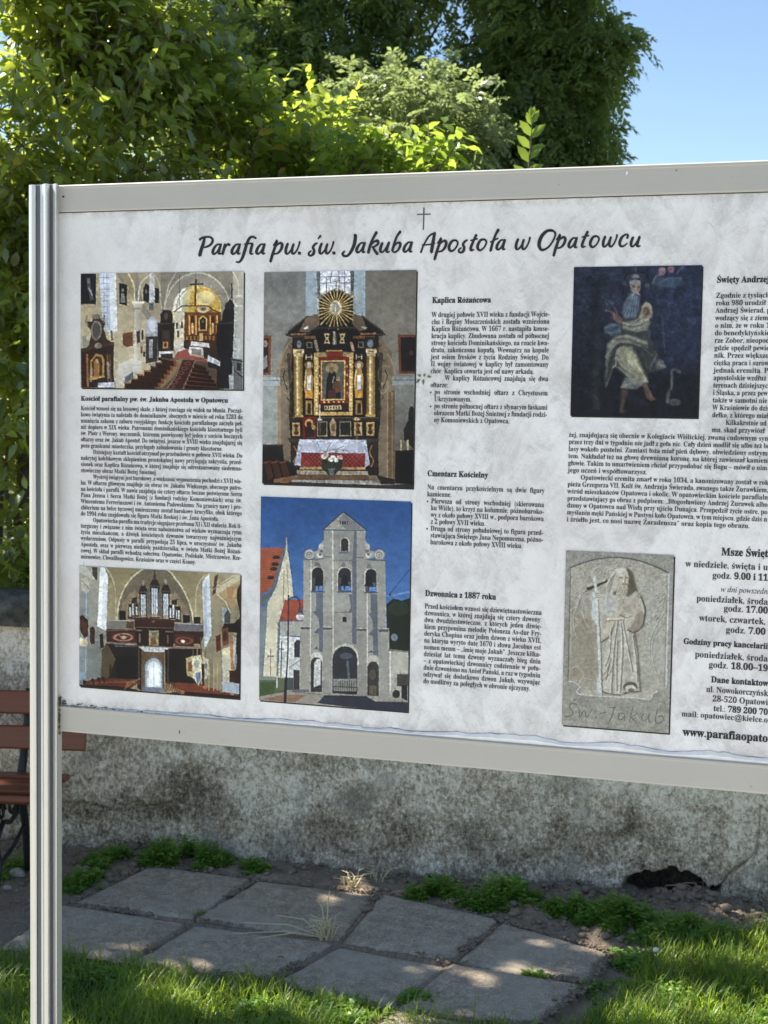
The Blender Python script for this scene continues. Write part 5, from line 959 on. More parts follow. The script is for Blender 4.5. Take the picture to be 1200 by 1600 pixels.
for P_, w, col, al in (([(485, 525), (580, 545), (700, 500)], 10, (176, 172, 150), .7), ([(490, 560), (590, 580), (690, 545)], 8, (150, 150, 136), .7), ([(500, 540), (560, 560), (640, 550)], 5, (52, 56, 58), .8), ([(600, 520), (650, 490), (700, 480)], 6, (60, 62, 60), .7), ([(660, 390), (690, 360), (725, 380), (736, 440)], 9, (186, 182, 162), .8), ([(640, 470), (670, 500), (700, 500)], 7, (170, 166, 146), .6),
    ([(340, 600), (390, 610), (460, 590)], 7, (108, 128, 144), .7), ([(345, 570), (390, 545), (450, 545)], 7, (96, 118, 138), .7), ([(350, 590), (400, 575), (450, 565)], 4, (28, 34, 46), .8),
    ([(400, 690), (450, 650), (540, 640), (690, 700)], 11, (160, 158, 138), .8), ([(420, 670), (520, 665), (690, 725)], 6, (40, 44, 48), .7), ([(380, 760), (430, 700), (520, 690), (640, 720)], 8, (138, 138, 124), .7), ([(370, 850), (390, 770), (450, 710)], 8, (44, 48, 52), .8), ([(345, 980), (365, 850), (400, 740)], 8, (100, 106, 106), .7), ([(360, 1000), (380, 880), (420, 780)], 6, (30, 34, 40), .8), ([(345, 1065), (370, 1000), (410, 900)], 6, (122, 124, 116), .7), ([(405, 905), (430, 880), (430, 790), (470, 730)], 8, (170, 168, 146), .8),
    ([(440, 900), (480, 930), (560, 1000), (690, 1025)], 8, (158, 156, 138), .8), ([(455, 880), (520, 940), (600, 990)], 6, (64, 66, 64), .7), ([(450, 800), (470, 860), (540, 920)], 6, (86, 86, 78), .6), ([(520, 740), (580, 830), (640, 930), (690, 1020)], 7, (182, 180, 150), .6), ([(480, 760), (520, 850), (600, 940)], 6, (92, 90, 78), .6), ([(560, 735), (610, 830), (660, 920)], 6, (90, 88, 76), .5),
    ([(610, 740), (650, 850), (700, 950)], 9, (34, 38, 44), .8), ([(640, 730), (690, 760), (740, 800)], 8, (96, 102, 104), .6), ([(650, 760), (680, 830), (690, 900)], 6, (92, 98, 100), .6), ([(720, 920), (750, 850), (780, 790)], 8, (104, 108, 106), .7), ([(740, 920), (775, 860), (790, 800)], 5, (30, 34, 40), .8), ([(780, 915), (800, 880), (850, 905)], 9, (142, 142, 130), .7), ([(800, 870), (815, 900)], 8, (160, 158, 144), .7), ([(600, 640), (700, 650), (720, 600)], 8, (78, 90, 104), .6)): br(P_, w, col, al)
# beard, face, hands, feet
c.poly([(540, 280), (580, 270), (635, 300), (630, 400), (590, 490), (510, 490), (478, 440), (500, 360)], (82, 98, 118), 1, 9)
for q in range(9): br([(548 + q * 9, 290), (530 + q * 10, 370), (495 + q * 14, 470)], 5, (136, 152, 168) if q % 2 else (60, 72, 92), .6)
c.poly([(548, 180), (580, 162), (636, 170), (640, 230), (620, 280), (580, 280), (552, 240)], (138, 124, 116), 1, 5); c.poly([(545, 200), (548, 170), (590, 155), (640, 170), (640, 200), (600, 178), (560, 185)], (134, 136, 136), .9, 5); c.ell(581, 222, 9, 5, (42, 36, 40)); c.ell(624, 222, 8, 5, (42, 36, 40)); c.line([(568, 210), (592, 206)], 4, (74, 62, 60)); c.line([(612, 206), (634, 210)], 4, (74, 62, 60)); c.line([(604, 218), (606, 256)], 6, (164, 142, 128), .8); c.line([(612, 222), (614, 254)], 4, (92, 74, 70), .8); br([(572, 296), (604, 276), (634, 288)], 7, (162, 160, 154), .8); c.line([(590, 288), (618, 288)], 6, (96, 66, 70)); c.ell(560, 240, 8, 20, (96, 82, 80), .6)
c.poly([(410, 440), (450, 460), (484, 490), (480, 535), (440, 520), (405, 490)], (112, 82, 82), 1, 5)
for q, (x1, y1) in enumerate(((340, 418), (370, 425), (392, 452), (388, 478))): br([(430, 458 + q * 10), ((430 + x1) / 2, (450 + y1) / 2), (x1, y1)], 8, (124, 90, 92), .8)
br([(440, 460), (425, 400)], 8, (130, 98, 94), .8); c.line([(485, 500), (482, 575)], 7, (88, 50, 50), .7)
c.poly([(655, 1045), (690, 1040), (740, 1140), (770, 1180), (730, 1195), (690, 1170)], (90, 70, 62), 1, 6); br([(690, 1060), (720, 1130), (760, 1175)], 7, (124, 98, 82), .6); c.poly([(475, 1095), (540, 1090), (520, 1170), (490, 1260), (510, 1290), (460, 1300), (465, 1200)], (66, 54, 50), 1, 7); br([(500, 1110), (485, 1200), (480, 1280)], 6, (96, 78, 66), .5)
br([(970, 945), (930, 925), (900, 945), (908, 1010), (900, 1080), (868, 1140), (866, 1205)], 17, (84, 90, 96), .95); br([(880, 1130), (874, 1200)], 20, (80, 86, 90), .8); c.ell(930, 1205, 52, 30, (68, 70, 74), .9); br([(900, 1190), (930, 1180), (965, 1200)], 8, (100, 102, 104), .6); br([(905, 1000), (900, 1080)], 4, (128, 132, 134), .6)
c.poly([(540, 1130), (700, 1200), (690, 1230), (520, 1180)], (34, 40, 62), .5, 16)
c.soft(1); g_ = c.c.mean(2, keepdims=True); c.c = (g_ + (c.c - g_) * .82) * .92; c.grain(.22, 8, 66, 3).grain(.26, 26, 67, 3)
picture('painting_of_bearded_saint', 'dark blue painting of a seated bearded man in a pale robe beside a bird', (1.1308, 1.3767, .1905, .4810), c, (.0022, .0026))

# ---- 6 stone relief ------------------------------------------------------------------
c = Cv([(120, 103), (945, 137), (930, 1528), (95, 1462)], 210, 340, (146, 144, 132)).warp(4, 18, 106)
X, Y = c.X, c.Y
def tex(seed, sx, sy, amp): return fbm(X / sx, Y / sy, seed, 4) * amp
c.c = c.c + (tex(81, 60, 50, 34) + tex(85, 8, 8, 22))[..., None]
frame = [(155, 238)] + [(155 + 750 * t, 238 - 100 * math.sin(math.pi * t) ** .9 + 36 * t) for t in np.linspace(.04, .96, 14)] + [(905, 275), (905, 1170), (840, 1195), (800, 1225), (782, 1262), (660, 1250), (245, 1222), (235, 1160), (195, 1130), (145, 1118)]
c.poly(frame, lambda x, y: np.array([164, 158, 138]) + (fbm(x / 55, y / 60, 91, 4) * 40)[..., None])
c.poly([(480, 400), (905, 300), (905, 1160), (700, 1180), (700, 700)], (168, 172, 160), .55, 60); c.poly([(155, 560), (330, 620), (380, 1100), (150, 1100)], (132, 120, 92), .5, 40)
# chiselled foliage: short paired light and dark strokes
def carve(P, w=5, hi=(206, 206, 190), lo=(98, 94, 78), a=.75, d=(4, 4)):
    c.curve([(x + d[0], y + d[1]) for x, y in P], w, lo, a); c.curve(P, w, hi, a)
r2 = np.random.default_rng(5)
for i in range(420):
    x = 165 + r2.random() * 730; y = 170 + r2.random() ** 1.3 * 330
    yt = 238 - 100 * math.sin(math.pi * (x - 155) / 750) ** .9 + 36 * (x - 155) / 750
    if y < yt + 12 or (x < 420 and y > 560) or (x > 560 and y > 420 and x < 780): continue
    a = (.6 if x > 500 else -.5) + r2.normal() * .5; L_ = 12 + r2.random() * 16
    carve([(x, y), (x + math.cos(a) * L_ * .5, y + math.sin(a) * L_ * .5 - 4), (x + math.cos(a) * L_, y + math.sin(a) * L_)], 4 + r2.random() * 2, a=.55)
for i in range(60):
    x = 800 + r2.random() * 100; y = 430 + r2.random() * 230; carve([(x, y), (x - 12, y + 12)], 5, a=.6)
for P in ([(235, 430), (215, 540), (180, 620), (200, 760)], [(250, 520), (262, 620), (300, 700)], [(200, 540), (155, 570)], [(215, 640), (160, 600)], [(240, 470), (160, 440)], [(300, 380), (240, 450), (200, 560)], [(205, 680), (185, 730)], [(160, 1030), (210, 1005), (255, 1045), (270, 1090)], [(225, 1150), (260, 1100), (330, 1110)], [(885, 650), (830, 720), (790, 830), (800, 960), (850, 1120)], [(890, 560), (840, 640), (780, 780), (775, 900)], [(860, 620), (810, 560)]): carve(P, 6)
# figure
fig = [(455, 420), (640, 400), (700, 450), (730, 560), (715, 680), (650, 730), (680, 900), (690, 1040), (705, 1195), (600, 1200), (560, 1225), (470, 1215), (410, 1190), (400, 900), (405, 815), (380, 700), (325, 640), (330, 470), (400, 440)]
c.poly([(x + 13, y + 9) for x, y in fig], (84, 78, 62), .85, 10); c.poly(fig, lambda x, y: np.array([178, 174, 156]) + (np.sin(x / 17 + y / 160) * 12 + fbm(x / 20, y / 60, 93, 3) * 36)[..., None])
c.poly([(330, 480), (370, 470), (375, 560), (400, 690), (380, 700), (320, 610)], (186, 198, 196), 1, 5); c.poly([(410, 460), (490, 430), (490, 600), (430, 610)], (176, 182, 176), .8, 8)
c.poly([(540, 560), (590, 500), (680, 480), (710, 560), (660, 600), (560, 610)], (172, 162, 140), 1, 5); c.poly([(595, 715), (640, 680), (660, 600), (715, 570), (728, 640), (700, 710), (640, 735)], (150, 136, 116), 1, 6); c.poly([(620, 690), (650, 650), (668, 600), (640, 600), (615, 620), (600, 680)], (190, 176, 152), 1, 5)
c.curve([(600, 720), (660, 738), (715, 690), (735, 610), (735, 540), (700, 460)], 9, (74, 66, 52), .85); c.curve([(545, 600), (590, 625), (630, 610)], 6, (100, 92, 76), .9); c.curve([(570, 560), (610, 600), (660, 590)], 5, (210, 200, 176), .8)
c.curve([(405, 815), (470, 760), (510, 640), (560, 540)], 10, (84, 76, 58), .85); c.poly([(400, 805), (425, 680), (470, 630), (540, 540), (570, 500), (560, 560), (510, 650), (470, 740)], (188, 178, 152), 1, 5)
c.poly([(440, 625), (575, 620), (575, 640), (440, 645)], (206, 200, 180)); c.line([(440, 646), (575, 641)], 5, (92, 86, 70))
for P, w in (([(520, 650), (495, 850), (480, 1100), (478, 1205)], 15), ([(545, 650), (560, 850), (545, 1200)], 16), ([(560, 650), (600, 850), (640, 1040)], 12), ([(470, 700), (460, 900), (425, 1000)], 11), ([(520, 800), (515, 1000), (520, 1190)], 12), ([(640, 760), (665, 950), (680, 1120)], 12), ([(460, 980), (430, 1110)], 11)):
    c.curve([(x + 10, y + 3) for x, y in P], w * .8, (102, 96, 80), .8); c.curve(P, w * .8, (210, 208, 192), .75)
c.curve([(412, 1120), (470, 1060), (490, 1000)], 7, (98, 86, 66), .8); c.curve([(412, 1080), (450, 1030), (480, 940)], 6, (98, 86, 66), .7)
c.ell(632, 1165, 55, 42, (88, 82, 66)); c.ell(634, 1180, 44, 30, (196, 192, 174)); c.ell(638, 1190, 26, 14, (110, 104, 86)); c.curve([(415, 1195), (450, 1215), (560, 1225), (620, 1205), (700, 1200)], 7, (84, 76, 60), .9); c.poly([(560, 1225), (690, 1215), (695, 1245), (560, 1245)], (176, 172, 156)); c.poly([(250, 1200), (360, 1190), (400, 1225), (250, 1222)], (172, 166, 146))
# head, hair, beard
c.poly([(x + 12, y + 8) for x, y in [(470, 270), (520, 230), (590, 235), (630, 280), (640, 340), (660, 400), (600, 450), (480, 440)]], (86, 76, 56), .9, 9)
c.poly([(435, 390), (470, 280), (520, 235), (585, 240), (605, 290), (600, 350), (560, 380), (500, 420), (450, 440)], (182, 180, 160), 1, 4); c.poly([(520, 290), (580, 280), (608, 300), (605, 360), (560, 380), (525, 350)], (186, 176, 150), 1, 5)
for q in range(7): carve([(500 - q * 6, 270 + q * 8), (480 - q * 7, 330 + q * 8), (462 - q * 3, 410 + q * 4)], 6, (212, 216, 206), (112, 106, 88), .7)
c.poly([(520, 375), (600, 365), (600, 430), (575, 490), (540, 530), (505, 480)], (178, 170, 146), 1, 5)
for q in range(6): carve([(525 + q * 13, 380), (518 + q * 12, 430), (530 + q * 6, 480 + q * 5)], 6, (214, 206, 182), (98, 88, 68), .75)
c.line([(585, 305), (578, 345)], 7, (112, 96, 72)); c.line([(572, 310), (568, 345)], 9, (206, 196, 170)); c.line([(535, 312), (556, 310)], 7, (84, 70, 52)); c.line([(588, 312), (602, 314)], 7, (84, 70, 52)); c.line([(560, 362), (594, 360)], 6, (78, 66, 50)); c.line([(528, 296), (562, 292)], 5, (214, 208, 188))
for q in range(10): c.line([(606 + q * 5, 250 + q * 17), (632 + q * 5, 262 + q * 17)], 7, (84, 74, 56), .8)
c.ell(545, 255, 46, 22, (204, 204, 190), .7)
# staff and hand
c.line([(368, 480), (385, 700), (398, 900), (410, 1225)], 16, (92, 84, 66), .8); c.line([(340, 290), (360, 440), (376, 700), (388, 900), (396, 1150), (402, 1225)], 19, (190, 198, 192)); c.line([(336, 290), (352, 400), (370, 700), (384, 950)], 5, (220, 226, 220), .8)
c.line([(296, 398), (432, 338)], 26, (60, 50, 38), .95); c.line([(292, 380), (424, 330)], 17, (176, 178, 164)); c.line([(338, 296), (352, 380)], 22, (196, 202, 194)); c.poly([(305, 270), (340, 255), (350, 300), (320, 310)], (176, 178, 164))
c.poly([(330, 425), (385, 415), (402, 450), (396, 480), (345, 485), (325, 460)], (194, 196, 184), 1, 4)
for q in range(3): c.line([(352, 434 + q * 17), (398, 430 + q * 17)], 4, (110, 104, 88))
c.poly([(372, 1110), (395, 1080), (405, 1225), (365, 1200)], (188, 198, 198), .9, 5)
# frame edges
top_ = frame[:16]; c.curve(top_, 11, (70, 76, 84), .9); c.line([(157, 240), (150, 700), (143, 1115)], 7, (84, 84, 78), .9); c.line([(166, 245), (158, 1110)], 5, (190, 182, 150), .6)
c.line([(910, 280), (905, 1170)], 9, (206, 216, 214), .85); c.line([(898, 300), (893, 1160)], 5, (110, 112, 104), .7); c.curve(frame[17:], 8, (212, 218, 212), .75)
for P in ([(212, 1305), (180, 1292), (155, 1318), (178, 1352), (180, 1385), (140, 1402), (122, 1392)], [(190, 1272), (206, 1262)], [(238, 1345), (240, 1398), (275, 1350), (290, 1402), (335, 1345)], [(368, 1404), (374, 1402)], [(405, 1372), (440, 1366)], [(470, 1330), (520, 1324)], [(508, 1328), (490, 1400), (460, 1458)], [(590, 1378), (560, 1372), (542, 1402), (556, 1425), (586, 1400), (592, 1378), (590, 1430)], [(655, 1318), (640, 1380), (630, 1438)], [(690, 1376), (645, 1402), (685, 1440)], [(735, 1376), (722, 1415), (742, 1432), (775, 1405), (782, 1376)], [(782, 1376), (778, 1425), (792, 1440)], [(845, 1338), (830, 1400), (832, 1442), (862, 1450), (888, 1420), (878, 1392), (850, 1400)]):
    c.curve([(x + 4, y + 4) for x, y in P], 6, (190, 190, 178), .6); c.curve(P, 7, (82, 80, 68), .92)
g_ = c.c.mean(2, keepdims=True); c.c = np.clip((g_ * .35 + c.c * .65 - 150) * .95 + 145, 34, 212); c.grain(.16, 16, 95, 3).grain(.10, 6, 96, 2)
picture('photo_of_stone_relief', 'photo of a grey stone relief of a robed pilgrim with staff, inscribed with a name', (1.1289, 1.3396, .7478, 1.0985), c, (.0028, .0030))
# ================================================================== GROUND, PAVING, WALL
board['label'] = 'big grey-framed information board with printed photos, title and Polish text before the old wall'
WP0 = Vector((-1.147, 6.318)); WD = Vector((.9772, -.2125)).normalized(); WN = Vector((-WD.y, WD.x))   # WN points away behind the wall
def wall_y(x): return WP0.y + (x - WP0.x) * WD.y / WD.x

gv = lambda x, y: at_z(x, y)
def poly_w(pts): return [tuple(at_z(*p)[:2]) for p in pts]
SL = [  # paving slabs traced as ground-plane quadrilaterals
 [(235,1351),(398,1374),(302,1435),(108,1412)], [(402,1376),(592,1396),(530,1467),(304,1436)], [(598,1397),(778,1436),(704,1501),(533,1469)], [(783,1438),(955,1487),(921,1534),(709,1502)],
 [(95,1414),(297,1438),(200,1503),(2,1480)], [(301,1439),(526,1471),(421,1529),(204,1504)], [(530,1473),(702,1504),(610,1574),(425,1532)], [(707,1505),(919,1538),(838,1600),(616,1577)]]
SLW = [poly_w(s) for s in SL]
def off(q, d):
    return [(a + d[0], b + d[1]) for a, b in q]
a_, b_2, d_2 = SLW[5][0], SLW[5][1], SLW[5][3]
dv = (SLW[5][3][0] - SLW[5][0][0], SLW[5][3][1] - SLW[5][0][1])
SLW.append(off(SLW[7], (SLW[7][3][0] - SLW[7][0][0], SLW[7][3][1] - SLW[7][0][1])))

GR_EDGE = [(-6, 4.95), (-1.385, 5.075), (-.902, 4.99), (-.42, 4.83), (-.1, 4.70), (.06, 4.62), (.3, 4.50), (.55, 4.45), (.70, 4.62), (.84, 4.74), (.93, 4.93), (.98, 5.10), (1.15, 5.28), (1.56, 5.42), (2.2, 5.35), (6, 4.9)]
gx_ = np.array([p[0] for p in GR_EDGE]); gy_ = np.array([p[1] for p in GR_EDGE])
def grass_edge(x, y=0): return np.interp(x, gx_, gy_) + fbm(np.asarray(x) * 5, np.asarray(x) * 0 + 2, 11, 3) * .16

def ground_h(x, y):
    x = np.asarray(x, float); y = np.asarray(y, float)
    near = sstep(6, 3.2, np.abs(x)) * sstep(1.0, 2.5, y) * sstep(9, 7.5, y)
    dw = (wall_y(x) - y)                                     # distance in front of the wall
    strip = sstep(.85, .2, dw) * sstep(-.2, .0, dw)
    h = fbm(x * 2.2, y * 2.2, 21, 3) * .02
    rough = fbm(x * 9, y * 9, 22, 4); lump = np.clip(fbm(x * 16, y * 16, 25, 3) + .12, 0, 1)
    clod = strip * (.25 + .75 * sstep(.3, 1.4, x))
    h = h + rough * (.015 + .05 * clod) + lump * (.012 + .085 * clod) + fbm(x * 45, y * 45, 27, 2) * .010
    h = h + strip * .025 
    return h * near - .028 + .014 * (1 - near)
slab_zone = np.zeros(1)
def inpoly(x, y, P, grow=0.0):
    ins = np.zeros(np.shape(x), bool)
    cx = sum(p[0] for p in P) / len(P); cy = sum(p[1] for p in P) / len(P)
    P = [(cx + (a - cx) * (1 + grow), cy + (b - cy) * (1 + grow)) for a, b in P]
    for (ax, ay), (bx, by) in zip(P, P[1:] + P[:1]):
        if ay != by: ins ^= ((ay > y) != (by > y)) & (x < (bx - ax) * (y - ay) / (by - ay) + ax)
    return ins
def gh(x, y):
    h = ground_h(x, y); m = np.zeros(np.shape(h), bool)
    for q in SLW: m |= inpoly(x, y, q, -.02)
    b = np.zeros(np.shape(h), bool)
    for q in SLW: b |= inpoly(x, y, q, .06)
    h = np.where(b & ~m, -.007 + fbm(np.asarray(x) * 14, np.asarray(y) * 14, 29, 3) * .016, h)
    return np.where(m, np.minimum(h, -.03), h)
xs = np.concatenate([-np.geomspace(500, 2.7, 26), np.arange(-2.6, 2.5, .014), np.geomspace(2.6, 500, 26)])
ys = np.concatenate([-np.geomspace(300, 1, 12), np.linspace(-.5, 3.6, 20), np.arange(3.65, 6.9, .014), np.geomspace(7, 700, 26)])
GX, GY = np.meshgrid(xs, ys); GZ = gh(GX, GY)
i = np.arange(GX.size).reshape(GX.shape); F = np.stack([i[:-1, :-1], i[:-1, 1:], i[1:, 1:], i[1:, :-1]], -1).reshape(-1, 4)
gmask = np.maximum(np.maximum(sstep(.10, -.06, GY - grass_edge(GX)), sstep(6.9, 7.6, GY)), sstep(3.0, 4.2, np.abs(GX)))
k = NM('dry_soil'); v = k.obj()
n1 = k.noise(v, 3.2, 6, .65); n2 = k.noise(v, 38, 6, .7); n3 = k.voro(v, 60)
soil = k.mix(n2, (.14, .10, .066), (.38, .29, .205)); soil = k.mix(k.ramp(n1, [(.35, 0), (.65, 1)]), soil, k.mix(n2, (.19, .145, .10), (.42, .33, .245)))
soil = k.mix(k.ramp(n3, [(.02, .6), (.10, 0)]), soil, (.44, .39, .33))
turf = k.mix(n2, (.035, .045, .018), (.085, .085, .045))
a = k.attr('turf'); col = k.mix(a, soil, turf)
M_soil = k.fin(col, .95, k.bump(k.math('ADD', n2, k.math('MULTIPLY', n3, .4)), .8, .02), spec=.2)
o = mesh_obj('ground', np.stack([GX, GY, GZ], -1).reshape(-1, 3), F, M_soil, smooth=True, cols=np.repeat(gmask.reshape(-1, 1), 3, 1), colname='turf'); tag(o, kind='structure')

# slabs ---------------------------------------------------------------
k = NM('old_concrete_slab'); v = k.obj(); oi = k.n('ShaderNodeObjectInfo')
n1 = k.noise(v, 5, 6, .65); n2 = k.noise(v, 110, 5, .75); n3 = k.voro(v, 170)
base = k.mix(n1, (.32, .245, .168), (.50, .40, .288)); base = k.mix(k.math('MULTIPLY', oi.outputs['Random'], .45), base, (.44, .37, .29))
grit = k.ramp(n2, [(.32, .48), (.50, 1.0), (.68, 1.5)]); base = k.mix(1, base, grit, 'MULTIPLY'); mot = k.ramp(k.noise(v, 16, 6, .7, .6), [(.34, .62), (.55, 1.0), (.72, 1.22)]); base = k.mix(.85, base, mot, 'MULTIPLY'); scr = k.ramp(k.noise(k.obj((1, 9, 1), (0, 0, .4)), 22, 5, .7, .3), [(.36, .8), (.6, 1.1)]); base = k.mix(.7, base, scr, 'MULTIPLY')
dust = k.ramp(k.noise(v, 2.1, 7, .7), [(.50, 0), (.60, 1)]); base = k.mix(k.math('MULTIPLY', dust, .55), base, (.42, .36, .285))
sp = k.ramp(n3, [(.06, .8), (.17, 0)]); base = k.mix(k.math('MULTIPLY', sp, .8), base, (.66, .60, .50))
M_slab = k.fin(base, .9, k.bump(k.math('ADD', n2, k.math('MULTIPLY', n3, .5)), .55, .006), spec=.25)
pave = empty('pavement', tuple(at_z(530, 1470))); tag(pave, kind='structure')
for si, q in enumerate(SLW):
    cx = sum(p[0] for p in q) / 4; cy = sum(p[1] for p in q) / 4
    n = 22; V = []; F = []
    tl = rng.normal(0, .010, 2)
    t, r = np.meshgrid(np.linspace(0, 1, n), np.linspace(0, 1, n)); Q = np.array(q)
    XX = (Q[0, 0] * (1 - t) + Q[1, 0] * t) * (1 - r) + (Q[3, 0] * (1 - t) + Q[2, 0] * t) * r
    YY = (Q[0, 1] * (1 - t) + Q[1, 1] * t) * (1 - r) + (Q[3, 1] * (1 - t) + Q[2, 1] * t) * r
    ed = np.minimum(np.minimum(t, 1 - t), np.minimum(r, 1 - r))
    ins_ = np.where(ed < .001, .007, 0); wob = (fbm(XX * 16, YY * 16, 90 + si, 4) * .075 + .005) * (ed < .03)
    XX = XX + (cx - XX) * (ins_ + wob * 1.2); YY = YY + (cy - YY) * (ins_ + wob * 1.2)
    ZZ = (XX - cx) * tl[0] * 2 + (YY - cy) * tl[1] * 2 + rng.normal(0, .004) + fbm(XX * 6, YY * 6, 95, 3) * .006 - np.where(ed < .001, .008, 0)
    top = np.stack([XX, YY, ZZ], -1).reshape(-1, 3); ii = np.arange(n * n).reshape(n, n)
    F = np.stack([ii[:-1, :-1], ii[1:, :-1], ii[1:, 1:], ii[:-1, 1:]], -1).reshape(-1, 4)
    ring = np.concatenate([ii[0, :], ii[1:, -1], ii[-1, -2::-1], ii[-2:0:-1, 0]]); m_ = len(ring)
    low = top[ring].copy(); low[:, 2] = -.06; b0 = len(top)
    F2 = np.array([[ring[j], ring[(j + 1) % m_], b0 + (j + 1) % m_, b0 + j] for j in range(m_)])
    P0 = np.array(pave.location)
    o = mesh_obj('slab', np.vstack([top, low]) - P0, np.vstack([F, F2]), M_slab, pave, smooth=False)

# wall -------------------------------------------------------------------
wall = empty('old_plastered_wall', (WP0.x, WP0.y, 0), math.atan2(WD.y, WD.x)); tag(wall, 'long low weathered wall of blotchy grey plaster with a rough stone coping', 'wall')
def w_local(px, py):                        # photo pixel on the wall face -> (along, z)
    r = ray(px, py); c0 = Vector((0, 0, EYE)); nn = Vector((WN.x, WN.y, 0)); s = (Vector((WP0.x, WP0.y, 0)) - c0).dot(nn) / r.dot(nn); p = c0 + r * s
    return ((p.x - WP0.x) * WD.x + (p.y - WP0.y) * WD.y, p.z)
WT = 1.0
ax = np.concatenate([-np.geomspace(9, .95, 14), np.arange(-.92, 3.15, .0075), np.geomspace(3.2, 12, 14)]); az_ = np.concatenate([np.linspace(-.1, WT, 150)])
A, Z = np.meshgrid(ax, az_)
D = fbm(A * 1.3, Z * 1.3, 31, 3) * .05 + fbm(A * 7, Z * 7, 33, 4) * .022 + fbm(A * 30, Z * 30, 36, 3) * .008
hx, hz = w_local(1050, 1392); hx2, hz2 = w_local(1108, 1378)
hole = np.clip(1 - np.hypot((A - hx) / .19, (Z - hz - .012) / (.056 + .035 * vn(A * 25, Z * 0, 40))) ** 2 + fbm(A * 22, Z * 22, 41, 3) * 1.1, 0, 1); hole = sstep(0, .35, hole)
D = D + hole * .15
def groove(pts, w, dep):
    global D
    P = np.array([w_local(*p) for p in pts]); dd = np.full(A.shape, 9.0)
    for (x0, y0), (x1, y1) in zip(P[:-1], P[1:]):
        t = np.clip(((A - x0) * (x1 - x0) + (Z - y0) * (y1 - y0)) / ((x1 - x0) ** 2 + (y1 - y0) ** 2), 0, 1); dd = np.minimum(dd, np.hypot(A - x0 - t * (x1 - x0), Z - y0 - t * (y1 - y0)))
    dd = dd + np.abs(fbm(A * 40, Z * 40, 44, 2)) * w * .8
    D = D + sstep(w, w * .25, dd) * dep
groove([(1187, 1262), (1186, 1300), (1180, 1335), (1160, 1352), (1140, 1365), (1124, 1385), (1124, 1400)], .009, .020)
groove([(205, 1268), (210, 1262), (240, 1262), (275, 1252)], .014, .022); groove([(310, 1175), (308, 1240), (303, 1262)], .006, .014)
groove([(100, 1254), (140, 1256), (178, 1268)], .010, .02)
for px, py, rr in ((172, 1231, .011), (150, 1205, .008), (178, 1253, .012), (135, 1268, .012), (290, 1215, .016), (214, 1252, .009), (952, 1370, .012), (850, 1348, .010), (985, 1347, .011), (265, 1215, .008), (1005, 1355, .009), (900, 1240, .006)):
    hx_, hz_ = w_local(px, py); D = D + sstep(1, .2, np.hypot(A - hx_, (Z - hz_) * 1.1) / (rr * 1.25)) * .03
foot = sstep(.16, -.02, Z); D = D - foot * .018 * (1 - hole) - foot * fbm(A * 12, Z * 12, 47, 3) * .04
P = np.stack([A, D, Z], -1).reshape(-1, 3); i = np.arange(A.size).reshape(A.shape); F = np.stack([i[:-1, :-1], i[:-1, 1:], i[1:, 1:], i[1:, :-1]], -1).reshape(-1, 4)
pat = np.zeros(A.shape)
for px, py, rx, rz_, s_ in ((300, 1225, .16, .12, 1.0), (240, 1262, .22, .045, .9), (988, 1280, .05, .12, .7), (1000, 1310, .16, .05, .55), (130, 1262, .16, .04, .8), (480, 1190, .3, .05, .5), (820, 1330, .4, .07, .45), (870, 1300, .05, .07, .5), (30, 1110, .25, .12, .5), (640, 1290, .35, .09, .3), (300, 1400, 3, .06, .3)):
    cx_, cz_ = w_local(px, py); pat = np.maximum(pat, s_ * np.exp(-((A - cx_) / rx) ** 2 - ((Z - cz_) / rz_) ** 2))
pat = np.clip(pat + hole * 1.6 + sstep(.48, .05, Z) * .55 * (.55 + .9 * vn(A * 3, Z * 5, 49)), 0, 1)
pale_patch = np.zeros(A.shape)  # soft-edged paler patches in the plaster colour
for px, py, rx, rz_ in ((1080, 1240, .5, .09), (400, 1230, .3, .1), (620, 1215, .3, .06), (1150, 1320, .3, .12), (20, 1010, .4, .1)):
    cx_, cz_ = w_local(px, py); pale_patch = np.maximum(pale_patch, np.exp(-((A - cx_) / rx) ** 2 - ((Z - cz_) / rz_) ** 2))
wc = np.stack([pat, pale_patch, hole], -1).reshape(-1, 3)
k = NM('lichen_stained_plaster'); v = k.obj(); at = k.attr('stain'); sp_ = k.n('ShaderNodeSeparateColor'); k.l(at, sp_.inputs[0])
nA = k.noise(v, 44, 7, .76, .5); nB = k.noise(v, 6, 6, .65, .5); nC = k.noise(v, 90, 5, .7); nD = k.noise(k.obj((1, 1, .5)), 66, 5, .72, 1.0)
f = k.math('ADD', k.math('ADD', k.math('MULTIPLY', nA, .55), k.math('MULTIPLY', nD, .45)), k.math('MULTIPLY', k.math('SUBTRACT', nB, .5), .42))
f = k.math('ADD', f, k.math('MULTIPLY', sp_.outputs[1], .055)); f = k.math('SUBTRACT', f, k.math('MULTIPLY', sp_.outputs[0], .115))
f = k.math('ADD', f, k.math('MULTIPLY', k.math('SUBTRACT', nC, .5), .35))
col = k.ramp(f, [(.32, (.12, .092, .062)), (.395, (.29, .235, .168)), (.465, (.46, .385, .285)), (.525, (.70, .605, .47)), (.60, (.92, .83, .68))])
pale = k.ramp(k.noise(v, 4.2, 3, .5, .8), [(.60, 0), (.66, .75)]); col = k.mix(k.math('MULTIPLY', pale, .55), col, (.24, .225, .19))
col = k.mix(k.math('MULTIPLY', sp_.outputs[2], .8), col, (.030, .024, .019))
M_wall = k.fin(col, .93, k.bump(k.math('ADD', nC, nA), .6, .008), spec=.2)
o = mesh_obj('plaster_face', P, F, M_wall, wall, smooth=True, cols=wc, colname='stain')
q = MB(); q.box(-9, 12, .20, .34, -.1, WT); q.obj('wall_core', M_wall, wall)
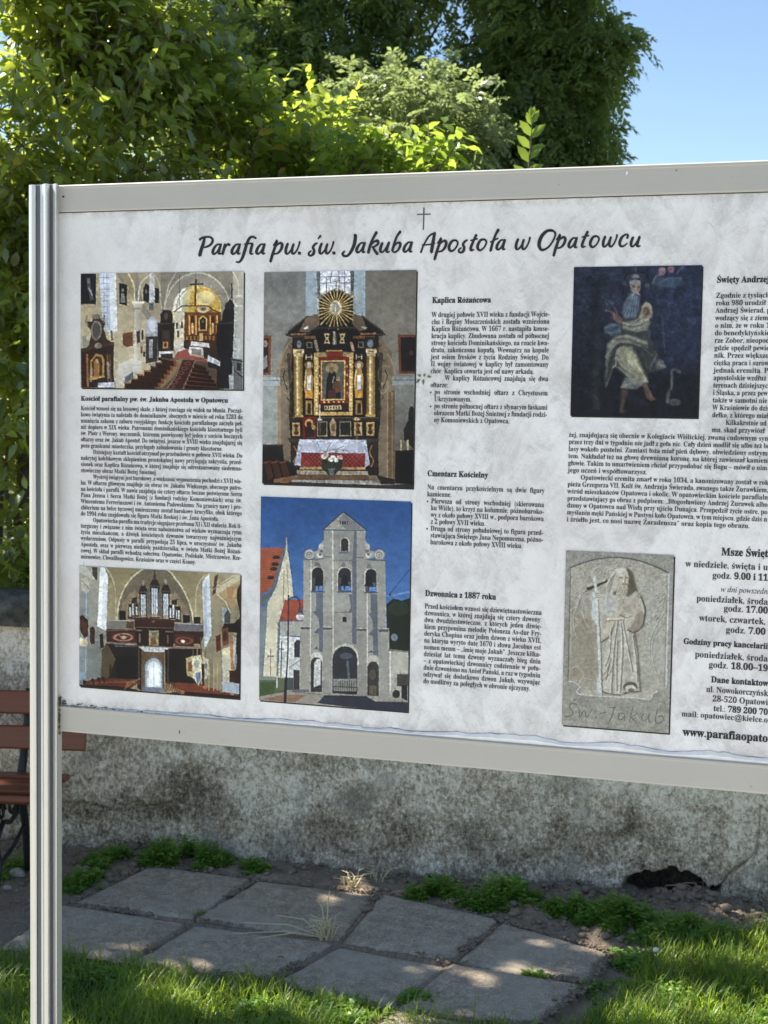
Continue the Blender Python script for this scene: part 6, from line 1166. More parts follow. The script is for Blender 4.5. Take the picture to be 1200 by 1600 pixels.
# coping: rough stones laid along the top
k = NM('mossy_stone_coping'); v = k.obj(); nA = k.noise(v, 14, 7, .7); nB = k.noise(v, 4, 4, .6); nC = k.noise(v, 70, 4, .7)
col = k.mix(k.ramp(nA, [(.34, 0), (.66, 1)]), (.045, .040, .033), (.20, .185, .155)); col = k.mix(k.ramp(nB, [(.48, 0), (.65, .8)]), col, (.09, .088, .045))
M_cop = k.fin(col, .95, k.bump(k.math('ADD', nA, nC), .8, .02), spec=.2)
x0 = -9.0; si = 0
while x0 < 12:
    ln = .38 + .22 * hash2(np.array([si]), np.array([3]), 5)[0]; x1 = x0 + ln
    fine = -1.3 < x0 < 3.4; n = 28 if fine else 8; m2 = 20
    U = np.linspace(0, 1, n); TT = np.linspace(0, math.pi, m2)
    prof_ = [(-.045, .0)] + [(.165 - .215 * math.cos(t), .050 + .095 * math.sin(t) ** .7) for t in TT] + [(.375, .0)]
    V = []
    for ui, uu in enumerate(U):
        e = 1 - .10 * (abs(uu * 2 - 1) ** 8)
        for (py_, pz_) in prof_:
            X0 = x0 + .004 + (ln - .008) * uu; d_ = float(fbm(X0 * 9, (py_ + pz_) * 9 + si * 3, 50, 4)) * .045
            V.append((X0, .165 + (py_ - .165) * (e + d_ * .6), WT + .001 + pz_ * (e + d_ * 1.6)))
    mm = len(prof_); F = [(a * mm + b, a * mm + b + 1, (a + 1) * mm + b + 1, (a + 1) * mm + b) for a in range(n - 1) for b in range(mm - 1)]
    F += [tuple(range(mm)), tuple((n - 1) * mm + b for b in range(mm))[::-1]]
    o = mesh_obj('coping_stone', V, F, M_cop, wall)
    o.data.polygons.foreach_set('use_smooth', [True] * (len(F) - 2) + [False] * 2)
    x0 = x1; si += 1

# ------------------------------------------------------------------ bench
k = NM('varnished_red_brown_wood'); v = k.obj((.35, 6, 6)); nA = k.noise(v, 10, 6, .6, .4)
M_wood = k.fin(k.mix(nA, (.115, .026, .008), (.24, .068, .020)), .38, k.bump(nA, .15, .003), spec=.5)
k = NM('black_cast_iron'); M_iron = k.fin((.022, .022, .024), .5, k.bump(k.noise(k.obj(), 120), .2, .002), .3)
bo = at_y(110, 1370, 5.86); bench = empty('park_bench', (bo.x, 5.86, 0), math.radians(-4)); tag(bench, 'red-brown slatted park bench with black iron legs before the wall, left of the board', 'bench')
BL = 1.75
def slat(x0, x1, y, z, w, t, tilt, ends=0):
    """a board running along x; w = width of its face, tilt about x"""
    q = MB(); q.box(0, x1 - x0, -t / 2, t / 2, -w / 2, w / 2, .007)
    o = q.obj('slat', M_wood, bench); o.location = (x0, y, z); o.rotation_euler = (tilt, 0, 0); return o
lean = math.radians(-12)
slat(-BL, .055, .075, .745, .100, .028, lean); slat(-BL, .055, .045, .600, .100, .028, lean)
slat(-BL, .005, -.055, .455, .085, .028, math.radians(86)); slat(-BL, .005, -.155, .450, .085, .028, math.radians(90)); slat(-BL, .005, -.255, .450, .085, .028, math.radians(90)); slat(-BL, .005, -.350, .440, .075, .030, math.radians(70))
for lx in (-.215, -BL + .22):
    q = MB()
    q.tube([(lx, .105, .80), (lx, .085, .66), (lx, .04, .52), (lx, .0, .43), (lx, .01, .34), (lx, .06, .22), (lx, .075, .10), (lx, .10, .02), (lx, .13, .0)], [.012, .015, .018, .022, .020, .017, .015, .017, .014], 8)
    q.tube([(lx, -.345, .425), (lx, -.36, .34), (lx, -.31, .24), (lx, -.27, .14), (lx, -.31, .03), (lx, -.35, .0)], [.020, .018, .016, .015, .016, .014], 8)
    q.tube([(lx, .0, .425), (lx, -.12, .41), (lx, -.25, .415), (lx, -.345, .425)], .017, 8)
    q.tube([(lx, .01, .36), (lx, -.05, .30), (lx, -.13, .285), (lx, -.22, .31), (lx, -.30, .25)], .011, 8)
    cpts = [(lx, -.10 + .055 * math.cos(t) * (1 - t / 12), .35 + .055 * math.sin(t) * (1 - t / 12)) for t in np.linspace(0, 7.5, 16)]
    q.tube(cpts, .008, 6)
    cpts = [(lx, -.235 + .04 * math.cos(t) * (1 - t / 12), .355 + .04 * math.sin(t) * (1 - t / 12)) for t in np.linspace(0, 7.5, 14)]
    q.tube(cpts, .007, 6)
    q.tube([(lx, .05, .22), (lx, -.10, .17), (lx, -.27, .14)], .010, 6)
    q.obj('iron_leg', M_iron, bench, smooth=True)

# unseen pale gravel added behind the camera to bounce warm light onto the board -------------------------------------
k = NM('bounce_gravel'); nA = k.noise(k.obj(), 60, 5, .7); M_bounce_grav = k.fin(k.mix(nA, (.34, .315, .27), (.52, .49, .43)), .9, k.bump(nA, .6, .01))
q = MB(); q.box(-9, 9, -14, 2.75, -.08, .012); tag(q.obj('added_bounce_ground', M_bounce_grav), kind='structure')
# ================================================================== PLANTS
def rand_unit(n):
    v = rng.normal(size=(n, 3)); return v / np.linalg.norm(v, axis=1, keepdims=True)
def frames(dirs, ups):
    d = dirs / (np.linalg.norm(dirs, axis=1, keepdims=True) + 1e-9); s = np.cross(d, ups); s /= np.linalg.norm(s, axis=1, keepdims=True) + 1e-9; u = np.cross(s, d); return d, s, u
LEAF_V = np.array([(0, 0, 0), (.28, .43, .10), (.62, .40, .10), (1, 0, -.10), (.62, -.40, .10), (.28, -.43, .10), (.45, 0, 0)])
LEAF_F = np.array([(0, 6, 1), (1, 6, 2), (2, 6, 3), (3, 6, 4), (4, 6, 5), (5, 6, 0)])
LFT_V = np.array([(0, 0, 0), (.5, .5, .08), (1, 0, 0), (.5, -.5, .08)]); LFT_F = np.array([(0, 3, 2), (0, 2, 1)])
def leaves(name, pos, dirs, ups, length, width, mat, parent, TV=LEAF_V, TF=LEAF_F, tint=None, dry=None, loc=(0, 0, 0)):
    n = len(pos); d, s, u = frames(dirs, ups); L = np.broadcast_to(length, n)[:, None, None]; Wd = np.broadcast_to(width, n)[:, None, None]
    V = pos[:, None] + TV[None, :, 0:1] * L * d[:, None] + TV[None, :, 1:2] * Wd * s[:, None] + TV[None, :, 2:3] * Wd * u[:, None]
    # droop of the tip
    V[..., 2] -= (TV[None, :, 0] ** 2) * np.broadcast_to(length, n)[:, None] * .18
    F = (TF[None] + (np.arange(n) * len(TV))[:, None, None]).reshape(-1, 3)
    tint = rng.random(n) if tint is None else tint; dry = np.zeros(n) if dry is None else dry
    cc = np.repeat(np.stack([tint, dry, tint * 0], -1), len(TV), 0)
    return mesh_obj(name, V.reshape(-1, 3) - np.array(loc), F, mat, parent, cols=cc)
def crown_points(n, clusters, shell=.55):
    """clusters: (x,y,z,rx,ry,rz); points are pushed towards each cluster's outside"""
    C_ = np.array(clusters, float); w = (C_[:, 3] * C_[:, 4] * C_[:, 5]) ** .75; w /= w.sum(); idx = rng.choice(len(C_), n, p=w)
    d = rand_unit(n); r = shell + (1 - shell) * rng.random(n) ** .6; r *= 1 + .18 * rng.normal(size=n)
    return C_[idx, :3] + d * r[:, None] * C_[idx, 3:6], d, idx
def broad_bush(root, name_mat, clusters, n_twigs, per, ln, wd, mat, bark, tip_up=.5, droop=.0, twig_len=.34, dens_seed=1, shell=.5, keep=None, keep_leaf=None):
    P, D0, _ = crown_points(n_twigs, clusters, shell)
    dens = fbm(P[:, 0] * 1.9 + dens_seed, P[:, 2] * 1.9 + P[:, 1] * 1.1, dens_seed, 3); P = P[dens > -.09]; D0 = D0[dens > -.09]
    if keep is not None: kk = keep(P); P = P[kk]; D0 = D0[kk]
    n = len(P); dirs = D0 * .8 + rand_unit(n) * .6 + np.array([0, 0, tip_up]); dirs /= np.linalg.norm(dirs, axis=1, keepdims=True)
    tl = twig_len * (.6 + .7 * rng.random(n))
    pos = []; dd = []; tt = []; tb = rng.random(n)
    for j in range(per):
        f = (j + .5) / per; p = P + dirs * (tl * f)[:, None] - np.array([0, 0, 1]) * (droop * tl * f * f)[:, None]
        side = rand_unit(n); side -= (side * dirs).sum(1, keepdims=True) * dirs; side /= np.linalg.norm(side, axis=1, keepdims=True)
        pos.append(p); dd.append(dirs * .55 + side * .85 + np.array([0, 0, -.15])); tt.append(np.clip(tb * .55 + f * .25 + rng.random(n) * .3, 0, 1))
    pos = np.vstack(pos); dd = np.vstack(dd); tt = np.concatenate(tt); m_ = len(pos)
    ups = np.tile([0, 0, 1.0], (m_, 1)) + rng.normal(size=(m_, 3)) * .5
    if keep_leaf is not None:
        kk = keep_leaf(pos); pos, dd, tt, ups = pos[kk], dd[kk], tt[kk], ups[kk]; m_ = len(pos)
    dry = (rng.random(m_) < .02).astype(float)
    sz = .65 + .6 * rng.random(m_)
    leaves('crown', pos, dd, ups, ln * sz, wd * sz, mat, root, tint=tt, dry=dry, loc=root.location)
    # twigs
    q = MB(); L0 = np.array(root.location)
    for a in range(0, n, 3):
        p0 = P[a] - dirs[a] * .12; q.tube([p0 - L0, P[a] + dirs[a] * tl[a] * .5 - L0, P[a] + dirs[a] * tl[a] - L0], [.005, .004, .002], 3)
    if q.V: tag(q.obj('twig', bark, root, fix=False), kind='stuff')
def limbs(root, base, targets, r0, bark, mid=.35, n=7):
    L0 = Vector(root.location); q = MB()
    b = Vector(base); fork = b + Vector((0, 0, (max(t[2] for t in targets) - b.z) * mid))
    q.tube([b - L0, b.lerp(fork, .5) + Vector((.03, .02, 0)) - L0, fork - L0], [r0 * 1.25, r0, r0 * .85], 10); q.obj('trunk', bark, root, smooth=True)
    for t in targets:
        t = Vector(t); q = MB(); pts = []
        for a in range(n):
            f = a / (n - 1); p = fork.lerp(t, f) + Vector((math.sin(f * 5 + t.x * 3), math.cos(f * 4 + t.y * 2), math.sin(f * 3.14) * 1.2)) * .07 * (t - fork).length * .5 * math.sin(f * math.pi)
            pts.append(p - L0)
        q.tube(pts, [r0 * (.62 * (1 - a / (n - 1)) + .07) for a in range(n)], 6); q.obj('branch', bark, root, smooth=True)
k = NM('grey_brown_bark'); nA = k.noise(k.obj((4, 4, 1)), 14, 6, .7); M_bark = k.fin(k.mix(nA, (.045, .038, .03), (.16, .135, .11)), .9, k.bump(nA, .8, .02))
M_leafA = leaf_mat('dark_glossy_shrub_leaf', (.022, .048, .022), (.11, .155, .045), (.78, .90, .10), .42, .25, 1.0)
M_leafB = leaf_mat('fresh_green_leaf', (.035, .070, .020), (.13, .19, .045), (.74, .88, .10), .45, .32, .7)
M_leafC = leaf_mat('pale_ash_leaflet', (.090, .125, .042), (.19, .225, .085), (.48, .58, .20), .42, .42, .7)
M_leafD = leaf_mat('dark_acacia_leaflet', (.030, .060, .026), (.13, .18, .060), (.62, .76, .16), .42, .38)
M_leafE = leaf_mat('bright_yellow_green_leaf', (.07, .12, .015), (.13, .19, .03), (.55, .72, .08), .5, .4)

def px_c(x, y, Y, r, ry=None, rz=None):
    p = at_y(x, y, Y); return (p.x, p.y, p.z, r, ry or r, rz or r)
# 1 tall leafy shrub at the left ------------------------------------------------
r = empty('leafy_shrub', (-2.1, 7.7, 0)); tag(r, 'tall dense shrub with big glossy leaves filling the left edge, its front leaves coloured bright as if sunlit', 'shrub')
cl = [px_c(30, 60, 7.6, .55), px_c(150, 130, 7.5, .45), px_c(120, 260, 7.5, .55), px_c(20, 250, 7.3, .5), px_c(200, 30, 7.8, .42), px_c(60, 0, 7.7, .5), px_c(100, 200, 7.8, .5), px_c(0, 150, 7.8, .5), px_c(250, 110, 8.0, .25), px_c(160, -110, 7.9, .4), px_c(-60, 330, 7.8, .4),
      px_c(10, 420, 7.4, .5), px_c(20, 600, 7.4, .5), px_c(10, 800, 7.35, .5), px_c(120, 480, 7.6, .55), px_c(140, 700, 7.6, .5), px_c(-120, 760, 7.7, .6), px_c(40, 900, 7.3, .42), px_c(170, 900, 7.4, .4)]
broad_bush(r, 'x', cl, 6800, 9, .086, .045, M_leafA, M_bark, .35, .25, .30, 3, .45)
limbs(r, (-2.1, 7.75, 0), [c_[:3] for c_ in cl[::2]], .045, M_bark, .12)
pos = []; dd = []; ups_ = []  # brighter leaf colour stands in for sun striking these front sprigs
for (tx, ty, ang, nl_) in ((30, 110, 1.2, 7), (75, 95, .9, 8), (110, 75, .4, 7), (150, 100, 1.0, 9), (175, 85, -.3, 6), (120, 120, 2.2, 6), (60, 165, 1.5, 6), (140, 150, -.9, 6), (210, 100, 1.4, 5), (20, 45, .5, 6), (90, 30, .2, 5), (160, 190, 1.8, 6), (130, 245, 2.0, 4), (40, 235, 1.2, 4), (215, 205, 1.1, 6), (250, 235, .8, 6), (60, 330, 1.4, 4), (15, 400, 1.2, 4), (35, 520, 1.6, 3), (180, 30, .6, 6), (230, 60, .3, 5)):
    p0 = at_y(tx, ty, 6.95 + .25 * rng.random()); dv_ = Vector((math.sin(ang), -.15, math.cos(ang)))
    for j in range(nl_):
        f = j / nl_; p = p0 + dv_ * (.24 * f); sgn = -1 if j % 2 else 1
        pos.append(p); dd.append((dv_.x * .6 + sgn * dv_.z * .9 + rng.normal() * .25, -.2 + rng.normal() * .3, dv_.z * .6 - sgn * dv_.x * .7 + rng.normal() * .25)); ups_.append((rng.normal() * .5, -.6, .8))
m_ = len(pos); leaves('sun_tinted_leaves', np.array(pos), np.array(dd), np.array(ups_), .085 * (.6 + .6 * rng.random(m_)), .042 * (.7 + .5 * rng.random(m_)), M_leafE, r, tint=.3 + .7 * rng.random(m_), dry=(rng.random(m_) < .1) * .5, loc=r.location)
# 2 broad-leaved shrub behind the title side ---------------------------------------
r = empty('broad_leaved_shrub', (-.85, 8.1, 0)); tag(r, 'mid-height green broad-leaved shrub behind the top rail, left of the pale shrub', 'shrub')
cl = [px_c(380, 235, 8.1, .30), px_c(300, 270, 8.0, .32), px_c(455, 245, 8.2, .30), px_c(375, 190, 8.1, .16), px_c(230, 300, 8.1, .32), px_c(520, 300, 8.2, .3), px_c(400, 330, 8.1, .36), px_c(340, 460, 8.1, .42), px_c(480, 470, 8.1, .42), px_c(400, 650, 8.1, .45)]
broad_bush(r, 'x', cl, 1300, 8, .100, .050, M_leafB, M_bark, .8, .1, .30, 8, .3)
for tx, ty in ((420, 150), (352, 152), (490, 185), (300, 215)):
    p = at_y(tx, ty, 8.05); cl.append((p.x, p.y, p.z, .1, .1, .1))
n = 0; pos = []; dd = []
for (x_, y_, z_, *_r) in cl[-4:]:
    for j in range(11):
        f = j / 10; az2 = j * 2.4; pos.append((x_ + .02 * math.sin(j), y_, z_ - .22 * (1 - f))); dd.append((math.cos(az2), math.sin(az2), .45 + f))
leaves('young_leaves', np.array(pos), np.array(dd), np.tile([0, 0, 1.], (len(pos), 1)) + rng.normal(size=(len(pos), 3)) * .3, .095, .046, M_leafB, r, loc=r.location)
limbs(r, (-.85, 8.15, 0), [c_[:3] for c_ in cl], .035, M_bark, .2)
# compound-leaved trees ------------------------------------------------------------
def compound(root, pts, dirs, rach, nl, lw, mat, droop=.5, tint=None, chunk='crown'):
    """feathery leaves: leaflets in pairs along a drooping stalk"""
    n = len(pts); dirs = dirs / (np.linalg.norm(dirs, axis=1, keepdims=True) + 1e-9); side = np.cross(dirs, np.array([0, 0, 1.0]) + rng.normal(size=(n, 3)) * .35); side /= np.linalg.norm(side, axis=1, keepdims=True) + 1e-9
    R_ = rach * (.7 + .5 * rng.random(n)); pos = []; dd = []; uu = []; tt = []; tb = rng.random(n) if tint is None else tint; up = np.cross(side, dirs)
    for j in range(nl):
        f = .15 + .85 * (j + .5) / nl; p = pts + dirs * (R_ * f)[:, None] - np.array([0, 0, 1]) * (droop * R_ * f * f)[:, None]
        for sg in (-1, 1):
            pos.append(p); dd.append(side * sg + dirs * .45 + rng.normal(size=(n, 3)) * .18 - np.array([0, 0, .25])); uu.append(up + rng.normal(size=(n, 3)) * .25); tt.append(np.clip(tb * .7 + .3 * rng.random(n), 0, 1))
    pos.append(pts + dirs * R_[:, None] - np.array([0, 0, 1]) * (droop * R_)[:, None]); dd.append(dirs - np.array([0, 0, droop])); uu.append(up); tt.append(tb)
    sz = np.tile(.8 + .4 * rng.random(n), 2 * nl + 1)
    leaves(chunk, np.vstack(pos), np.vstack(dd), np.vstack(uu), lw[0] * sz, lw[1] * sz, mat, root, LFT_V, LFT_F, tint=np.concatenate(tt), loc=root.location)
def sprays(clusters, n_spray, per, spread, seed, shell=.55, thr=-.08, down=.0):
    P, D0, _ = crown_points(n_spray, clusters, shell); dens = fbm(P[:, 0] * 1.3 + seed, P[:, 2] * 1.5 + P[:, 1] * .7, seed, 3); P = P[dens > thr]; D0 = D0[dens > thr]; n = len(P)
    ax_ = D0 + rand_unit(n) * .5 + np.array([0, 0, .1 - down]); ax_ /= np.linalg.norm(ax_, axis=1, keepdims=True)
    pts = []; dirs = []; tn = []; tb = rng.random(n)
    for j in range(per):
        f = j / per; side = rand_unit(n); pts.append(P + ax_ * (spread * f) + rng.normal(size=(n, 3)) * spread * .12 - np.array([0, 0, 1]) * spread * f * f * down); dirs.append(ax_ * .6 + side * .8 - np.array([0, 0, .3 * down])); tn.append(np.clip(tb * .6 + .4 * rng.random(n), 0, 1))
    return np.vstack(pts), np.vstack(dirs), np.concatenate(tn)
# 3 pale feathery shrub ---------------------------------------------------------------
r = empty('pale_feathery_shrub', (.35, 10.4, 0)); tag(r, 'pale yellow-green feathery shrub behind the middle of the board, in front of the dark trees', 'shrub')
cl = [px_c(600, 195, 10.4, .34), px_c(680, 215, 10.5, .34), px_c(560, 255, 10.3, .32), px_c(660, 285, 10.3, .42), px_c(718, 260, 10.5, .20), px_c(605, 150, 10.4, .15), px_c(688, 155, 10.4, .17), px_c(548, 215, 10.4, .14), px_c(500, 285, 10.5, .30), px_c(620, 400, 10.4, .55), px_c(560, 560, 10.4, .5), px_c(690, 390, 10.4, .4)]
p_, d_, t_ = sprays(cl, 560, 7, .26, 5, .35, -.12, .1); compound(r, p_, d_ + np.array([0, 0, .25]), .17, 6, (.058, .026), M_leafC, .35, t_)
limbs(r, (.35, 10.5, 0), [c_[:3] for c_ in cl[:9]], .05, M_bark, .3)
# 4 low bright-leaved shrub behind the rail ---------------------------------------------
r = empty('bright_leaved_shrub', (.12, 7.6, 0)); tag(r, 'low shrub with bright yellow-green leaves peeping over the middle of the top rail', 'shrub')
cl = [px_c(600, 262, 7.6, .20, .16, .10), px_c(665, 262, 7.6, .15, .15, .09), px_c(540, 280, 7.6, .16, .15, .10), px_c(600, 330, 7.6, .3), px_c(640, 460, 7.6, .35)]
broad_bush(r, 'x', cl, 330, 7, .095, .040, M_leafE, M_bark, .7, .2, .20, 4, .2)
limbs(r, (.12, 7.65, 0), [c_[:3] for c_ in cl], .025, M_bark, .4)
# 5 single upright shoot --------------------------------------------------------------------
sb = at_y(822, 300, 7.2); st = at_y(832, 176, 7.2)
r = empty('young_shoot', (sb.x - .1, 7.2, 0)); tag(r, 'single upright young shoot with bright pointed leaves above the top rail against the dark tree', 'shoot')
q = MB(); L0 = Vector(r.location); q.tube([Vector((sb.x - .1, 7.2, 0)) - L0, Vector((sb.x - .06, 7.2, 1.9)) - L0, sb - L0, (sb + st) / 2 + Vector((.006, 0, 0)) - L0, st - L0], [.009, .007, .005, .004, .0025], 6); q.obj('stem', M_bark, r)
lv = [(818,268,-35,34,1.3),(845,258,48,30,1),(816,240,-28,34,1.2),(846,236,32,36,1.3),(811,218,-38,30,1),(840,222,62,26,.9),(815,199,-30,32,1.2),(846,203,38,34,1.2),(820,182,-18,24,1),(838,180,22,26,1),(829,172,-6,22,.9),(836,172,8,22,.9),(812,262,-60,22,.8),(845,270,20,30,1.1)]
pos = []; dd = []; ll = []; uu = []
for (lx, ly, ang, len_, wf) in lv:
    t = (ly + 14 - 176) / (300 - 176); p = st.lerp(sb, min(max(t, 0), 1)); pos.append(p); a = math.radians(ang); dd.append((math.sin(a), -.25 + .3 * rng.random(), math.cos(a))); ll.append(len_ * 7.2 / 2200 * 1.1); uu.append((rng.normal() * .3, -1, .3))
ll = np.array(ll)
for j in range(len(pos)):
    o = leaves('leaf', np.array([pos[j]]), np.array([dd[j]]), np.array([uu[j]], float), ll[j:j+1], ll[j:j+1] * .42, M_leafE, r, tint=np.array([rng.random()]), loc=r.location)
# 6 big dark trees ----------------------------------------------------------------------------
r = empty('dark_acacia_tree', (.1, 15.2, 0)); tag(r, 'big dark drooping tree behind the shrubs left of the gap of sky', 'tree')
cl = [px_c(330, 30, 15, .75), px_c(430, 60, 15, .8), px_c(540, 30, 15, .8), px_c(640, 40, 15.2, .75), px_c(300, 160, 15, .6), px_c(400, 170, 15.3, .7), px_c(500, 130, 15, .75), px_c(690, 30, 15.1, .42), px_c(690, -40, 15.1, .40), px_c(330, -110, 15.2, .9), px_c(500, -130, 15.4, 1.1), px_c(640, -160, 15.2, .8), px_c(600, 130, 15.4, .7), px_c(700, 150, 15.6, .6), px_c(500, -330, 15.3, 1.4), px_c(250, -260, 15.4, 1.0), px_c(450, 260, 15.5, .6), px_c(300, 300, 15.5, .6)]
p_, d_, t_ = sprays(cl, 2000, 6, .32, 9, .5, -.12, .4); compound(r, p_, d_, .21, 5, (.078, .034), M_leafD, .6, t_)
limbs(r, (-1.0, 15.4, 0), [c_[:3] for c_ in cl], .15, M_bark, .35)
r = empty('dark_drooping_tree', (2.2, 14.6, 0)); tag(r, 'dark drooping tree standing right against the blue sky, right of the gap of sky', 'tree')
cl = [px_c(880, 20, 14.6, .56), px_c(830, 100, 14.6, .5), px_c(890, 95, 14.5, .45), px_c(790, 160, 14.7, .5), px_c(860, 170, 14.6, .52), px_c(905, 190, 14.4, .30), px_c(860, 245, 14.5, .45), px_c(800, 245, 14.7, .5), px_c(745, 130, 14.9, .45), px_c(725, 220, 15, .5), px_c(935, 35, 14.4, .26), px_c(850, -90, 14.6, .66), px_c(925, -70, 14.6, .36), px_c(830, 380, 14.6, .66), px_c(890, 340, 14.6, .36), px_c(860, -260, 14.7, .8), px_c(925, 225, 14.4, .12), px_c(962, 55, 14.4, .13), px_c(915, 130, 14.4, .2)]
p_, d_, t_ = sprays(cl, 1700, 6, .26, 12, .45, -.10, .35); compound(r, p_, d_, .19, 5, (.074, .034), M_leafD, .55, t_)
limbs(r, (2.1, 14.7, 0), [c_[:3] for c_ in cl], .13, M_bark, .3)
# far belt of woodland that closes the horizon behind the wall
n = 45000; X_ = rng.uniform(-110, 130, n); Y_ = 62 + rng.normal(0, 3.5, n) + np.abs(X_) * .05; top_h = 5.5 + 3.5 * (fbm(X_ * .12, X_ * 0, 140, 3) + .5) + 1.5 * fbm(X_ * .6, X_ * 0, 141, 2); Z_ = top_h * rng.random(n) ** .7
tag(leaves('far_woods', np.stack([X_, Y_, Z_], -1), rand_unit(n), rand_unit(n), .55 * (.6 + .8 * rng.random(n)), .42, M_leafD, None, LFT_V, LFT_F), 'distant belt of woodland beyond the wall', 'woods', kind='stuff')
# 7 tree out of frame on the sunny side: its crown throws the dappled shade on wall and ground
HOLES = [(at_z(x_, y_), a_, b_) for x_, y_, a_, b_ in ((300, 1560, .20, .10), (420, 1562, .14, .08), (520, 1580, .16, .08), (240, 1530, .08, .05), (1090, 1575, .20, .12), (1180, 1500, .16, .10), (1010, 1585, .12, .07), (1060, 1500, .06, .05), (1200, 1580, .2, .1), (560, 1600, .2, .08),
 (145, 1416, .055, .055), (215, 1468, .06, .05), (155, 1486, .06, .05), (283, 1501, .07, .05), (487, 1414, .05, .05), (545, 1399, .06, .05), (675, 1505, .06, .05), (765, 1538, .06, .06), (805, 1513, .08, .05), (832, 1474, .05, .05), (912, 1472, .05, .05), (925, 1484, .05, .05), (884, 1520, .05, .05), (14, 1428, .05, .05), (60, 1540, .08, .05), (1045, 1552, .06, .05), (720, 1583, .08, .05), (100, 1600, .1, .05))]
def dapple(P):
    """leaves left out to let sun patches fall on chosen slabs and grass"""
    X0 = P[:, 0] - P[:, 2] * to_sun.x / to_sun.z; Y0 = P[:, 1] - P[:, 2] * to_sun.y / to_sun.z; k_ = np.ones(len(P), bool)
    for c0, a_, b_ in HOLES: k_ &= ((X0 - c0.x) / (a_ + .05)) ** 2 + ((Y0 - c0.y) / (b_ + .05)) ** 2 > 1
    return k_
TR = empty('shade_tree', (-4.7, 8.3, 0)); tag(TR, 'tall leafy tree just beyond the left edge, whose crown shades the wall and ground', 'tree')
cl = [(-4.9, 7.0, 5.2, 1.0, .9, .5), (-3.6, 6.6, 5.1, .9, .8, .45), (-5.8, 7.4, 5.4, .9, .8, .5), (-2.9, 6.3, 4.9, .7, .55, .35), (-5.2, 6.3, 5.0, .8, .5, .4), (-4.2, 6.1, 4.9, .8, .5, .35), (-6.4, 6.6, 5.3, .8, .7, .5)]
broad_bush(TR, 'x', cl, 2300, 7, .15, .08, M_leafB, M_bark, .2, .2, .45, 14, .15, keep_leaf=dapple)
limbs(TR, (-4.7, 8.3, 0), [c_[:3] for c_ in cl], .14, M_bark, .5)
# ------------------------------------------------------------------ ground cover
M_grass = leaf_mat('grass_blade', (.06, .11, .018), (.16, .24, .04), (.62, .82, .08), .48, .40)
M_weed = leaf_mat('small_weed_leaf', (.10, .19, .035), (.21, .33, .055), (.48, .75, .09), .40, .45)
def blades(name, n_try, xr, yr, dens_f, hgt, mat, label=None):
    x = rng.uniform(*xr, n_try); y = rng.uniform(*yr, n_try); kp = rng.random(n_try) < dens_f(x, y); x, y = x[kp], y[kp]; n = len(x); z = np.maximum(gh(x, y), -.03)
    cl_ = fbm(x * 7, y * 7, 66, 3); h = hgt * (.45 + .75 * rng.random(n)) * (1 + cl_ * 1.1); w = .0032 + .0022 * rng.random(n); a = rng.random(n) * 6.283; lean_ = (.25 + .75 * rng.random(n)) * h
    dx, dy = np.cos(a), np.sin(a); sx, sy = -dy, dx; P = np.zeros((n, 7, 3)); 
    for j, (f, wf) in enumerate(((0, 1), (.4, .9), (.75, .6))):
        for s_, o_ in ((-1, 0), (1, 1)):
            P[:, j * 2 + o_, 0] = x + dx * lean_ * f * f + sx * w * wf * s_ * .5; P[:, j * 2 + o_, 1] = y + dy * lean_ * f * f + sy * w * wf * s_ * .5; P[:, j * 2 + o_, 2] = z - .004 + h * f * (1 - .25 * f * lean_ / h)
    P[:, 6, 0] = x + dx * lean_; P[:, 6, 1] = y + dy * lean_; P[:, 6, 2] = z + h * (1 - .3 * lean_ / h)
    T = np.array([(0, 1, 3), (0, 3, 2), (2, 3, 5), (2, 5, 4), (4, 5, 6)]); F = (T[None] + (np.arange(n) * 7)[:, None, None]).reshape(-1, 3)
    tn = np.clip(.5 + cl_ + rng.normal(size=n) * .2, 0, 1); dr = (rng.random(n) < .035) * .9; cc = np.repeat(np.stack([tn, dr, tn], -1), 7, 0)
    o = mesh_obj(name, P.reshape(-1, 3), F, mat, cols=cc); return tag(o, label, 'grass' if label else None, kind='stuff')
def gd(x, y):
    e = grass_edge(x) - y; d = sstep(-.07, .10, e) * (.55 + .9 * np.clip(fbm(x * 4, y * 4, 70, 3) + .3, 0, 1)); 
    for q in SLW[:5]: d = d * np.where(inpoly(x, y, q, -.06), .05, 1)
    return np.clip(d, 0, 1)
blades('grass', 92000, (-2.1, 2.1), (3.7, 5.7), gd, .085, M_grass, 'lush green grass growing in front of the paving slabs')
blades('rough_grass', 22000, (-5, 5), (2.7, 3.8), lambda x, y: np.full(x.shape, .8), .09, M_grass, 'grass around the foot of the information board')
def strip_d(x, y):
    dw = wall_y(x) - y; return np.clip((dw > .02) * (dw < .9) * np.clip(fbm(x * 6, y * 6, 74, 3) * 1.8 - .05, 0, 1) * .5, 0, 1)
blades('sparse_grass', 12000, (-2, 2.2), (4.9, 6.8), strip_d, .045, M_grass, 'sparse short grass blades in the bare soil along the wall')
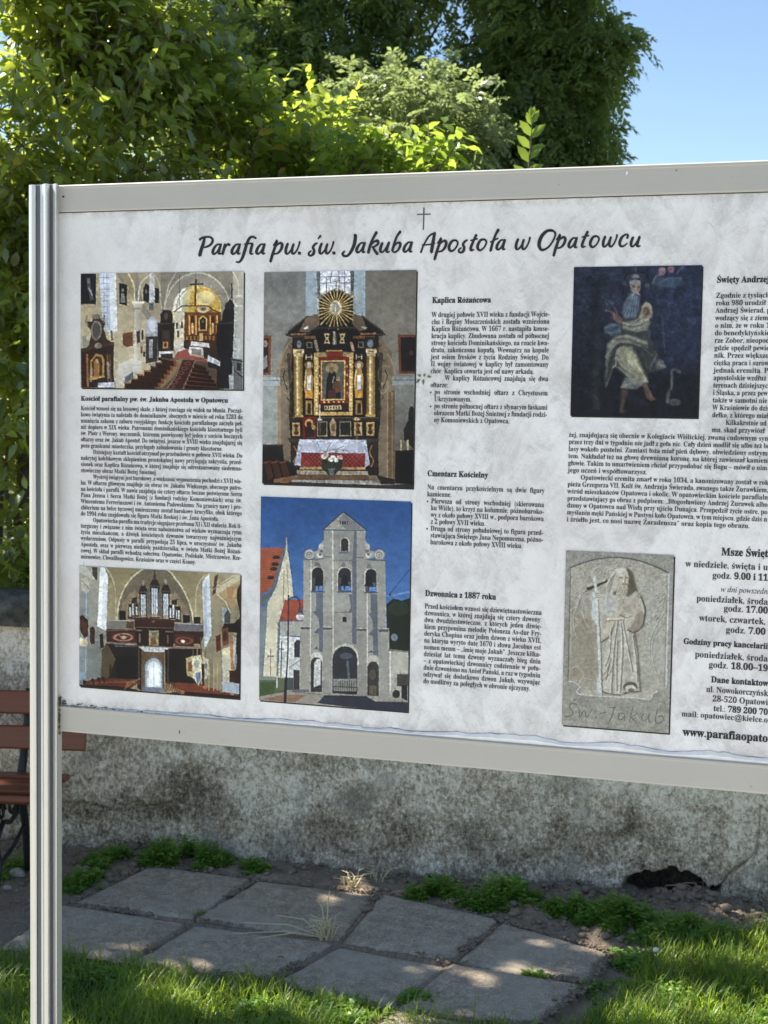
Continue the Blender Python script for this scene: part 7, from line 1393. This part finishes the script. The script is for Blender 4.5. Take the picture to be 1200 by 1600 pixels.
def weeds(name, patches, n, label):
    X = []; Y = []; Hh = []
    for (px, py, rx, ry, wt, hh) in patches:
        c0 = at_z(px, py); m_ = int(n * wt); a = rng.random(m_) * 6.283; rr = rng.random(m_) ** .6 * 1.15; X.append(c0.x + rx * rr * np.cos(a)); Y.append(c0.y + ry * rr * np.sin(a)); Hh.append(hh * (1 - .7 * rr ** 2) * (.15 + 1.15 * rng.random(m_)))
    X = np.concatenate(X); Y = np.concatenate(Y); Hh = np.concatenate(Hh); kp = fbm(X * 13, Y * 13, 78, 3) > .03; X, Y, Hh = X[kp], Y[kp], Hh[kp]; kp = Y < wall_y(X) + .0; X, Y, Hh = X[kp], Y[kp], Hh[kp]
    n_ = len(X); Z0 = gh(X, Y); pos = []; dd = []
    for j in range(5):
        f = (j + 1) / 5; a = rng.random(n_) * 6.283; pos.append(np.stack([X + np.cos(a) * .006, Y + np.sin(a) * .006, Z0 + Hh * f], -1)); dd.append(np.stack([np.cos(a), np.sin(a), .25 + .4 * rng.random(n_)], -1))
    pos = np.vstack(pos); dd = np.vstack(dd); m_ = len(pos)
    o = leaves(name, pos, dd, np.tile([0, 0, 1.], (m_, 1)) + rng.normal(size=(m_, 3)) * .3, (.020 * (.5 + 1.1 * rng.random(m_))), (.012 * (.6 + .8 * rng.random(m_))), M_weed, None, tint=rng.random(m_)); return tag(o, label, 'weeds', kind='stuff')
weeds('low_weeds', [(190, 1350, .16, .10, .25, .07), (285, 1345, .20, .12, .45, .09), (130, 1378, .12, .10, .12, .045), (390, 1362, .07, .05, .06, .05), (20, 1360, .14, .10, .12, .06)], 3600, 'patch of low green weeds at the wall foot behind the first slab')
weeds('leafy_weeds', [(690, 1400, .14, .07, .3, .07), (770, 1408, .18, .10, .45, .10), (810, 1402, .08, .06, .15, .09), (650, 1403, .08, .04, .1, .05)], 3000, 'dense patch of leafy weeds at the wall foot behind the middle slabs')
weeds('spreading_weeds', [(890, 1425, .10, .06, .15, .06), (960, 1440, .17, .10, .35, .075), (1050, 1460, .18, .10, .28, .07), (920, 1380, .04, .03, .05, .05), (1120, 1475, .14, .10, .18, .06), (1005, 1450, .12, .07, .15, .06)], 4200, 'strip of weeds spreading over the dug soil right of the slabs')
weeds('clover', [(100, 1530, .5, .14, .3, .04), (460, 1585, .45, .14, .3, .05), (1080, 1560, .4, .2, .4, .05), (1000, 1500, .15, .1, .1, .05)], 5200, 'clover and small leaves mixed into the grass at the bottom')
weeds('joint_weeds', [(668, 1560, .10, .06, .4, .04), (315, 1432, .06, .03, .2, .03), (850, 1520, .08, .02, .2, .02), (700, 1532, .04, .03, .2, .03)], 700, 'tiny weeds growing in the joints between the slabs')
# soil clods, pebbles ----------------------------------------------------------------------
ICO = None
def ico():
    import bmesh
    bm = bmesh.new(); bmesh.ops.create_icosphere(bm, subdivisions=1, radius=1); V = np.array([v.co[:] for v in bm.verts]); F = np.array([[v.index for v in f.verts] for f in bm.faces]); bm.free(); return V, F
IV, IF = ico()
def rocks(name, X, Y, R_, mat, kind='stuff', label=None, cat=None, sink=.3):
    n = len(X); V = IV[None] * (1 + rng.normal(size=(n, len(IV), 1)) * .16) * (R_[:, None, None] * np.stack([1 + .3 * rng.random(n), 1 + .3 * rng.random(n), .55 + .3 * rng.random(n)], -1)[:, None])
    a = rng.random(n) * 6.283; ca, sa = np.cos(a)[:, None], np.sin(a)[:, None]; V = np.stack([V[..., 0] * ca - V[..., 1] * sa, V[..., 0] * sa + V[..., 1] * ca, V[..., 2]], -1)
    V += np.stack([X, Y, gh(X, Y) + R_ * sink], -1)[:, None]; F = (IF[None] + (np.arange(n) * len(IV))[:, None, None]).reshape(-1, 3)
    return tag(mesh_obj(name, V.reshape(-1, 3), F, mat), label, cat, kind=kind)
k = NM('soil_clod'); M_clod = k.fin(k.mix(k.noise(k.obj(), 30, 5, .7), (.12, .09, .062), (.33, .26, .19)), .95, k.bump(k.noise(k.obj(), 120, 4), .7, .004), spec=.2)
k = NM('pale_pebble'); M_peb = k.fin(k.mix(k.noise(k.obj(), 60, 4, .7), (.22, .20, .17), (.45, .42, .37)), .85, spec=.3)
n = 5200; x = rng.uniform(-2.1, 2.3, n); dw = rng.random(n) ** 1.3 * .85; y = wall_y(x) - .01 - dw; kp = rng.random(n) < (.25 + .75 * sstep(-.2, 1.0, x)) * (1 - .55 * sstep(.3, .8, dw)); kp &= ~np.any([inpoly(x, y, q, -.04) for q in SLW], 0)
x, y = x[kp], y[kp]; rocks('soil_clods', x, y, .004 + .016 * rng.random(len(x)) ** 2.5, M_clod, label='crumbly grey soil clods along the foot of the wall', cat='soil')
n = 900; x = rng.uniform(-2.1, 2.2, n); y = rng.uniform(4.6, 6.4, n); kp = (y < wall_y(x) - .03) & (y > grass_edge(x) - .05); x, y = x[kp], y[kp]
o = rocks('grit', x, y, .002 + .005 * rng.random(len(x)) ** 2, M_peb, label='scattered pale grit on slabs and soil', cat='grit')
XC = []; YC = []
for q in SLW:
    for (ax, ay), (bx, by) in zip(q, q[1:] + q[:1]):
        m_ = 150; t = rng.random(m_); XC.append(ax + (bx - ax) * t + rng.normal(0, .010, m_)); YC.append(ay + (by - ay) * t + rng.normal(0, .010, m_))
XC = np.concatenate(XC); YC = np.concatenate(YC); kp = fbm(XC * 5, YC * 5, 120, 3) > -.05; XC, YC = XC[kp], YC[kp]
R_ = .002 + .006 * rng.random(len(XC)) ** 2; n = len(XC)
V = IV[None] * (1 + rng.normal(size=(n, len(IV), 1)) * .2) * (R_[:, None, None] * np.array([1.3, 1.2, .6])) + np.stack([XC, YC, np.full(n, .0035)], -1)[:, None]
tag(mesh_obj('joint_crumbs', V.reshape(-1, 3), (IF[None] + (np.arange(n) * len(IV))[:, None, None]).reshape(-1, 3), M_clod), 'crumbs of soil spilled along the joints of the slabs', 'soil', kind='stuff')
def stone(px, py, R_, label, name='stone', mat=None):
    p = at_z(px, py); V = IV * (1 + rng.normal(size=(len(IV), 1)) * .14) * np.array([1.2, .9, .7]) * R_
    o = mesh_obj(name, V, IF, mat or M_peb, loc=(p.x, p.y, float(max(gh(np.array([p.x]), np.array([p.y]))[0], -.01)) + R_ * .45)); return tag(o, label, 'stone')
stone(27, 1366, .035, 'pale rounded stone on the soil left of the post, near the bench leg'); stone(12, 1385, .016, 'small white pebble in the soil at the left edge, below the larger stone')
stone(116, 1372, .014, 'small white pebble among the weeds just right of the post'); stone(1165, 1452, .028, 'yellowish stone at the right edge near the end of the weeds')
stone(1135, 1435, .03, 'grey mossy stone in the dug soil below the crack in the wall', mat=M_clod); stone(800, 1395, .028, 'grey stone lying behind the leafy weeds at the wall foot', mat=M_clod)
# fallen leaves --------------------------------------------------------------------------
k = NM('dry_fallen_leaf'); M_dry = k.fin(k.mix(k.noise(k.obj(), 80), (.24, .15, .07), (.50, .38, .22)), .7)
for px, py, s_, lb in ((432, 1501, .032, 'dry tan fallen leaf on the dark slab left of the dry grass tuft'), (284, 1501, .024, 'small curled brown leaf lying in the sun patch on the front slab'), (414, 1557, .036, 'brown fallen leaf standing in the grass at bottom centre'), (233, 1410, .022, 'tiny yellow fallen leaf on the far left slab near its front joint'), (298, 1397, .018, 'small pale scrap of leaf in the middle of the far left slab'), (898, 1549, .024, 'small orange leaf on the front right slab near its corner'), (1020, 1497, .03, 'withered leaf on the soil beside the white clover flower')):
    p = at_z(px, py); a = rng.random() * 6.28; TV = LEAF_V.copy(); TV[:, 2] *= 2.2
    V = np.stack([TV[:, 0] * s_ * math.cos(a) - TV[:, 1] * s_ * .6 * math.sin(a), TV[:, 0] * s_ * math.sin(a) + TV[:, 1] * s_ * .6 * math.cos(a), TV[:, 2] * s_], -1)
    tag(mesh_obj('fallen_leaf', V, LEAF_F, M_dry, loc=(p.x, p.y, .012)), lb, 'leaf')
# dry grass tufts -----------------------------------------------------------------------------
k = NM('straw'); M_straw = k.fin((.62, .52, .32), .7)
def tuft(px, py, stalks, nshort, label, hs=.07, z0=0.0):
    p = at_z(px, py); r = empty('dry_grass_tuft', (p.x, p.y, z0)); tag(r, label, 'dry grass'); q = MB()
    for (dx, dy, dz) in stalks: q.tube([(0, 0, -.01), (dx * .45, dy * .45, dz * .75 + .01), (dx, dy, dz)], [.0030, .0024, .0014], 4)
    if stalks: q.obj('long_stalks', M_straw, r)
    q = MB()
    for _ in range(nshort):
        a = rng.random() * 6.283; l_ = hs * (.5 + .8 * rng.random()); e = .3 + .9 * rng.random(); bx, by = rng.normal(0, .014, 2)
        q.tube([(bx, by, -.01), (bx + math.cos(a) * l_ * e * .4, by + math.sin(a) * l_ * e * .4, l_ * .7), (bx + math.cos(a) * l_ * e, by + math.sin(a) * l_ * e, l_ * .75)], [.0024, .0018, .0009], 3)
    q.obj('short_blades', M_straw, r)
tuft(510, 1462, [(-.33, .03, .035), (-.36, -.02, .01), (-.20, .05, .06), (.01, .02, .17), (-.04, .03, .13), (.03, -.03, .08), (-.08, -.05, .05), (-.26, -.09, .02)], 46, 'dry straw-coloured grass tuft with long bent stalks on the joint between slabs')
tuft(552, 1388, [(.05, .0, .09), (-.05, .02, .07), (.09, .03, .06)], 22, 'small dry grass tuft in the soil at the wall foot behind the slabs', .06)
tuft(592, 1376, [(.12, .05, .05)], 12, 'thin dry grass wisp leaning on the soil near the wall foot', .05)
tuft(1100, 1395, [(-.16, .0, .03), (-.1, -.03, .05), (.08, -.03, .09)], 10, 'dry roots and stalks under the hole in the wall', .06)
# white clover flower -------------------------------------------------------------------------
p = at_z(1023, 1510); r = empty('clover_flower', (p.x, p.y, 0)); tag(r, 'single round white clover flower beside the grass at the right', 'flower')
q = MB(); q.tube([(0, 0, -.02), (.004, 0, .03), (.002, 0, .055)], .0015, 5); q.obj('stem', M_grass, r)
k = NM('white_petal'); o = mesh_obj('flower_head', IV * .011 * (1 + rng.normal(size=(len(IV), 1)) * .1) + np.array([.002, 0, .062]), IF, k.fin((.75, .76, .72), .7), r)
# tiny plant caught on the print, and insects/specks ---------------------------------------------
u, v_ = B(662, 590); bp = BO + BX * u
r = empty('dried_sprig', (bp.x + BN.x * .004, bp.y + BN.y * .004, BZ - v_), BRZ); tag(r, 'tiny withered green sprig stuck to the print at the edge of the altar photo', 'sprig')
M_sprig = leaf_mat('withered_sprig', (.10, .12, .05), (.17, .18, .08), (.3, .35, .15), .2)
pos = np.array([(-.004, 0, .002), (.002, -.002, .001), (.008, 0, .002), (.001, -.001, -.003), (-.006, -.001, -.003)]); dd = np.array([(-.6, -.4, .5), (.3, -.3, .8), (1, -.2, .1), (.1, -.3, -1), (-.7, -.2, -.6)])
leaves('sprig_leaves', pos, dd, np.tile([0, -1., .2], (5, 1)), .011, .006, M_sprig, r)
